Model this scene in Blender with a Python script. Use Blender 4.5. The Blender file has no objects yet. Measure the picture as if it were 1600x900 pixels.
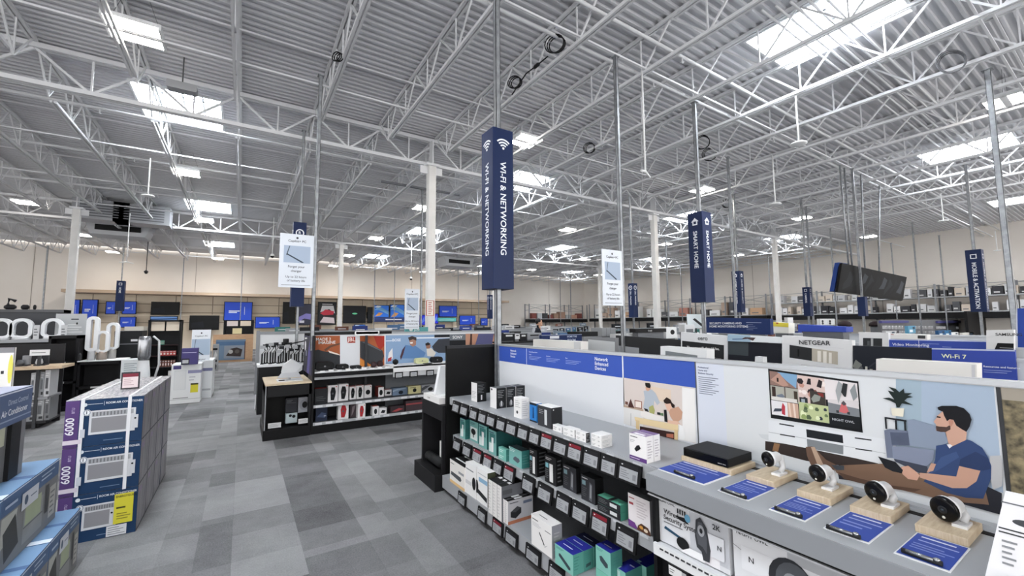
import bpy, math, random
import numpy as np
from mathutils import Vector, Matrix

random.seed(7)
SC = bpy.context.scene
COL = SC.collection

# ------------------------------------------------------------ camera
CH = 1.72
F = 652.33
YAW, PIT, ROL = math.radians(32.82), math.radians(4.812), math.radians(-0.415)
def basis():
    f = Vector((math.sin(YAW)*math.cos(PIT), math.cos(YAW)*math.cos(PIT), math.sin(PIT)))
    ri = Vector((math.cos(YAW), -math.sin(YAW), 0)); up = ri.cross(f)
    r2 = ri*math.cos(ROL) + up*math.sin(ROL); u2 = -ri*math.sin(ROL) + up*math.cos(ROL)
    return r2, u2, f
CR, CU, CF = basis()
CC = Vector((0, 0, CH))
cam = bpy.data.cameras.new('camera'); camo = bpy.data.objects.new('camera', cam); COL.objects.link(camo)
cam.sensor_width = 36; cam.lens = 36*F/1600; cam.clip_start = .05; cam.clip_end = 300
camo.matrix_world = Matrix(((CR.x, CU.x, -CF.x, 0), (CR.y, CU.y, -CF.y, 0), (CR.z, CU.z, -CF.z, CH), (0, 0, 0, 1)))
SC.camera = camo

# ------------------------------------------------------------ light and exposure
W = bpy.data.worlds.new('world'); SC.world = W; W.use_nodes = True
W.node_tree.nodes['Background'].inputs[0].default_value = (1, .985, .965, 1)
W.node_tree.nodes['Background'].inputs[1].default_value = 2.2
LAMP_E = 42.0
SKY_E = 30.0
SC.view_settings.view_transform = 'Standard'; SC.view_settings.look = 'None'
SC.view_settings.exposure = 0.7; SC.view_settings.gamma = 1; SC.view_settings.use_curve_mapping = False
SC.cycles.use_denoising = True; SC.cycles.max_bounces = 5; SC.cycles.diffuse_bounces = 3
SC.cycles.sample_clamp_indirect = 6; SC.cycles.caustics_reflective = False; SC.cycles.caustics_refractive = False

# ------------------------------------------------------------ camera geometry -> places in the room
def ray(px, py): return CR*((px-800)/F) - CU*((py-450)/F) + CF
def on(px, py, x=None, y=None, z=None):
    """the point of the plane x=, y= or z= seen at that pixel of the photograph"""
    d = ray(px, py)
    i, v = (0, x) if x is not None else (1, y) if y is not None else (2, z)
    return CC + d*((v-CC[i])/d[i])
def along(P, d, px=None, py=None):
    """how far from P along d until the line reaches that picture column or row"""
    P = Vector(P) - CC; d = Vector(d)
    if px is not None: g = CR*F + CF*(800-px)
    else: g = -CU*F + CF*(450-py)
    return -g.dot(P)/g.dot(d)
def pj(P):
    v = Vector(P)-CC; w = v.dot(CF); return 800+F*v.dot(CR)/w, 450-F*v.dot(CU)/w

# ------------------------------------------------------------ materials
MATS = {}
def lin(h):
    h = h.lstrip('#'); c = [int(h[i:i+2], 16)/255 for i in (0, 2, 4)]
    return tuple((v/12.92 if v <= .04045 else ((v+.055)/1.055)**2.4) for v in c)
def M(c, rough=.55, metal=0., emit=0., bump=0.):
    k = (c, rough, metal, emit, bump)
    if k in MATS: return MATS[k]
    m = bpy.data.materials.new('m_'+c.strip('#')); m.use_nodes = True
    n = m.node_tree.nodes; b = n['Principled BSDF']; col = (*lin(c), 1)
    b.inputs['Base Color'].default_value = col
    b.inputs['Roughness'].default_value = rough; b.inputs['Metallic'].default_value = metal; b.inputs['Specular IOR Level'].default_value = .22
    if emit:
        b.inputs['Emission Color'].default_value = col; b.inputs['Emission Strength'].default_value = emit
    if bump:
        t = n.new('ShaderNodeTexNoise'); t.inputs['Scale'].default_value = 60; t.inputs['Detail'].default_value = 4
        g = n.new('ShaderNodeTexCoord'); bu = n.new('ShaderNodeBump'); bu.inputs['Strength'].default_value = bump
        bu.inputs['Distance'].default_value = .004
        m.node_tree.links.new(g.outputs['Object'], t.inputs['Vector'])
        m.node_tree.links.new(t.outputs['Fac'], bu.inputs['Height']); m.node_tree.links.new(bu.outputs['Normal'], b.inputs['Normal'])
    MATS[k] = m; return m
def noise_mat(name, c1, c2, scale, rough=.6, stretch=(1, 1, 1), bump=.0, metal=0.):
    m = bpy.data.materials.new(name); m.use_nodes = True; nt = m.node_tree; n = nt.nodes; b = n['Principled BSDF']
    g = n.new('ShaderNodeTexCoord'); mp = n.new('ShaderNodeMapping'); mp.inputs['Scale'].default_value = stretch
    t = n.new('ShaderNodeTexNoise'); t.inputs['Scale'].default_value = scale; t.inputs['Detail'].default_value = 6
    r = n.new('ShaderNodeValToRGB'); r.color_ramp.elements[0].position = .3; r.color_ramp.elements[1].position = .7
    r.color_ramp.elements[0].color = (*lin(c1), 1); r.color_ramp.elements[1].color = (*lin(c2), 1)
    L = nt.links.new
    L(g.outputs['Object'], mp.inputs['Vector']); L(mp.outputs[0], t.inputs['Vector']); L(t.outputs['Fac'], r.inputs[0]); L(r.outputs[0], b.inputs['Base Color'])
    b.inputs['Roughness'].default_value = rough; b.inputs['Metallic'].default_value = metal
    if bump:
        bu = n.new('ShaderNodeBump'); bu.inputs['Strength'].default_value = bump; bu.inputs['Distance'].default_value = .004
        L(t.outputs['Fac'], bu.inputs['Height']); L(bu.outputs[0], b.inputs['Normal'])
    return m
def floor_mat():
    m = bpy.data.materials.new('carpet_planks'); m.use_nodes = True; nt = m.node_tree; n = nt.nodes; b = n['Principled BSDF']; L = nt.links.new
    g = n.new('ShaderNodeTexCoord'); mp = n.new('ShaderNodeMapping'); mp.inputs['Rotation'].default_value = (0, 0, math.pi/2)
    mp.inputs['Location'].default_value = (.2, .13, 0)
    br = n.new('ShaderNodeTexBrick'); br.offset = .37; br.inputs['Scale'].default_value = 1
    br.inputs['Color1'].default_value = (.12, .12, .12, 1); br.inputs['Color2'].default_value = (.93, .93, .93, 1); br.inputs['Mortar'].default_value = (.3, .3, .3, 1)
    br.inputs['Brick Width'].default_value = .92; br.inputs['Row Height'].default_value = .46; br.inputs['Mortar Size'].default_value = .0012
    br2 = n.new('ShaderNodeTexBrick'); br2.offset = .5; br2.inputs['Scale'].default_value = 1
    br2.inputs['Color1'].default_value = (.0, .0, .0, 1); br2.inputs['Color2'].default_value = (1, 1, 1, 1); br2.inputs['Mortar'].default_value = (.4, .4, .4, 1)
    br2.inputs['Brick Width'].default_value = .46; br2.inputs['Row Height'].default_value = .69; br2.inputs['Mortar Size'].default_value = .0
    no = n.new('ShaderNodeTexNoise'); no.inputs['Scale'].default_value = 2.4; no.inputs['Detail'].default_value = 8; no.inputs['Roughness'].default_value = .7
    n2 = n.new('ShaderNodeTexNoise'); n2.inputs['Scale'].default_value = 90; n2.inputs['Detail'].default_value = 3
    L(g.outputs['Object'], mp.inputs[0])
    for q in (br, br2): L(mp.outputs[0], q.inputs['Vector'])
    for q in (no, n2): L(g.outputs['Object'], q.inputs['Vector'])
    def mx(a, bb, f):
        q = n.new('ShaderNodeMix'); q.data_type = 'RGBA'; q.inputs[0].default_value = f; L(a, q.inputs[6]); L(bb, q.inputs[7]); return q.outputs[2]
    a = mx(br.outputs['Color'], br2.outputs['Color'], .42)
    a = mx(a, no.outputs['Fac'], .45); a = mx(a, n2.outputs['Fac'], .26)
    r = n.new('ShaderNodeValToRGB'); r.color_ramp.elements[0].position = .22; r.color_ramp.elements[1].position = .78
    r.color_ramp.elements[0].color = (*lin('39393c'), 1); r.color_ramp.elements[1].color = (*lin('a3a3a5'), 1)
    L(a, r.inputs[0]); L(r.outputs[0], b.inputs['Base Color']); b.inputs['Roughness'].default_value = .9; b.inputs['Specular IOR Level'].default_value = .15
    bu = n.new('ShaderNodeBump'); bu.inputs['Strength'].default_value = .3; bu.inputs['Distance'].default_value = .003
    L(n2.outputs['Fac'], bu.inputs['Height']); L(bu.outputs[0], b.inputs['Normal'])
    return m
def wood_mat(name, c1, c2, ax=(1, 12, 12)): return noise_mat(name, c1, c2, 6, .5, ax, .15)

# ------------------------------------------------------------ text outlines, once per string
TXT = {}
def text_geo(s, res=3):
    if s in TXT: return TXT[s]
    cu = bpy.data.curves.new('t', 'FONT'); cu.body = s; cu.resolution_u = res; cu.size = 1; cu.offset = .014; cu.fill_mode = 'FRONT'
    o = bpy.data.objects.new('t', cu); me = bpy.data.meshes.new_from_object(o)
    vs = [(v.co.x, v.co.y) for v in me.vertices]; fs = [tuple(p.vertices) for p in me.polygons]
    bpy.data.objects.remove(o); bpy.data.curves.remove(cu); bpy.data.meshes.remove(me)
    x0 = min((v[0] for v in vs), default=0); x1 = max((v[0] for v in vs), default=1)
    TXT[s] = (vs, fs, x0, x1); return TXT[s]

# ------------------------------------------------------------ mesh builder
class Fr:
    """a face to print on: origin, right, up; n points out of the face"""
    def __init__(s, o, r, u, w=1, h=1):
        s.o = Vector(o); s.r = Vector(r).normalized(); s.u = Vector(u).normalized(); s.n = s.r.cross(s.u); s.w = w; s.h = h; s.k = 0
    def at(s, a, b, lift): return s.o + s.r*(a*s.w) + s.u*(b*s.h) + s.n*lift
class MB:
    def __init__(s): s.v = []; s.f = []; s.m = []; s.mats = []; s.sm = []
    def mi(s, m):
        if isinstance(m, str): m = M(m)
        if m not in s.mats: s.mats.append(m)
        return s.mats.index(m)
    def face(s, pts, m, smooth=False):
        b = len(s.v); s.v += [tuple(p) for p in pts]; s.f.append(tuple(range(b, b+len(pts)))); s.m.append(s.mi(m)); s.sm.append(smooth)
    def mesh(s, vs, fs, m, smooth=False):
        b = len(s.v); s.v += [tuple(p) for p in vs]; k = s.mi(m)
        for f in fs: s.f.append(tuple(b+i for i in f)); s.m.append(k); s.sm.append(smooth)
        return s
    def box(s, a, b, m, **fm):
        x0, x1 = sorted((a[0], b[0])); y0, y1 = sorted((a[1], b[1])); z0, z1 = sorted((a[2], b[2]))
        bb = len(s.v); s.v += [(x0, y0, z0), (x1, y0, z0), (x1, y1, z0), (x0, y1, z0), (x0, y0, z1), (x1, y0, z1), (x1, y1, z1), (x0, y1, z1)]
        for nm, f in (('zn', (0, 3, 2, 1)), ('zp', (4, 5, 6, 7)), ('yn', (0, 1, 5, 4)), ('xp', (1, 2, 6, 5)), ('yp', (2, 3, 7, 6)), ('xn', (3, 0, 4, 7))):
            s.f.append(tuple(bb+i for i in f)); s.m.append(s.mi(fm.get(nm, m))); s.sm.append(False)
        return s
    def rbox(s, a, b, r, m, axis=2, n=5):
        """box with rounded corners around one axis"""
        lo = [min(p, q) for p, q in zip(a, b)]; hi = [max(p, q) for p, q in zip(a, b)]
        i, j = [(1, 2), (0, 2), (0, 1)][axis]; r = min(r, (hi[i]-lo[i])/2.01, (hi[j]-lo[j])/2.01); pts = []
        for cx, cy, a0 in ((hi[i]-r, hi[j]-r, 0), (lo[i]+r, hi[j]-r, 90), (lo[i]+r, lo[j]+r, 180), (hi[i]-r, lo[j]+r, 270)):
            for k in range(n+1):
                t = math.radians(a0+90*k/n); pts.append((cx+r*math.cos(t), cy+r*math.sin(t)))
        def P(p, w):
            c = [0, 0, 0]; c[i], c[j], c[axis] = p[0], p[1], w; return tuple(c)
        N = len(pts); vs = [P(p, lo[axis]) for p in pts]+[P(p, hi[axis]) for p in pts]
        fs = [tuple(range(N))[::-1], tuple(range(N, 2*N))]; fs += [(k, (k+1) % N, N+(k+1) % N, N+k) for k in range(N)]
        if axis == 1: fs = [f[::-1] for f in fs]
        return s.mesh(vs, fs, m)
    def tube(s, pts, r, m, n=8, cap=True, closed=False):
        pts = [Vector(p) for p in pts]; N = len(pts); vs = []; rr = r if isinstance(r, (list, tuple)) else [r]*N
        for i, p in enumerate(pts):
            a = pts[(i-1) % N] if (i or closed) else p; b = pts[(i+1) % N] if (i < N-1 or closed) else p
            d = (b-a).normalized(); ref = Vector((0, 0, 1)) if abs(d.z) < .9 else Vector((1, 0, 0))
            e1 = d.cross(ref).normalized(); e2 = d.cross(e1)
            vs += [p+e1*(rr[i]*math.cos(2*math.pi*k/n+math.pi/4))+e2*(rr[i]*math.sin(2*math.pi*k/n+math.pi/4)) for k in range(n)]
        fs = []
        for i in range(N if closed else N-1):
            j = (i+1) % N
            for k in range(n): fs.append((i*n+k, i*n+(k+1) % n, j*n+(k+1) % n, j*n+k))
        if cap and not closed: fs += [tuple(range(n))[::-1], tuple(range((N-1)*n, N*n))]
        fs = [f[::-1] for f in fs]
        return s.mesh(vs, fs, m, n > 4)
    def lathe(s, o, prof, m, axis=(0, 0, 1), n=20, cap=True):
        """prof: (radius, height) pairs along axis"""
        o = Vector(o); d = Vector(axis).normalized(); ref = Vector((0, 0, 1)) if abs(d.z) < .9 else Vector((1, 0, 0))
        e1 = ref.cross(d).normalized(); e2 = d.cross(e1); vs = []
        for r, h in prof: vs += [o+d*h+e1*(r*math.cos(2*math.pi*k/n))+e2*(r*math.sin(2*math.pi*k/n)) for k in range(n)]
        fs = [(i*n+k, i*n+(k+1) % n, (i+1)*n+(k+1) % n, (i+1)*n+k) for i in range(len(prof)-1) for k in range(n)]
        if cap: fs += [tuple(range(n))[::-1], tuple(range((len(prof)-1)*n, len(prof)*n))]
        return s.mesh(vs, fs, m, True)
    def prism(s, pts, d, m, mside=None):
        """outline (3d points) pushed by d; the outline's normal should point against d"""
        d = Vector(d); a = [Vector(p) for p in pts]; b = [p+d for p in a]; N = len(a)
        s.mesh(a, [tuple(range(N))], m); s.mesh(b, [tuple(range(N))[::-1]], mside or m)
        s.mesh(a+b, [(k, N+k, N+(k+1) % N, (k+1) % N) for k in range(N)], mside or m); return s
    # ---- printing
    def pr(s, fr, pts, m):
        fr.k += 1; s.face([fr.at(a, b, .0004*fr.k+.0003) for a, b in pts], m)
    def text(s, fr, t, a, b, h, m, align='l', rot=0, maxw=None, sx=1):
        """h = letter height in metres; a, b = place in the frame (0..1); rot 90 = reads downwards"""
        vs, fs, x0, x1 = text_geo(t); k = h/.72; kx = k*sx
        if maxw and (x1-x0)*kx > maxw: kx = maxw/(x1-x0)
        off = {'l': -x0, 'c': -(x0+x1)/2, 'r': -x1}[align]; fr.k += 1
        o = fr.at(a, b, .0004*fr.k+.0003); R_, U_ = (fr.r, fr.u) if not rot else (-fr.u, fr.r)
        s.mesh([o+R_*((x+off)*kx)+U_*(y*k) for x, y in vs], fs, m)
    def decor(s, fr, spec):
        for q in spec:
            k = q[0]
            if k == 'r': _, a, b, c, d, m = q; s.pr(fr, [(a, b), (c, b), (c, d), (a, d)], m)
            elif k == 'p': s.pr(fr, q[1], q[2])
            elif k == 't': _, t, a, b, h, m = q[:6]; s.text(fr, t, a, b, h*fr.h, m, maxw=(1-a)*fr.w*.97)
            elif k == 'tc': _, t, a, b, h, m = q[:6]; s.text(fr, t, a, b, h*fr.h, m, 'c', maxw=2*min(a, 1-a)*fr.w*.97)
            elif k == 'tv': _, t, a, b, h, m = q[:6]; s.text(fr, t, a, b, h*fr.w, m, 'l', rot=90)
            elif k == 'e':
                _, a, b, ra, rb, m = q
                s.pr(fr, [(a+ra*math.cos(t*math.pi/9), b+rb*math.sin(t*math.pi/9)) for t in range(18)], m)
            elif k == 'l':
                _, a, b, c, d, nn, m = q; st = (d-b)/nn
                for i in range(nn):
                    w = (c-a)*(1-.35*((i*37+nn*11) % 5)/4*(1 if nn > 1 else 0)); y = d-(i+.5)*st
                    fr.k -= 1 if i else 0
                    s.pr(fr, [(a, y-st*.18), (a+w, y-st*.18), (a+w, y+st*.18), (a, y+st*.18)], m)
    def build(s, name, parent=None, label=None, cat=None, group=None, kind=None, origin=None, bevel=0):
        vs = np.array(s.v, dtype=float)
        lo, hi = vs.min(0), vs.max(0)
        o = Vector(origin) if origin is not None else Vector(((lo[0]+hi[0])/2, (lo[1]+hi[1])/2, lo[2]))
        me = bpy.data.meshes.new(name)
        me.from_pydata((vs-np.array(o)).tolist(), [], s.f)
        for m in s.mats: me.materials.append(m)
        me.polygons.foreach_set('material_index', s.m); me.polygons.foreach_set('use_smooth', s.sm); me.update()
        ob = bpy.data.objects.new(name, me); COL.objects.link(ob)
        if parent is not None:
            pl = Vector((0, 0, 0)); p = parent
            while p is not None: pl += p.location; p = p.parent
            ob.parent = parent; ob.location = o-pl
        else: ob.location = o
        if bevel:
            b = ob.modifiers.new('bevel', 'BEVEL'); b.width = bevel; b.segments = 2; b.limit_method = 'ANGLE'
        tag(ob, label, cat, group, kind); return ob
def tag(o, label=None, cat=None, group=None, kind=None):
    if label: o['label'] = label
    if cat: o['category'] = cat
    if group: o['group'] = group
    if kind: o['kind'] = kind
    return o
def thing(name, loc, label, cat, group=None):
    o = bpy.data.objects.new(name, None); o.empty_display_size = .1; COL.objects.link(o); o.location = loc
    return tag(o, label, cat, group)
def copy_tree(o, loc=None, parent=None, label=None, group=None):
    c = o.copy(); COL.objects.link(c); c.parent = parent
    if loc is not None: c.location = loc
    if label: c['label'] = label
    if group: c['group'] = group
    for ch in o.children: copy_tree(ch, None, c)
    return c
def structure(o): o['kind'] = 'structure'; return o
# ============================================================ the room
X0, X1, Y0, Y1 = -26.0, 32.7, -9.0, 35.5
ZD = 6.66        # underside of the roof deck
b = MB(); b.box((X0, Y0, -.1), (X1, Y1, 0), floor_mat()); b.build('floor', kind='structure')
WALLM = noise_mat('painted_concrete', 'e4ddd5', 'ebe5de', .5, .8)
b = MB(); b.box((X0, Y1, 0), (X1+.2, Y1+.2, ZD+.1), WALLM); b.build('wall_back', kind='structure')
b = MB(); b.box((X1, Y0, 0), (X1+.2, Y1, ZD+.1), WALLM); b.build('wall_right', kind='structure')
# panel joints of the tilt-up walls
for i, x in enumerate([-18+7.6*k for k in range(7)]):
    b = MB(); b.box((x, Y1-.012, 0), (x+.03, Y1, ZD), 'a89f96'); b.build('trim_%d' % (i+1), kind='structure')
for i, y in enumerate([1.5+7.6*k for k in range(5)]):
    b = MB(); b.box((X1-.012, y, 0), (X1, y+.03, ZD), 'a89f96'); b.build('trim_%d' % (i+8), kind='structure')
# corrugated steel deck with openings for the skylights
PITCH = .152
DECKM = M('d6d7db', .4)
SKX = [(-2.1, -.6), (7.3, 8.8), (16.7, 18.2), (26.1, 27.6)]
SKY_ = []
for c in (2.8, 11.9, 21.2, 30.9): k0 = round((c-.95-Y0)/PITCH); SKY_.append((k0, k0+12))
def deck():
    b = MB(); n = int((Y1-Y0)/PITCH)
    prof = ((0, .04), (.012, 0), (.056, 0), (.068, .04), (PITCH, .04))
    for k in range(n):
        y = Y0+k*PITCH
        hole = any(k0 <= k < k1 for k0, k1 in SKY_)
        xs = [X0]
        if hole:
            for a, c in SKX: xs += [a, c]
        xs.append(X1)
        for i in range(0, len(xs), 2):
            a, c = xs[i], xs[i+1]
            for (p, zp), (q, zq) in zip(prof, prof[1:]):
                b.face([(a, y+p, ZD+zp), (a, y+q, ZD+zq), (c, y+q, ZD+zq), (c, y+p, ZD+zp)], DECKM)
    b.build('ceiling', kind='structure')
deck()
PANE = M('f4faff', .5, 0, SKY_E)
wn = 0
for (xa, xb) in SKX:
    for (k0, k1) in SKY_:
        wn += 1; ya, yb = Y0+k0*PITCH, Y0+k1*PITCH; zt = ZD+.32
        t = bpy.data.objects.new('window_%d' % wn, None); COL.objects.link(t); t.location = ((xa+xb)/2, (ya+yb)/2, ZD); structure(t)
        b = MB(); w = 'e6e8ea'
        b.box((xa-.04, ya, ZD-.02), (xa, yb, zt), w); b.box((xb, ya, ZD-.02), (xb+.04, yb, zt), w)
        b.box((xa-.04, ya-.04, ZD-.02), (xb+.04, ya, zt), w); b.box((xa-.04, yb, ZD-.02), (xb+.04, yb+.04, zt), w)
        b.build('window_frame', t)
        b = MB(); b.box((xa-.04, ya-.04, zt), (xb+.04, yb+.04, zt+.03), PANE); b.build('window_pane', t)
        b = MB()
        for i in range(1, 4):
            x = xa+(xb-xa)*i/4; b.box((x-.02, ya, zt-.03), (x+.02, yb, zt-.002), '8e9296')
        y = (ya+yb)/2; b.box((xa, y-.02, zt-.03), (xb, y+.02, zt-.002), '8e9296'); b.build('window_bar', t)

# ---- open-web joists (run along y), girders (run along x)
STEEL = M('e2e3e6', .45)
ZB = 5.97
JX = [-.25+1.475*k for k in range(-8, 23)]
BAYS = [(-2.3, 10.2, 'over the nearest bay'), (10.2, 22.6, 'over the middle bay'), (22.6, 35.4, 'over the farthest bay')]
for ya, yb, where in BAYS:
    proto = None
    for x in JX:
        if ya < 0 and x < -6: continue
        if ya < 20 and x < -9: continue
        if ya < 0 and x > 22: continue
        loc = (x, (ya+yb)/2, ZB)
        if proto is None:
            t = thing('roof_joist', (x, (ya+yb)/2, ZB), 'white open-web steel roof joist '+where, 'roof joist', 'steel roof joists '+where)
            b = MB()
            for s in (-.052, .012): b.box((x+s, ya+.06, ZD-.055), (x+s+.04, yb-.06, ZD-.001), STEEL)
            b.build('top_chord', t)
            b = MB(); e = .95
            for s in (-.048, .012): b.box((x+s, ya+e, ZB), (x+s+.036, yb-e, ZB+.05), STEEL)
            b.build('bottom_chord', t)
            b = MB(); n = 10; p = (yb-ya-.2)/n; y = ya+.1
            for k in range(n):
                a, c, d = (x, y+k*p, ZD-.03), (x, y+(k+.5)*p, ZB+.02), (x, y+(k+1)*p, ZD-.03)
                ends = k in (0, n-1)
                b.tube([a, c], .019, STEEL, 4, False); b.tube([c, d], .019, STEEL, 4, False)
                b.tube([(x, c[1], ZB+.02), (x, c[1], ZD-.03)], .015, STEEL, 4, False)
            b.build('web', t); proto = t
        else: copy_tree(proto, loc)
COLX = [-5.0, 4.0, 13.15, 22.3]
for gi, (gy, where) in enumerate(((10.2, 'nearest row of columns'), (22.6, 'second row of columns'))):
    t = thing('roof_girder', (8, gy, 5.85), 'deep white lattice girder carried by the '+where, 'girder')
    b = MB(); b.box((X0, gy-.07, ZD-.14), (X1, gy-.01, ZD-.055), STEEL); b.box((X0, gy+.01, ZD-.14), (X1, gy+.07, ZD-.055), STEEL); b.build('top_chord', t)
    b = MB(); b.box((X0, gy-.07, 5.86), (X1, gy-.01, 5.94), STEEL); b.box((X0, gy+.01, 5.86), (X1, gy+.07, 5.94), STEEL); b.build('bottom_chord', t)
    b = MB(); n = int((X1-X0)/1.475)
    for k in range(n):
        x = JX[0]-12*1.475+k*1.475+.0
        if x < X0 or x+1.475 > X1: continue
        b.tube([(x, gy, 6.53), (x+.7375, gy, 5.9)], .028, STEEL, 4, False); b.tube([(x+.7375, gy, 5.9), (x+1.475, gy, 6.53)], .028, STEEL, 4, False)
        b.tube([(x+.7375, gy, 5.9), (x+.7375, gy, 6.53)], .02, STEEL, 4, False)
    b.build('web', t)
WCOL = noise_mat('column_paint', 'dad9d7', 'e6e5e3', 3, .5)
def column(x, y, label, notice=False):
    t = thing('steel_column', (x, y, 0), label, 'column')
    b = MB(); b.rbox((x-.1, y-.1, 0), (x+.1, y+.1, 5.86), .02, WCOL); sh_ = b.build('shaft', t)
    b = MB(); b.box((x-.17, y-.14, 5.8), (x+.17, y+.14, 5.86), STEEL); b.box((x-.015, y-.12, 5.86), (x+.015, y+.12, 6.5), STEEL)
    b.box((x-.3, y-.01, 5.6), (x+.3, y+.01, 5.8), STEEL); b.build('cap_plate', t)
    if notice:
        P = on(672, 469, y=y-.105); Q = on(672, 494, y=y-.105)
        b = MB(); b.box((P.x-.12, y-.115, Q.z), (P.x+.12, y-.105, P.z), 'f2e9e4'); fr = Fr((P.x-.12, y-.115, Q.z), (1, 0, 0), (0, 0, 1), .24, P.z-Q.z)
        b.decor(fr, [('r', .05, .02, .95, .98, 'b0462f'), ('r', .14, .05, .86, .95, 'f2e9e4'), ('l', .3, .1, .75, .9, 7, 'b0462f')]); b.build('notice', sh_)
column(4.0, 10.05, 'white square steel column right behind the speaker shelves with a small red notice', True)
column(13.15, 10.3, 'white steel column behind the small blue pillar sign, right of the hanging poster')
column(4.15, 22.6, 'slim white column farther off, left of the noticed column, over the televisions')
column(-5.0, 20.25, 'white steel column at the far left above the tower fans')
column(22.4, 10.3, 'white steel column beside the yellow-topped packages at right')
column(13.2, 22.6, 'distant white column near the storage racks of the back corner')
column(22.4, 22.6, 'far white column against the right-hand stockroom racks')

# ---- bridging, sprinkler pipes
def xbar(name, y, z, r, mat, label, cat, group=None, x0=X0+12, x1=X1, n=4):
    b = MB(); b.tube([(x0, y, z), (x1, y, z)], r, mat, n, True); return b.build(name, label=label, cat=cat, group=group)
for ys, zone in (((1.1, 4.45, 7.9), 'nearest'), ((13.2, 16.7, 20.0), 'middle'), ((25.4, 29, 32.4), 'farthest')):
    for y in ys:
        for z, w in ((ZB+.055, 'lower'), (ZD-.065, 'upper')):
            xbar('bridging_bar', y, z, .022, STEEL, '%s white bridging bar crossing the joists of the %s bay' % (w, zone), 'bridging bar', '%s bridging bars of the %s bay' % (w, zone))
PIPE = M('dfe0e3', .35)
for y, z, lab in ((11.35, 6.12, 'white sprinkler pipe just behind the nearest girder'), (4.15, 6.28, 'upper white sprinkler pipe crossing beneath the deck above the display counter'), (4.75, 6.14, 'lower white sprinkler pipe of the pair above the display counter'),
                  (14.6, 6.2, 'white sprinkler pipe across the middle of the hall'), (18.3, 6.2, 'white sprinkler pipe between two skylight rows'), (25.0, 6.2, 'white sprinkler pipe near the back of the hall')):
    o = xbar('sprinkler_pipe', y, z, .03, PIPE, lab, 'pipe', n=8)
    b = MB()
    for k in range(9):
        x = -7+k*4.4; b.tube([(x, y, z), (x, y, z-.1)], .014, PIPE, 6); b.lathe((x, y, z-.1), [(.03, 0), (.03, -.01)], PIPE, n=8)
    b.build('sprinkler_head', o)
# conduit bundle at upper right
for i in range(6):
    P = (12.8+.12*i, 0, 0)
for i in range(5):
    b = MB(); y = 2.2+.22*i
    a = on(1240+i*12, -12, z=6.5); c = on(1465+i*7, 115, z=6.5)
    b = MB(); b.tube([(a.x, 3.0-.16*i, 6.52), (16.5, 3.0-.16*i, 6.52)], .02, PIPE, 6)
    b.build('conduit', label='thin white conduit in the bundle by the right skylight', cat='conduit', group='conduit bundle by the right skylight')

# ---- lamps
PANEL = M('fff6ea', .5, 0, LAMP_E); LX = [-6.5, -1.5, 5.5, 12.55, 19.6, 27.0]; LY = [1.35, 7.9, 14.7, 21.2, 27.5, 33.0]
def make_lamp(x, y):
    z = 6.02
    t = thing('high_bay_light', (x, y, z), '', 'ceiling light')
    b = MB(); b.box((x-.33, y-.28, z+.03), (x+.33, y+.28, z+.09), 'eef0f2'); b.box((x-.33, y-.05, z-.004), (x+.33, y+.05, z+.03), 'eef0f2')
    for s in (-.33, .3): b.box((x+s, y-.28, z), (x+s+.03, y+.28, z+.03), 'eef0f2')
    hs = b.build('housing', t)
    for s in (-1, 1):
        b = MB(); b.box((x-.295, y+s*.16-.11, z+.008), (x+.295, y+s*.16+.11, z+.028), PANEL); b.build('light_panel', hs)
    for s in (-1, 1):
        b = MB(); b.tube([(x+s*.3, y, z+.09), (x+s*.12, y, ZD-.01)], .004, '6d6f72', 4); b.build('hanging_wire', t)
    return t
lamp0 = None
SEENL = {(-1.5, 7.9): 'large ceiling light with two glowing panels at the top left corner', (5.5, 7.9): 'ceiling light right behind the tall blue networking pillar sign',
         (12.55, 1.35): 'ceiling light glowing at the right edge near the roof', (12.55, 7.9): 'ceiling light beside the top of the smart home pillar sign'}
for x in LX:
    for y in LY:
        if (x < -3 and y < 18) or (y < 5 and x < 10) or (y > 30 and x > 14): continue
        if (x > 25 and y < 5): continue
        lab = SEENL.get((x, y), 'small distant ceiling light hung between the roof joists')
        if lamp0 is None: lamp0 = make_lamp(x, y); o = lamp0
        else: o = copy_tree(lamp0, (x, y, 6.02))
        o['label'] = lab
        if (x, y) not in SEENL: o['group'] = 'distant ceiling lights'

# ---- access points, dome cameras on stems
def stem(name, px, py_top, py_bot, label, cat, kind='disc', mat='eceded'):
    T = on(px, py_top, z=ZB); z = T.z-0 + along(T, (0, 0, 1), py=py_bot)
    t = thing(name, (T.x, T.y, z), label, cat)
    b = MB(); b.tube([(T.x, T.y, z+.02), (T.x, T.y, ZB+.05)], .016, mat, 8); b.build('stem', t)
    b = MB()
    if kind == 'disc': b.lathe((T.x, T.y, z), [(.1, 0), (.14, .012), (.13, .03), (.03, .05)], mat, n=24)
    elif kind == 'dome':
        b.lathe((T.x, T.y, z), [(.085, .05), (.09, .08), (.03, .14)], mat, n=20); b.lathe((T.x, T.y, z-.03), [(.01, 0), (.05, .02), (.07, .08)], '18191b', n=20)
    else:
        for a in (20, 200): b.tube([(T.x, T.y, z+.05), (T.x+.2*math.cos(math.radians(a)), T.y+.2*math.sin(math.radians(a)), z)], .02, mat, 6)
    b.build({'disc': 'disc', 'dome': 'camera_head', 'wing': 'wing'}[kind], t)
stem('ceiling_antenna', 235, 250, 307, 'white disc antenna on a stem below the left skylight', 'antenna')
stem('ceiling_antenna', 1207, 246, 320, 'white disc antenna hanging left of the twin-lamp light at right', 'antenna')
stem('ceiling_antenna', 1243, 152, 226, 'white disc antenna under the big upper right skylight', 'antenna')
stem('ceiling_antenna', 1003, 115, 272, 'white stem with a spread bottom bar beside the thin pole', 'antenna', 'wing')
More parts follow.
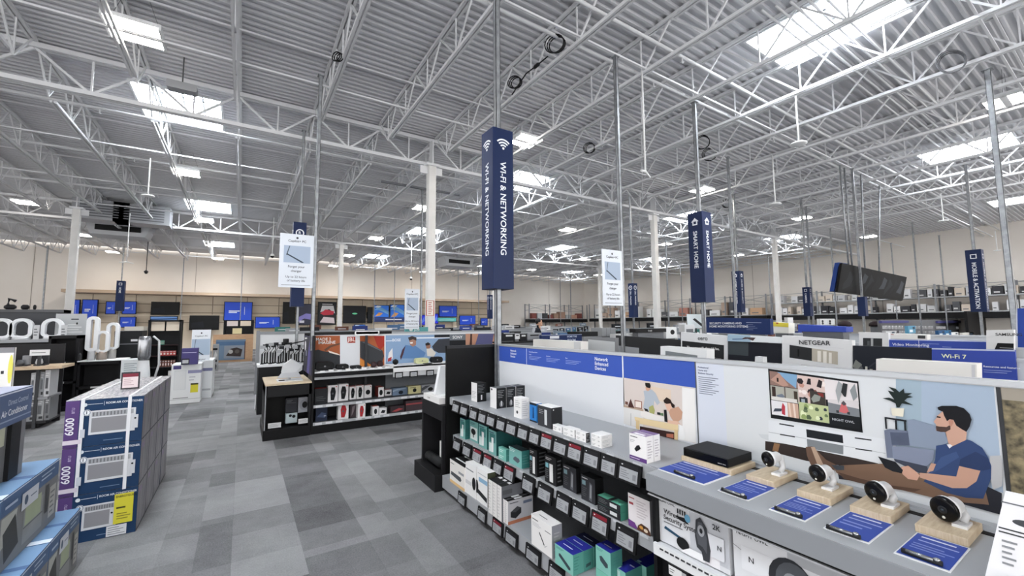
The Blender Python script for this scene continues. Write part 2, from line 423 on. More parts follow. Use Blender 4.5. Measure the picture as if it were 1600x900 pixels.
stem('ceiling_antenna', 203, 335, 411, 'white stem with a flat bar end near the left column', 'antenna', 'wing')
stem('ceiling_antenna', 1470, 304, 346, 'small disc antenna above the mobile pillar sign', 'antenna')
stem('ceiling_antenna', 1555, 362, 392, 'small disc antenna right of the mobile pillar sign', 'antenna')
stem('dome_camera', 428, 342, 402, 'white dome camera on a stem left of the hanging laptop poster', 'camera', 'dome')
stem('dome_camera', 232, 370, 427, 'black dome camera on a dark stem in front of the back wall', 'camera', 'dome', '2a2a2c')
stem('dome_camera', 643, 382, 437, 'small dome camera left of the noticed column', 'camera', 'dome')

# ---- cable coils on the joists
def coil(px, py, r, label, z=6.0, m='1c1c1f'):
    P = on(px, py, z=z); b = MB(); k0 = r*(P-CC).length/F
    for j in range(3):
        k = k0*(1-.07*j); ang = .5*j
        b.tube([(P.x+.03*j+k*.62*math.cos(a), P.y-k*.78*math.cos(a), P.z+k*math.sin(a)) for a in [2*math.pi*i/18 for i in range(18)]], .010, m, 5, closed=True)
    b.build('cable_coil', label=label, cat='cable coil')
coil(866, 68, 13, 'large black cable coil strapped to a joist left of the long white conduit')
coil(803, 128, 9, 'black cable coil on the same joist, just above the networking pillar sign')
coil(920, 231, 8, 'black cable coil left of the thin white pole, farther back')
coil(525, 88, 6, 'small black cable coil on the joist at the upper left middle')
coil(1108, 241, 9, 'black cable coil hanging beside the smart home sign pole', 6.1)
coil(1135, 318, 6, 'small black cable coil right above the smart home sign')
coil(1486, 96, 12, 'wide grey cable coil above the right-hand joists', m='6a6b6f')
coil(1096, 222, 10, 'thin cable coil on a middle joist, above the smart home sign', 6.2)
b = MB(); pts = [on(*p, z=6.03) for p in ((800, 148), (822, 115), (838, 103), (856, 88))]; b.tube(pts, .012, '1c1c1f', 6); b.lathe(pts[2], [(.02, -.06), (.03, -.04), (.03, .06), (.02, .08)], '1c1c1f', axis=pts[3]-pts[2], n=8)
b.build('power_cable', label='black power cable with a plug running between two coils on a joist', cat='cable')
# hanging projector and air units
P = on(285, 135, z=6.1)
t = thing('roof_sensor', (P.x, P.y, 6.0), 'grey boxed unit hanging in front of the bright left skylight', 'sensor unit')
b = MB(); b.rbox((P.x-.22, P.y-.1, 6.0), (P.x+.22, P.y+.1, 6.14), .03, '9b9da1', 1); b.build('case', t)
b = MB(); b.tube([(P.x, P.y, 6.14), (P.x, P.y, ZD)], .01, '55575a', 6); b.build('hanger', t)
for px, py, lab in ((185, 357, 'air duct outlet with a dark slot below the left deck'), (718, 409, 'small air duct outlet with a dark slot left of the networking pillar sign')):
    P = on(px, py, y=24.5)
    t = thing('duct_outlet', (P.x, 24.5, P.z-.3), lab, 'duct')
    b = MB(); b.prism([(P.x-.9, 24.5, P.z-.3), (P.x+.9, 24.5, P.z-.3), (P.x+1.1, 24.5, P.z+.3), (P.x-1.1, 24.5, P.z+.3)], (0, 1.2, 0), 'c4c6ca'); b.build('duct_box', t)
    b = MB(); b.box((P.x-.75, 24.47, P.z-.12), (P.x+.75, 24.5, P.z+.12), '131315'); b.build('slot', t)
for px, py, s, lab in ((158, 332, .8, 'square grey roof duct by the left column'), (222, 338, .85, 'square grey roof duct right of the left column')):
    P = on(px, py, y=21.5); b = MB(); b.box((P.x-s, 21.5, 5.75), (P.x+s, 22.3, 6.5), M('a9abb0', .4, .3))
    for k in range(6): b.box((P.x-s*.8, 21.48, 5.85+k*.1), (P.x+s*.8, 21.5, 5.89+k*.1), '6a6c70')
    b.build('roof_duct', label=lab, cat='duct')
# ============================================================ poles, pillar signs, hanging posters
GALV = noise_mat('galvanised', '84878b', 'a3a6aa', 14, .4, metal=.5)
NAVY = M('14244a', .45)
def pole(x, y, z0, label, w=.042, z1=ZB+.01, mat=None, group=None):
    b = MB(); m = mat or GALV
    # open strut channel: back and two lips
    b.box((x-w/2, y-w/2, z0), (x+w/2, y-w/2+.006, z1), m); b.box((x-w/2, y-w/2, z0), (x-w/2+.006, y+w/2, z1), m); b.box((x+w/2-.006, y-w/2, z0), (x+w/2, y+w/2, z1), m)
    b.box((x-w/2, y+w/2-.006, z0), (x-w*.2, y+w/2, z1), m); b.box((x+w*.2, y+w/2-.006, z0), (x+w/2, y+w/2, z1), m)
    b.box((x-w*.9, y-w*.9, z1-.012), (x+w*.9, y+w*.9, z1), m)
    return b.build('support_pole', label=label, cat='pole', group=group)
def pxpole(px, py, z0, label, w=.042, mat=None, group=None, cap=ZB):
    P = on(px, py, z=cap); return pole(P.x, P.y, z0, label, w, cap+.01, mat, group), P
def pillar(cx, cy, z0, z1, w, text, icon, label, parent=None, mat=None, side=None):
    t = thing('post_sign', (cx, cy, z0), label, 'sign'); h = z1-z0; m = mat or NAVY
    b = MB(); b.rbox((cx-w/2, cy-w/2, z0), (cx+w/2, cy+w/2, z1), .008, m, n=2); sbd = b.build('sign_body', t)
    for (o, r) in (((cx-w/2, cy+w/2, z0), (0, -1, 0)), ((cx-w/2, cy-w/2, z0), (1, 0, 0))):
        f = Fr(o, r, (0, 0, 1), w, h); b = MB(); c = 'e8ecf2'
        if text:
            tx = text[0]; k = text[1]
            b.text(f, tx, .36, .79, k, c, rot=90); b.build('lettering', sbd); b = MB()
        def P(u, v): return (.5+u/w*w, .89+v*w/h)
        if icon == 'wifi':
            for r0 in (.16, .28, .40):
                pts = []; 
                for i in range(9): a = math.radians(-45+90*i/8); pts.append((.5+(r0+.045)*math.sin(a), .87+(r0+.045)*math.cos(a)*w/h))
                for i in range(9): a = math.radians(45-90*i/8); pts.append((.5+(r0-.02)*math.sin(a), .87+(r0-.02)*math.cos(a)*w/h))
                b.pr(f, [(.5+(p-.5), q) for p, q in pts], c)
            b.decor(f, [('e', .5, .875, .055, .055*w/h, c)])
        elif icon == 'house':
            b.pr(f, [(.5+p, .885+q*w/h) for p, q in ((-.17, -.17), (.17, -.17), (.17, .05), (.26, .05), (0, .3), (-.26, .05), (-.17, .05))], c)
            b.pr(f, [(.5+p, .885+q*w/h) for p, q in ((-.09, -.09), (.09, -.09), (.09, .07), (-.09, .07))], m)
        elif icon == 'box':
            for a0, c0, d0, e0 in ((-.2, .14, .2, .2), (-.2, -.2, .2, -.14), (-.2, -.2, -.14, .2), (.14, -.2, .2, .2)):
                b.decor(f, [('r', .5+a0, .89+c0*w/h, .5+d0, .89+e0*w/h, c)])
        elif icon == 'badge':
            b.decor(f, [('e', .5, .87, .33, .33*w/h, c), ('e', .5, .87, .24, .24*w/h, m)]); b.text(f, 'R', .5, .855, .16*w*1.6, c, 'c')
        if b.v: b.build('symbol', sbd)
    return t
pole(2.42, 4.05, .95, 'grey steel strut pole carrying the tall networking pillar sign', .06)
pillar(2.42, 4.05, 2.1, 3.93, .27, ('WI-FI & NETWORKING', .075), 'wifi', 'tall dark blue pillar sign reading WI-FI & NETWORKING over the counter')
pole(7.23, 4.62, .9, 'steel strut pole carrying the smart home pillar sign', .06)
pillar(7.26, 4.64, 2.08, 3.78, .30, ('SMART HOME', .082), 'house', 'dark blue pillar sign reading SMART HOME on a strut pole')
pole(16.6, 2.62, .9, 'steel strut pole carrying the mobile pillar sign at far right', .06)
pillar(16.6, 2.62, 1.93, 3.6, .30, ('MOBILE & ACTIVATION', .085), 'box', 'dark blue pillar sign reading MOBILE & ACTIVATION near the right edge')
pole(4.88, 4.45, .95, 'grey strut pole beside the right hanging laptop poster', .055)
pole(10.55, 1.3, .9, 'thick strut pole rising at the right edge of the view', .075)
pole(.97, 7.52, 1.3, 'grey strut pole at the corner of the speaker shelves', .055)
pole(.98, 9.93, 1.3, 'strut pole behind the left hanging poster carrying the speakers sign', .05)
pillar(.96, 9.93, 2.1, 3.9, .25, ('SPEAKERS', .09), 'badge', 'dark blue speakers pillar sign partly hidden behind the left laptop poster')
# laptop posters
def poster(x0, x1, y, z0, z1, label):
    b = MB(); b.box((x0, y, z0), (x1, y+.012, z1), 'e4e8ee'); f = Fr((x0, y, z0), (1, 0, 0), (0, 0, 1), x1-x0, z1-z0)
    b.decor(f, [('r', 0, 0, 1, 1, 'dfe4ec'), ('r', .12, .46, .9, .78, 'aab8cc'), ('p', [(.27, .77), (.3, .77), (.22, .6), (.19, .6)], '5a6470'), ('p', [(.19, .615), (.22, .63), (.72, .475), (.66, .465)], '39424e'),
                ('e', .5, .93, .035, .02, '44464c'), ('tc', 'Copilot+ PC', .5, .85, .042, '3a3d44'), ('tc', 'Forget your', .5, .37, .042, '54575e'), ('tc', 'charger', .5, .29, .042, '54575e'),
                ('tc', 'Up to 22 hours', .5, .18, .04, '6a6d74'), ('tc', 'of battery life', .5, .11, .04, '6a6d74'), ('r', .08, .04, .92, .052, 'a8acb4')])
    return b.build('hanging_poster', label=label, cat='poster')
poster(.45, .94, 7.44, 2.31, 3.17, 'white laptop poster hanging in front of the speakers pillar sign')
poster(4.44, 4.86, 4.42, 1.97, 2.81, 'white laptop poster fixed to the middle strut pole at right')
P = on(633, 451, y=9.3); Q = on(655, 514, y=9.3); poster(P.x, Q.x, 9.3, Q.z, P.z, 'smaller grey laptop poster left of the noticed column')
for (px, py), (cx0, cy0, cx1, cy1), txt, icon, lab in (
    ((187, 395), (180, 439, 193, 486), 'HOME', 'box', 'small distant blue pillar sign over the left televisions'),
    ((766, 440), (761, 461, 770, 498), 'HEADPHONES', 'badge', 'slim distant blue pillar sign left of the networking sign pole'),
    ((990, 408), (983, 443, 997, 496), 'CELL PHONES', 'badge', 'small blue pillar sign right of the middle hanging poster'),
    ((1154, 322), (1147, 424, 1164, 488), 'HOME & SECURITY', 'house', 'narrow blue pillar sign right of the smart home sign'),
    ((1262, 340), (1257, 449, 1270, 494), 'CAMERAS', 'box', 'small blue pillar sign between two poles before the stock shelves'),
    ((1350, 350), (1342, 464, 1356, 494), None, None, 'short plain blue pillar sign below the tilted screens')):
    yy = {1154: 7.5, 1262: 6.5, 1350: 4.4, 187: 30, 766: 19, 990: 9.5}[px]
    A = on((cx0+cx1)/2, cy1, y=yy); w = (cx1-cx0)/F*(A-CC).dot(CF)*.73; h = along(A, (0, 0, 1), py=cy0)
    pole(A.x, A.y, .8, 'strut pole of the '+lab, .05)
    pillar(A.x, A.y, A.z, A.z+h, w, (txt, w*.26) if txt else None, icon, lab)
for px, py, w, lab in ((1137, 246, .05, 'grey strut pole left of the narrow blue pillar sign'), (1259, 323, .05, 'grey strut pole rising from the blue shop counter at right'), (1297, 357, .05, 'dark strut pole left of the tilted screens'),
                       (1425, 348, .05, 'strut pole standing between the tilted screens and the mobile sign'), (1467, 368, .05, 'thin strut pole left of the mobile pillar sign'), (660, 297, .05, 'strut pole with a crossbar beside the noticed column'),
                       (748, 418, .05, 'thin pole just left of the networking sign, far back'), (75, 384, .06, 'strut pole at far left before the back wall'), (288, 404, .05, 'thin pole before the left end of the television wall'),
                       (380, 396, .05, 'thin pole in front of the blue television'), (586, 414, .05, 'thin pole left of the back wall column'), (617, 420, .05, 'pale thin pole before the colourful televisions'),
                       (716, 420, .05, 'thin pole before the beige wall right of the noticed column'), (1040, 373, .06, 'pale thick pole right of the white column'), (1200, 398, .05, 'slim pole beside the far right column'),
                       (891, 430, .05, 'dark thin pole before the back corner racks'), (875, 432, .04, 'pale thin pole before the back corner racks'), (1063, 415, .05, 'thin grey pole left of the smart home sign'),
                       (1392, 380, .05, 'slim pole between the tilted screens and the stock shelves')):
    P = on(px, py, z=ZB); pole(min(P.x, 31.0), min(P.y, 33.3), .7, lab, w) if P.x < 33 and P.y < 36 else None
P = on(660, 297, z=ZB); b = MB(); b.box((P.x-1.3, P.y-.03, ZB+.02), (P.x+1.3, P.y+.03, ZB+.08), '7b7d82'); b.build('strut_crossbar', label='dark steel crossbar bolted under the joists beside the noticed column', cat='crossbar')
P = on(972, 430, z=ZB)
# hanging tilted screens
t = thing('hanging_screen_rig', on(1360, 440, y=4.5), 'group of large tilted dark screens hung on steel rods above the stock shelves', 'screen')
quad = [(1316, 411), (1417, 433), (1410, 470), (1309, 456)]
q = [on(a, c, y=4.5) for a, c in quad]
q = [q[0], q[1], q[2], q[3]]
b = MB(); b.prism([q[3], q[2], q[1], q[0]], (0, .06, 0), M('030304', .7)); b.build('screen_frame', t)
def lerp2(u, v): return q[3]*(1-u)*(1-v)+q[2]*u*(1-v)+q[1]*u*v+q[0]*(1-u)*v
b = MB(); dk = M('030304', .7)
for i in range(2):
    b.face([lerp2(.01+.5*i, .03)-Vector((0, .002, 0)), lerp2(.49+.5*i, .03)-Vector((0, .002, 0)), lerp2(.49+.5*i, .97)-Vector((0, .002, 0)), lerp2(.01+.5*i, .97)-Vector((0, .002, 0))], dk)
random.seed(3)
for i in range(9):  # wavy reflections painted on the dark screens as lighter streaks
    u0 = .05+.1*i; pts = [(u0, .1+.1*(i % 3)), (u0+.09, .25+.1*(i % 4)), (u0+.12, .55+.08*(i % 3)), (u0+.06, .8), (u0+.04, .5), (u0-.0, .3)]
    b.face([lerp2(*p)-Vector((0, .003, 0)) for p in pts], [M('1b1c20', .7), M('0e0f11', .7), M('33353a', .7)][i % 3])
b.build('screen_face_reflections', t)
s0 = on(1304, 452, y=4.9); s1 = on(1320, 411, y=4.9)
b = MB(); qq = [on(a, c, y=4.62) for a, c in ((1303, 455), (1318, 457), (1326, 412), (1311, 410))]; b.prism(qq, (0, .1, 0), '1f3a78'); b.build('side_screen', t)
for px, py in ((1312, 258), (1345, 272), (1374, 290), (1319, 262)):
    P = on(px, py, z=ZB); b = MB(); e = on(px+(1360-px)*.25+3, 425, y=4.56)
    b.tube([(P.x, P.y, ZB), (e.x, e.y, e.z)], .022, GALV, 6); b.build('hanging_rod', t)
# ============================================================ the long counter at right
DARK = M('0b0b0c', .5); DK2 = M('111214', .5); LG = M('a9abaf', .45); MG = M('8e9196', .45); CT = M('a6a9ad', .35); BLUE = M('3a57b0', .4); WPAN = M('dfe1e5', .4); ALU = M('c0c3c8', .3, .6)
OAK = wood_mat('pale_oak', 'c9b394', 'dccbb0', (3, 30, 3))
YA, YM, YB = -.7, 1.5, 4.12
XW = 2.42
def pp(b, px, m, lift, x=None, y=None, z=None):
    """print an outline of the photograph onto the plane it lies in"""
    n = Vector((-1, 0, 0)) if x is not None else Vector((0, -1, 0)) if y is not None else Vector((0, 0, 1))
    P = [on(a, c, x=x, y=y, z=z)+n*lift for a, c in px]
    nn = (P[1]-P[0]).cross(P[2]-P[0])
    if nn.dot(n) < 0: P = P[::-1]
    b.face(P, m)
g = thing('display_gondola', (2.1, 2.6, 0), 'long grey stepped shelf unit with a white and blue printed back wall', 'shelving')
b = MB(); b.box((1.86, YM, 0), (XW, YB, .05), DARK); b.build('kick_plate', g)
b = MB(); b.box((1.79, YM, .05), (XW, YB, .17), LG, zp=CT); b.build('base_deck', g)
for z, x in ((.56, 1.92), (.95, 1.88)):
    b = MB(); b.box((x, YM, z-.03), (XW, YB, z), CT); b.box((x-.012, YM, z-.075), (x, YB, z-.002), LG)
    for k in range(13):
        y = YM+.1+k*.2; b.box((x-.016, y, z-.02), (x-.012, y+.06, z-.006), 'c9cbcf')
    b.build('shelf', g)
b = MB(); b.box((XW-.004, YM, .17), (XW, YB, .92), '1c1d1f'); b.box((XW, YA, 0), (XW+.05, YB, 1.47), WPAN); b.build('back_wall', g)
b = MB(); b.box((XW-.008, YA, 1.47), (XW+.058, YB, 1.49), ALU); b.build('top_rail', g)
b = MB(); b.box((1.83, YB, 0), (XW+.05, YB+.03, 1.48), DARK); b.build('side_panel', g)
b = MB(); b.box((1.83, YB-.004, 1.455), (XW, YB+.034, 1.485), '2c2d30'); b.build('side_cap', g)
# demo counter section
b = MB(); b.box((1.79, YA, .905), (XW, YM, .945), CT); b.box((1.78, YA, .86), (1.79, YM, .943), MG); b.build('demo_counter', g)
b = MB(); b.box((1.80, YA, .845), (1.86, YM, .859), '0d0d0f'); b.box((1.79, YA, .838), (1.80, YM, .845), 'b8babd'); b.box((2.29, YA, .945), (2.325, YM-.25, .9465), '141416'); b.box((2.37, YA, .945), (2.415, YM-.1, .955), 'aeb1b5'); b.build('cable_slot', g)
b = MB(); b.box((1.81, YA, .56), (XW, YM-.02, .60), 'e4e6e8'); b.box((1.795, YA, .555), (1.81, YM-.02, .61), 'e8e9eb')
for k in range(70):
    y = YM-.06-k*.03; b.box((1.792, y-.02, .592), (1.795, y, .599), '3c3d40')
b.build('demo_shelf', g)
b = MB(); b.box((1.86, YA, 0), (XW, YM, .55), '17171a'); b.build('lower_cabinet', g)
b = MB(); b.box((1.82, YM-.02, 0), (XW, YM, .9), DK2); b.build('divider', g)
# prints on the back wall
b = MB()
def wallquad(y0, y1, z0, z1, m, k): b.face([(XW-k, y0, z0), (XW-k, y0, z1), (XW-k, y1, z1), (XW-k, y1, z0)], m)
ys = [on(px, 560, x=XW).y for px in (770, 823, 973, 1086, 1130)]
yA, yB_, yC, yD, yE = YB, ys[1], ys[2], ys[3], ys[4]
wallquad(yD, YB, 1.305, 1.468, BLUE, .0015)
wallquad(yC-.006, yC+.006, .95, 1.468, 'e9ebf0', .002); wallquad(yB_-.004, yB_+.004, 1.305, 1.468, 'c8d0ea', .002); wallquad(yD-.004, yD+.004, .95, 1.468, '55585e', .002)
wallquad(yE, yD-.006, .95, 1.465, 'd5dae6', .0015)
def wt(t, y, z, h, m, kx=1): 
    f = Fr((XW-.002, y, z), (0, -1, 0), (0, 0, 1), 1, 1); b.text(f, t, 0, 0, h, m)
for i, t in enumerate(('Network', 'Enhanced', 'Devices')):
    wt(t, on(798, 550, x=XW).y, 1.42-.030*i, .021, 'eef1fa'); wt(t, on(930, 570, x=XW).y, 1.415-.037*i, .028, 'eef1fa')
y = on(827, 550, x=XW).y; wt('Network Enhanced Devices', y, 1.43, .009, 'dfe5f8')
for i, t in enumerate(('Storage', 'Networking', 'More')):
    wt(t, y-.28*i, 1.405, .009, 'dfe5f8')
    for k in range(3): b.box((XW-.0022, y-.28*i-.2+.03*k, 1.388-.013*k), (XW-.0018, y-.28*i, 1.391-.013*k), 'a9b8e6')
y = on(1091, 576, x=XW).y
for i, t in enumerate(('Professional', 'Home and', 'Business Security')): wt(t, y, 1.432-.018*i, .0105, '2f3a66')
for k in range(9): b.box((XW-.0022, y-.13+.02*(k % 3), 1.375-.0125*k), (XW-.0018, y, 1.379-.0125*k), '6d7384')
b.build('wall_graphics', g)
# kitchen picture
b = MB(); K = lambda pts, m, l: pp(b, [(970+x/8.182, 590+y/8.182) for x, y in pts], m, .002+.0003*l, x=XW)
pp(b, [(974, 590), (1086, 607), (1088, 693), (975, 662)], 'd8ccc6', .002, x=XW)
pp(b, [(1066, 605), (1086, 608), (1088, 692), (1067, 688)], 'eceae8', .0023, x=XW)
K([(380, 110), (640, 155), (650, 330), (500, 300), (400, 180)], 'dfcbb8', 1)
K([(40, 345), (290, 410), (290, 640), (40, 590)], 'dedcda', 2); K([(40, 345), (290, 405), (290, 430), (40, 375)], 'b9a28f', 3); K([(130, 455), (136, 455), (136, 615), (130, 612)], 'a8a8a6', 3)
K([(180, 285), (275, 305), (275, 400), (180, 385)], '8f5d4c', 3); K([(190, 298), (265, 312), (265, 388), (190, 375)], 'ecdfd6', 4)
K([(100, 350), (130, 270), (160, 350), (180, 390), (100, 375)], '4a2c28', 4); K([(60, 300), (95, 310), (95, 350), (60, 340)], '6f4a40', 4)
K([(295, 170), (400, 150), (450, 200), (505, 320), (470, 350), (430, 290), (420, 420), (320, 430), (290, 380), (310, 260)], 'b2bac4', 5)
K([(320, 120), (380, 110), (385, 150), (350, 175), (325, 155)], 'd3a48c', 6); K([(315, 65), (375, 70), (388, 105), (380, 135), (335, 125), (318, 100)], '1f1b1a', 7)
K([(365, 375), (415, 350), (440, 420), (430, 470), (370, 450)], 'a8a86a', 6); K([(300, 390), (345, 400), (375, 460), (330, 450)], '232323', 7)
K([(565, 330), (650, 330), (660, 400), (640, 450), (600, 420)], 'e2b9a4', 6); K([(640, 400), (740, 370), (795, 440), (780, 530), (700, 590), (640, 500), (620, 440)], 'c49a82', 7); K([(600, 540), (740, 560), (770, 600), (740, 610), (600, 580)], 'e0b9a2', 8)
K([(550, 290), (590, 250), (640, 280), (660, 320), (695, 350), (690, 390), (660, 380), (640, 330), (590, 335), (560, 320)], '2b1c19', 8)
K([(555, 410), (590, 410), (605, 570), (565, 560)], '1c1d20', 9); K([(260, 430), (330, 430), (460, 480), (560, 500), (560, 560), (340, 530), (260, 490)], 'e7e2de', 8); K([(470, 440), (510, 445), (510, 480), (470, 470)], '26282b', 9); K([(510, 450), (550, 455), (550, 490), (510, 480)], '5d7a58', 9)
K([(180, 500), (760, 610), (750, 690), (250, 590), (190, 550)], 'e3cda2', 10); K([(250, 620), (690, 700), (690, 790), (420, 720), (250, 670)], '36211e', 9)
K([(200, 540), (245, 550), (245, 665), (200, 650)], 'd7bd90', 11); K([(690, 660), (735, 670), (735, 800), (690, 790)], 'd7bd90', 11); K([(590, 715), (680, 720), (680, 775), (590, 755)], 'b06a55', 10); K([(740, 590), (800, 620), (830, 760), (800, 800), (740, 790)], 'efeeed', 10)
b.build('kitchen_picture', g)
# living room picture
b = MB(); lift = [0]
def Q(pts, m, s=None):
    if s == 'a': pts = [(1180+x/5, 560+y/5) for x, y in pts]
    if s == 'b': pts = [(1360+x/6.667, 600+y/6.667) for x, y in pts]
    if s == 'c': pts = [(1180+x/5, 720+y/5) for x, y in pts]
    lift[0] += 1; pp(b, pts, m, .002+.00006*lift[0], x=XW)
yE0 = yE; yF = on(1556, 606, x=XW).y
b.face([(XW-.0016, yF, .95), (XW-.0016, yF, 1.465), (XW-.0016, yE0, 1.465), (XW-.0016, yE0, .95)], 'd9dcdf')
Q([(1400, 592), (1553, 604), (1568, 770), (1400, 722)], 'a6b6c9'); Q([(1400, 592), (1440, 595), (1440, 700), (1400, 700)], '9fb2c0')
Q([(25, 590), (1030, 640), (1030, 830), (945, 820), (100, 640), (50, 620)], 'cdd1d5', 'a')
Q([(80, 645), (400, 690), (960, 820), (1000, 880), (400, 800), (80, 715)], '352c2a', 'a'); Q([(150, 660), (195, 670), (180, 730), (135, 720)], '8d6a4c', 'a')
Q([(105, 480), (400, 530), (400, 700), (105, 640)], 'dfe2e6', 'a'); Q([(400, 530), (1020, 630), (1030, 800), (960, 815), (400, 700)], 'dfe2e6', 'a')
Q([(400, 552), (685, 600), (690, 662), (405, 615)], '1c1f25', 'a'); Q([(405, 628), (690, 680), (690, 750), (410, 700)], '7d8287', 'a'); Q([(105, 572), (400, 624), (400, 628), (105, 577)], 'b0b4b8', 'a'); Q([(690, 680), (1020, 740), (1020, 744), (690, 684)], 'b0b4b8', 'a')
for h in ([(190, 505), (305, 525), (305, 535), (190, 515)], [(195, 588), (312, 608), (312, 617), (195, 597)], [(780, 615), (910, 633), (910, 643), (780, 625)], [(785, 700), (915, 718), (915, 727), (785, 709)]): Q(h, '22252b', 'a')
# television inside the picture
TVq = [(1205, 653), (1348.5, 676), (1341.5, 596), (1200.5, 576)]
def tvp(u, v):
    (ax, ay), (bx, by), (cx, cy), (dx, dy) = TVq
    return (ax*(1-u)*(1-v)+bx*u*(1-v)+cx*u*v+dx*(1-u)*v, ay*(1-u)*(1-v)+by*u*(1-v)+cy*u*v+dy*(1-u)*v)
def T(pts, m): Q([tvp(*p) for p in pts], m)
def TR(a, c, d, e, m): T([(a, c), (d, c), (d, e), (a, e)], m)
T([(0, 0), (1, 0), (1, 1), (0, 1)], '101216')
TR(.015, .68, .32, .96, '8d7067'); T([(.015, .96), (.1, .96), (.2, .8), (.3, .68), (.32, .96)], '7ea4c4'); T([(.02, .78), (.12, .95), (.22, .72), (.16, .68)], 'b58f80'); TR(.09, .76, .11, .84, '2a1c1a')
TR(.015, .38, .32, .67, 'a9a79c'); TR(.03, .42, .07, .65, '3a2a26'); T([(.07, .48), (.14, .53), (.17, .48), (.12, .42)], '6f7684'); TR(.165, .38, .18, .67, '6a615c'); TR(.27, .4, .31, .62, '42382f'); T([(.02, .38), (.3, .38), (.3, .46), (.02, .45)], 'd8d4cf')
TR(.015, .08, .19, .37, 'e1dfe2'); T([(.03, .14), (.12, .17), (.13, .23), (.05, .21)], '404652'); T([(.125, .12), (.16, .1), (.165, .28), (.14, .35), (.125, .25)], 'b23a48'); TR(.19, .08, .31, .37, 'c7a491'); T([(.21, .08), (.23, .08), (.22, .37), (.2, .37)], 'e0c8b8'); T([(.26, .08), (.28, .08), (.27, .37), (.25, .37)], 'e6d2c4')
TR(.32, .36, .62, .96, 'd6bfb8'); TR(.62, .55, .985, .96, 'e5dedf')
random.seed(11)
for i in range(14):
    u = .34+.26*random.random(); v = .4+.45*random.random(); r = .018+.02*random.random()
    T([(u+r*math.cos(a), v+1.7*r*math.sin(a)) for a in (0, 1.1, 2.2, 3.2, 4.1, 5.2)], ['2a2427', '7c4a46', 'efe3de', '3d3b40', 'c08f80'][i % 5])
TR(.33, .38, .42, .52, '24272c'); TR(.35, .41, .39, .49, '9aa4ac')
T([(.42, .8), (.44, .92), (.47, .92), (.47, .8)], '231f22'); T([(.53, .78), (.56, .93), (.6, .9), (.58, .76)], '2a2226')
TR(.45, .42, .62, .68, '3c3834'); T([(.48, .45), (.55, .5), (.57, .6), (.5, .62), (.46, .52)], '8e938c'); T([(.56, .6), (.6, .58), (.6, .66), (.53, .66)], '7d2f2c')
TR(.32, .08, .645, .42, 'b9c393')
for i in range(12):
    u = .34+.28*random.random(); v = .12+.26*random.random(); r = .02+.015*random.random()
    T([(u+r*math.cos(a), v+1.7*r*math.sin(a)) for a in (0, 1.3, 2.2, 3.4, 4.1, 5.4)], ['4f5f45', 'dfe6c0', '2c3340', '8ea065', '6a7a58'][i % 5])
TR(.645, .3, .985, .56, '7b7f84'); T([(.645, .5), (.985, .46), (.985, .62), (.645, .56)], 'd5cfd0'); T([(.76, .5), (.8, .7), (.82, .9), (.78, .96), (.74, .75)], 'a1a4a6')
T([(.8, .74), (.83, .93), (.88, .92), (.86, .74), (.85, .66), (.83, .66)], '2b2d30'); T([(.76, .35), (.8, .55), (.84, .52), (.87, .36), (.82, .33)], 'c9686a'); T([(.79, .52), (.82, .58), (.85, .52), (.82, .48)], '4f4c50')
T([(.9, .8), (.96, .95), (.98, .7), (.93, .6)], '8d9294'); TR(.73, .32, .76, .37, '3a3c40'); TR(.85, .32, .88, .37, '3a3c40')
TR(.645, .06, .985, .3, '15181c'); u0, v0 = tvp(.68, .16); p = on(u0, v0, x=XW)
f = Fr((XW-.002-.00006*(lift[0]+2), p.y, p.z), (0, -1, 0), (0, 0, 1), 1, 1); b.text(f, 'NIGHT OWL', 0, 0, .011, 'b9bdc2')
# plant, table, sofa
Q([(1000, 310), (1050, 305), (1090, 320), (1060, 280), (1040, 250), (1090, 262), (1045, 220), (1100, 235), (1130, 262), (1165, 235), (1170, 270), (1230, 270), (1195, 290), (1240, 300), (1190, 310), (1170, 330), (1240, 365), (1150, 350), (1130, 382), (1110, 382), (1100, 350), (1060, 330)], '1c2826', 'a')
Q([(1065, 385), (1168, 388), (1160, 455), (1075, 445)], 'e4dfcd', 'a')
for q in ([(1015, 455), (1185, 480), (1185, 495), (1015, 468)], [(1015, 460), (1030, 462), (1035, 550), (1022, 548)], [(1095, 475), (1110, 478), (1115, 560), (1100, 555)], [(1165, 485), (1180, 488), (1185, 570), (1170, 565)]): Q(q, '1a1c22', 'a')
Q([(150, 480), (210, 465), (410, 490), (420, 640), (240, 640), (240, 770), (180, 765), (160, 600)], '6f778b', 'b'); Q([(210, 500), (400, 505), (410, 640), (230, 630)], '525a6e', 'b')
Q([(385, 375), (460, 365), (640, 420), (780, 500), (820, 600), (700, 680), (420, 640), (400, 520)], '8793a6', 'b')
Q([(232, 645), (400, 650), (670, 690), (660, 790), (600, 850), (420, 830), (240, 770)], '828a9f', 'b'); Q([(250, 775), (600, 855), (600, 960), (460, 900), (260, 800)], '3c4150', 'b')
Q([(1250, 745), (1365, 740), (1380, 900), (1375, 1060), (1280, 1100), (1240, 900)], 'b9b9bb', 'b')
Q([(20, 60), (1000, 60), (2000, 400), (2000, 420), (1990, 440), (1000, 200), (300, 110)], '23242c', 'c') if 0 else None
Q([(650, 90), (1100, 120), (1650, 120), (1930, 250), (1930, 420), (1500, 300), (900, 170), (660, 140)], '26272f', 'c')
Q([(610, 35), (850, 25), (1010, 20), (1150, 80), (1600, 130), (1800, 220), (1830, 340), (1500, 310), (1000, 190), (700, 130), (640, 90)], '7a604f', 'c')
Q([(650, 85), (800, 130), (1000, 180), (1300, 220), (1250, 240), (900, 190), (700, 140)], '5a4438', 'c')
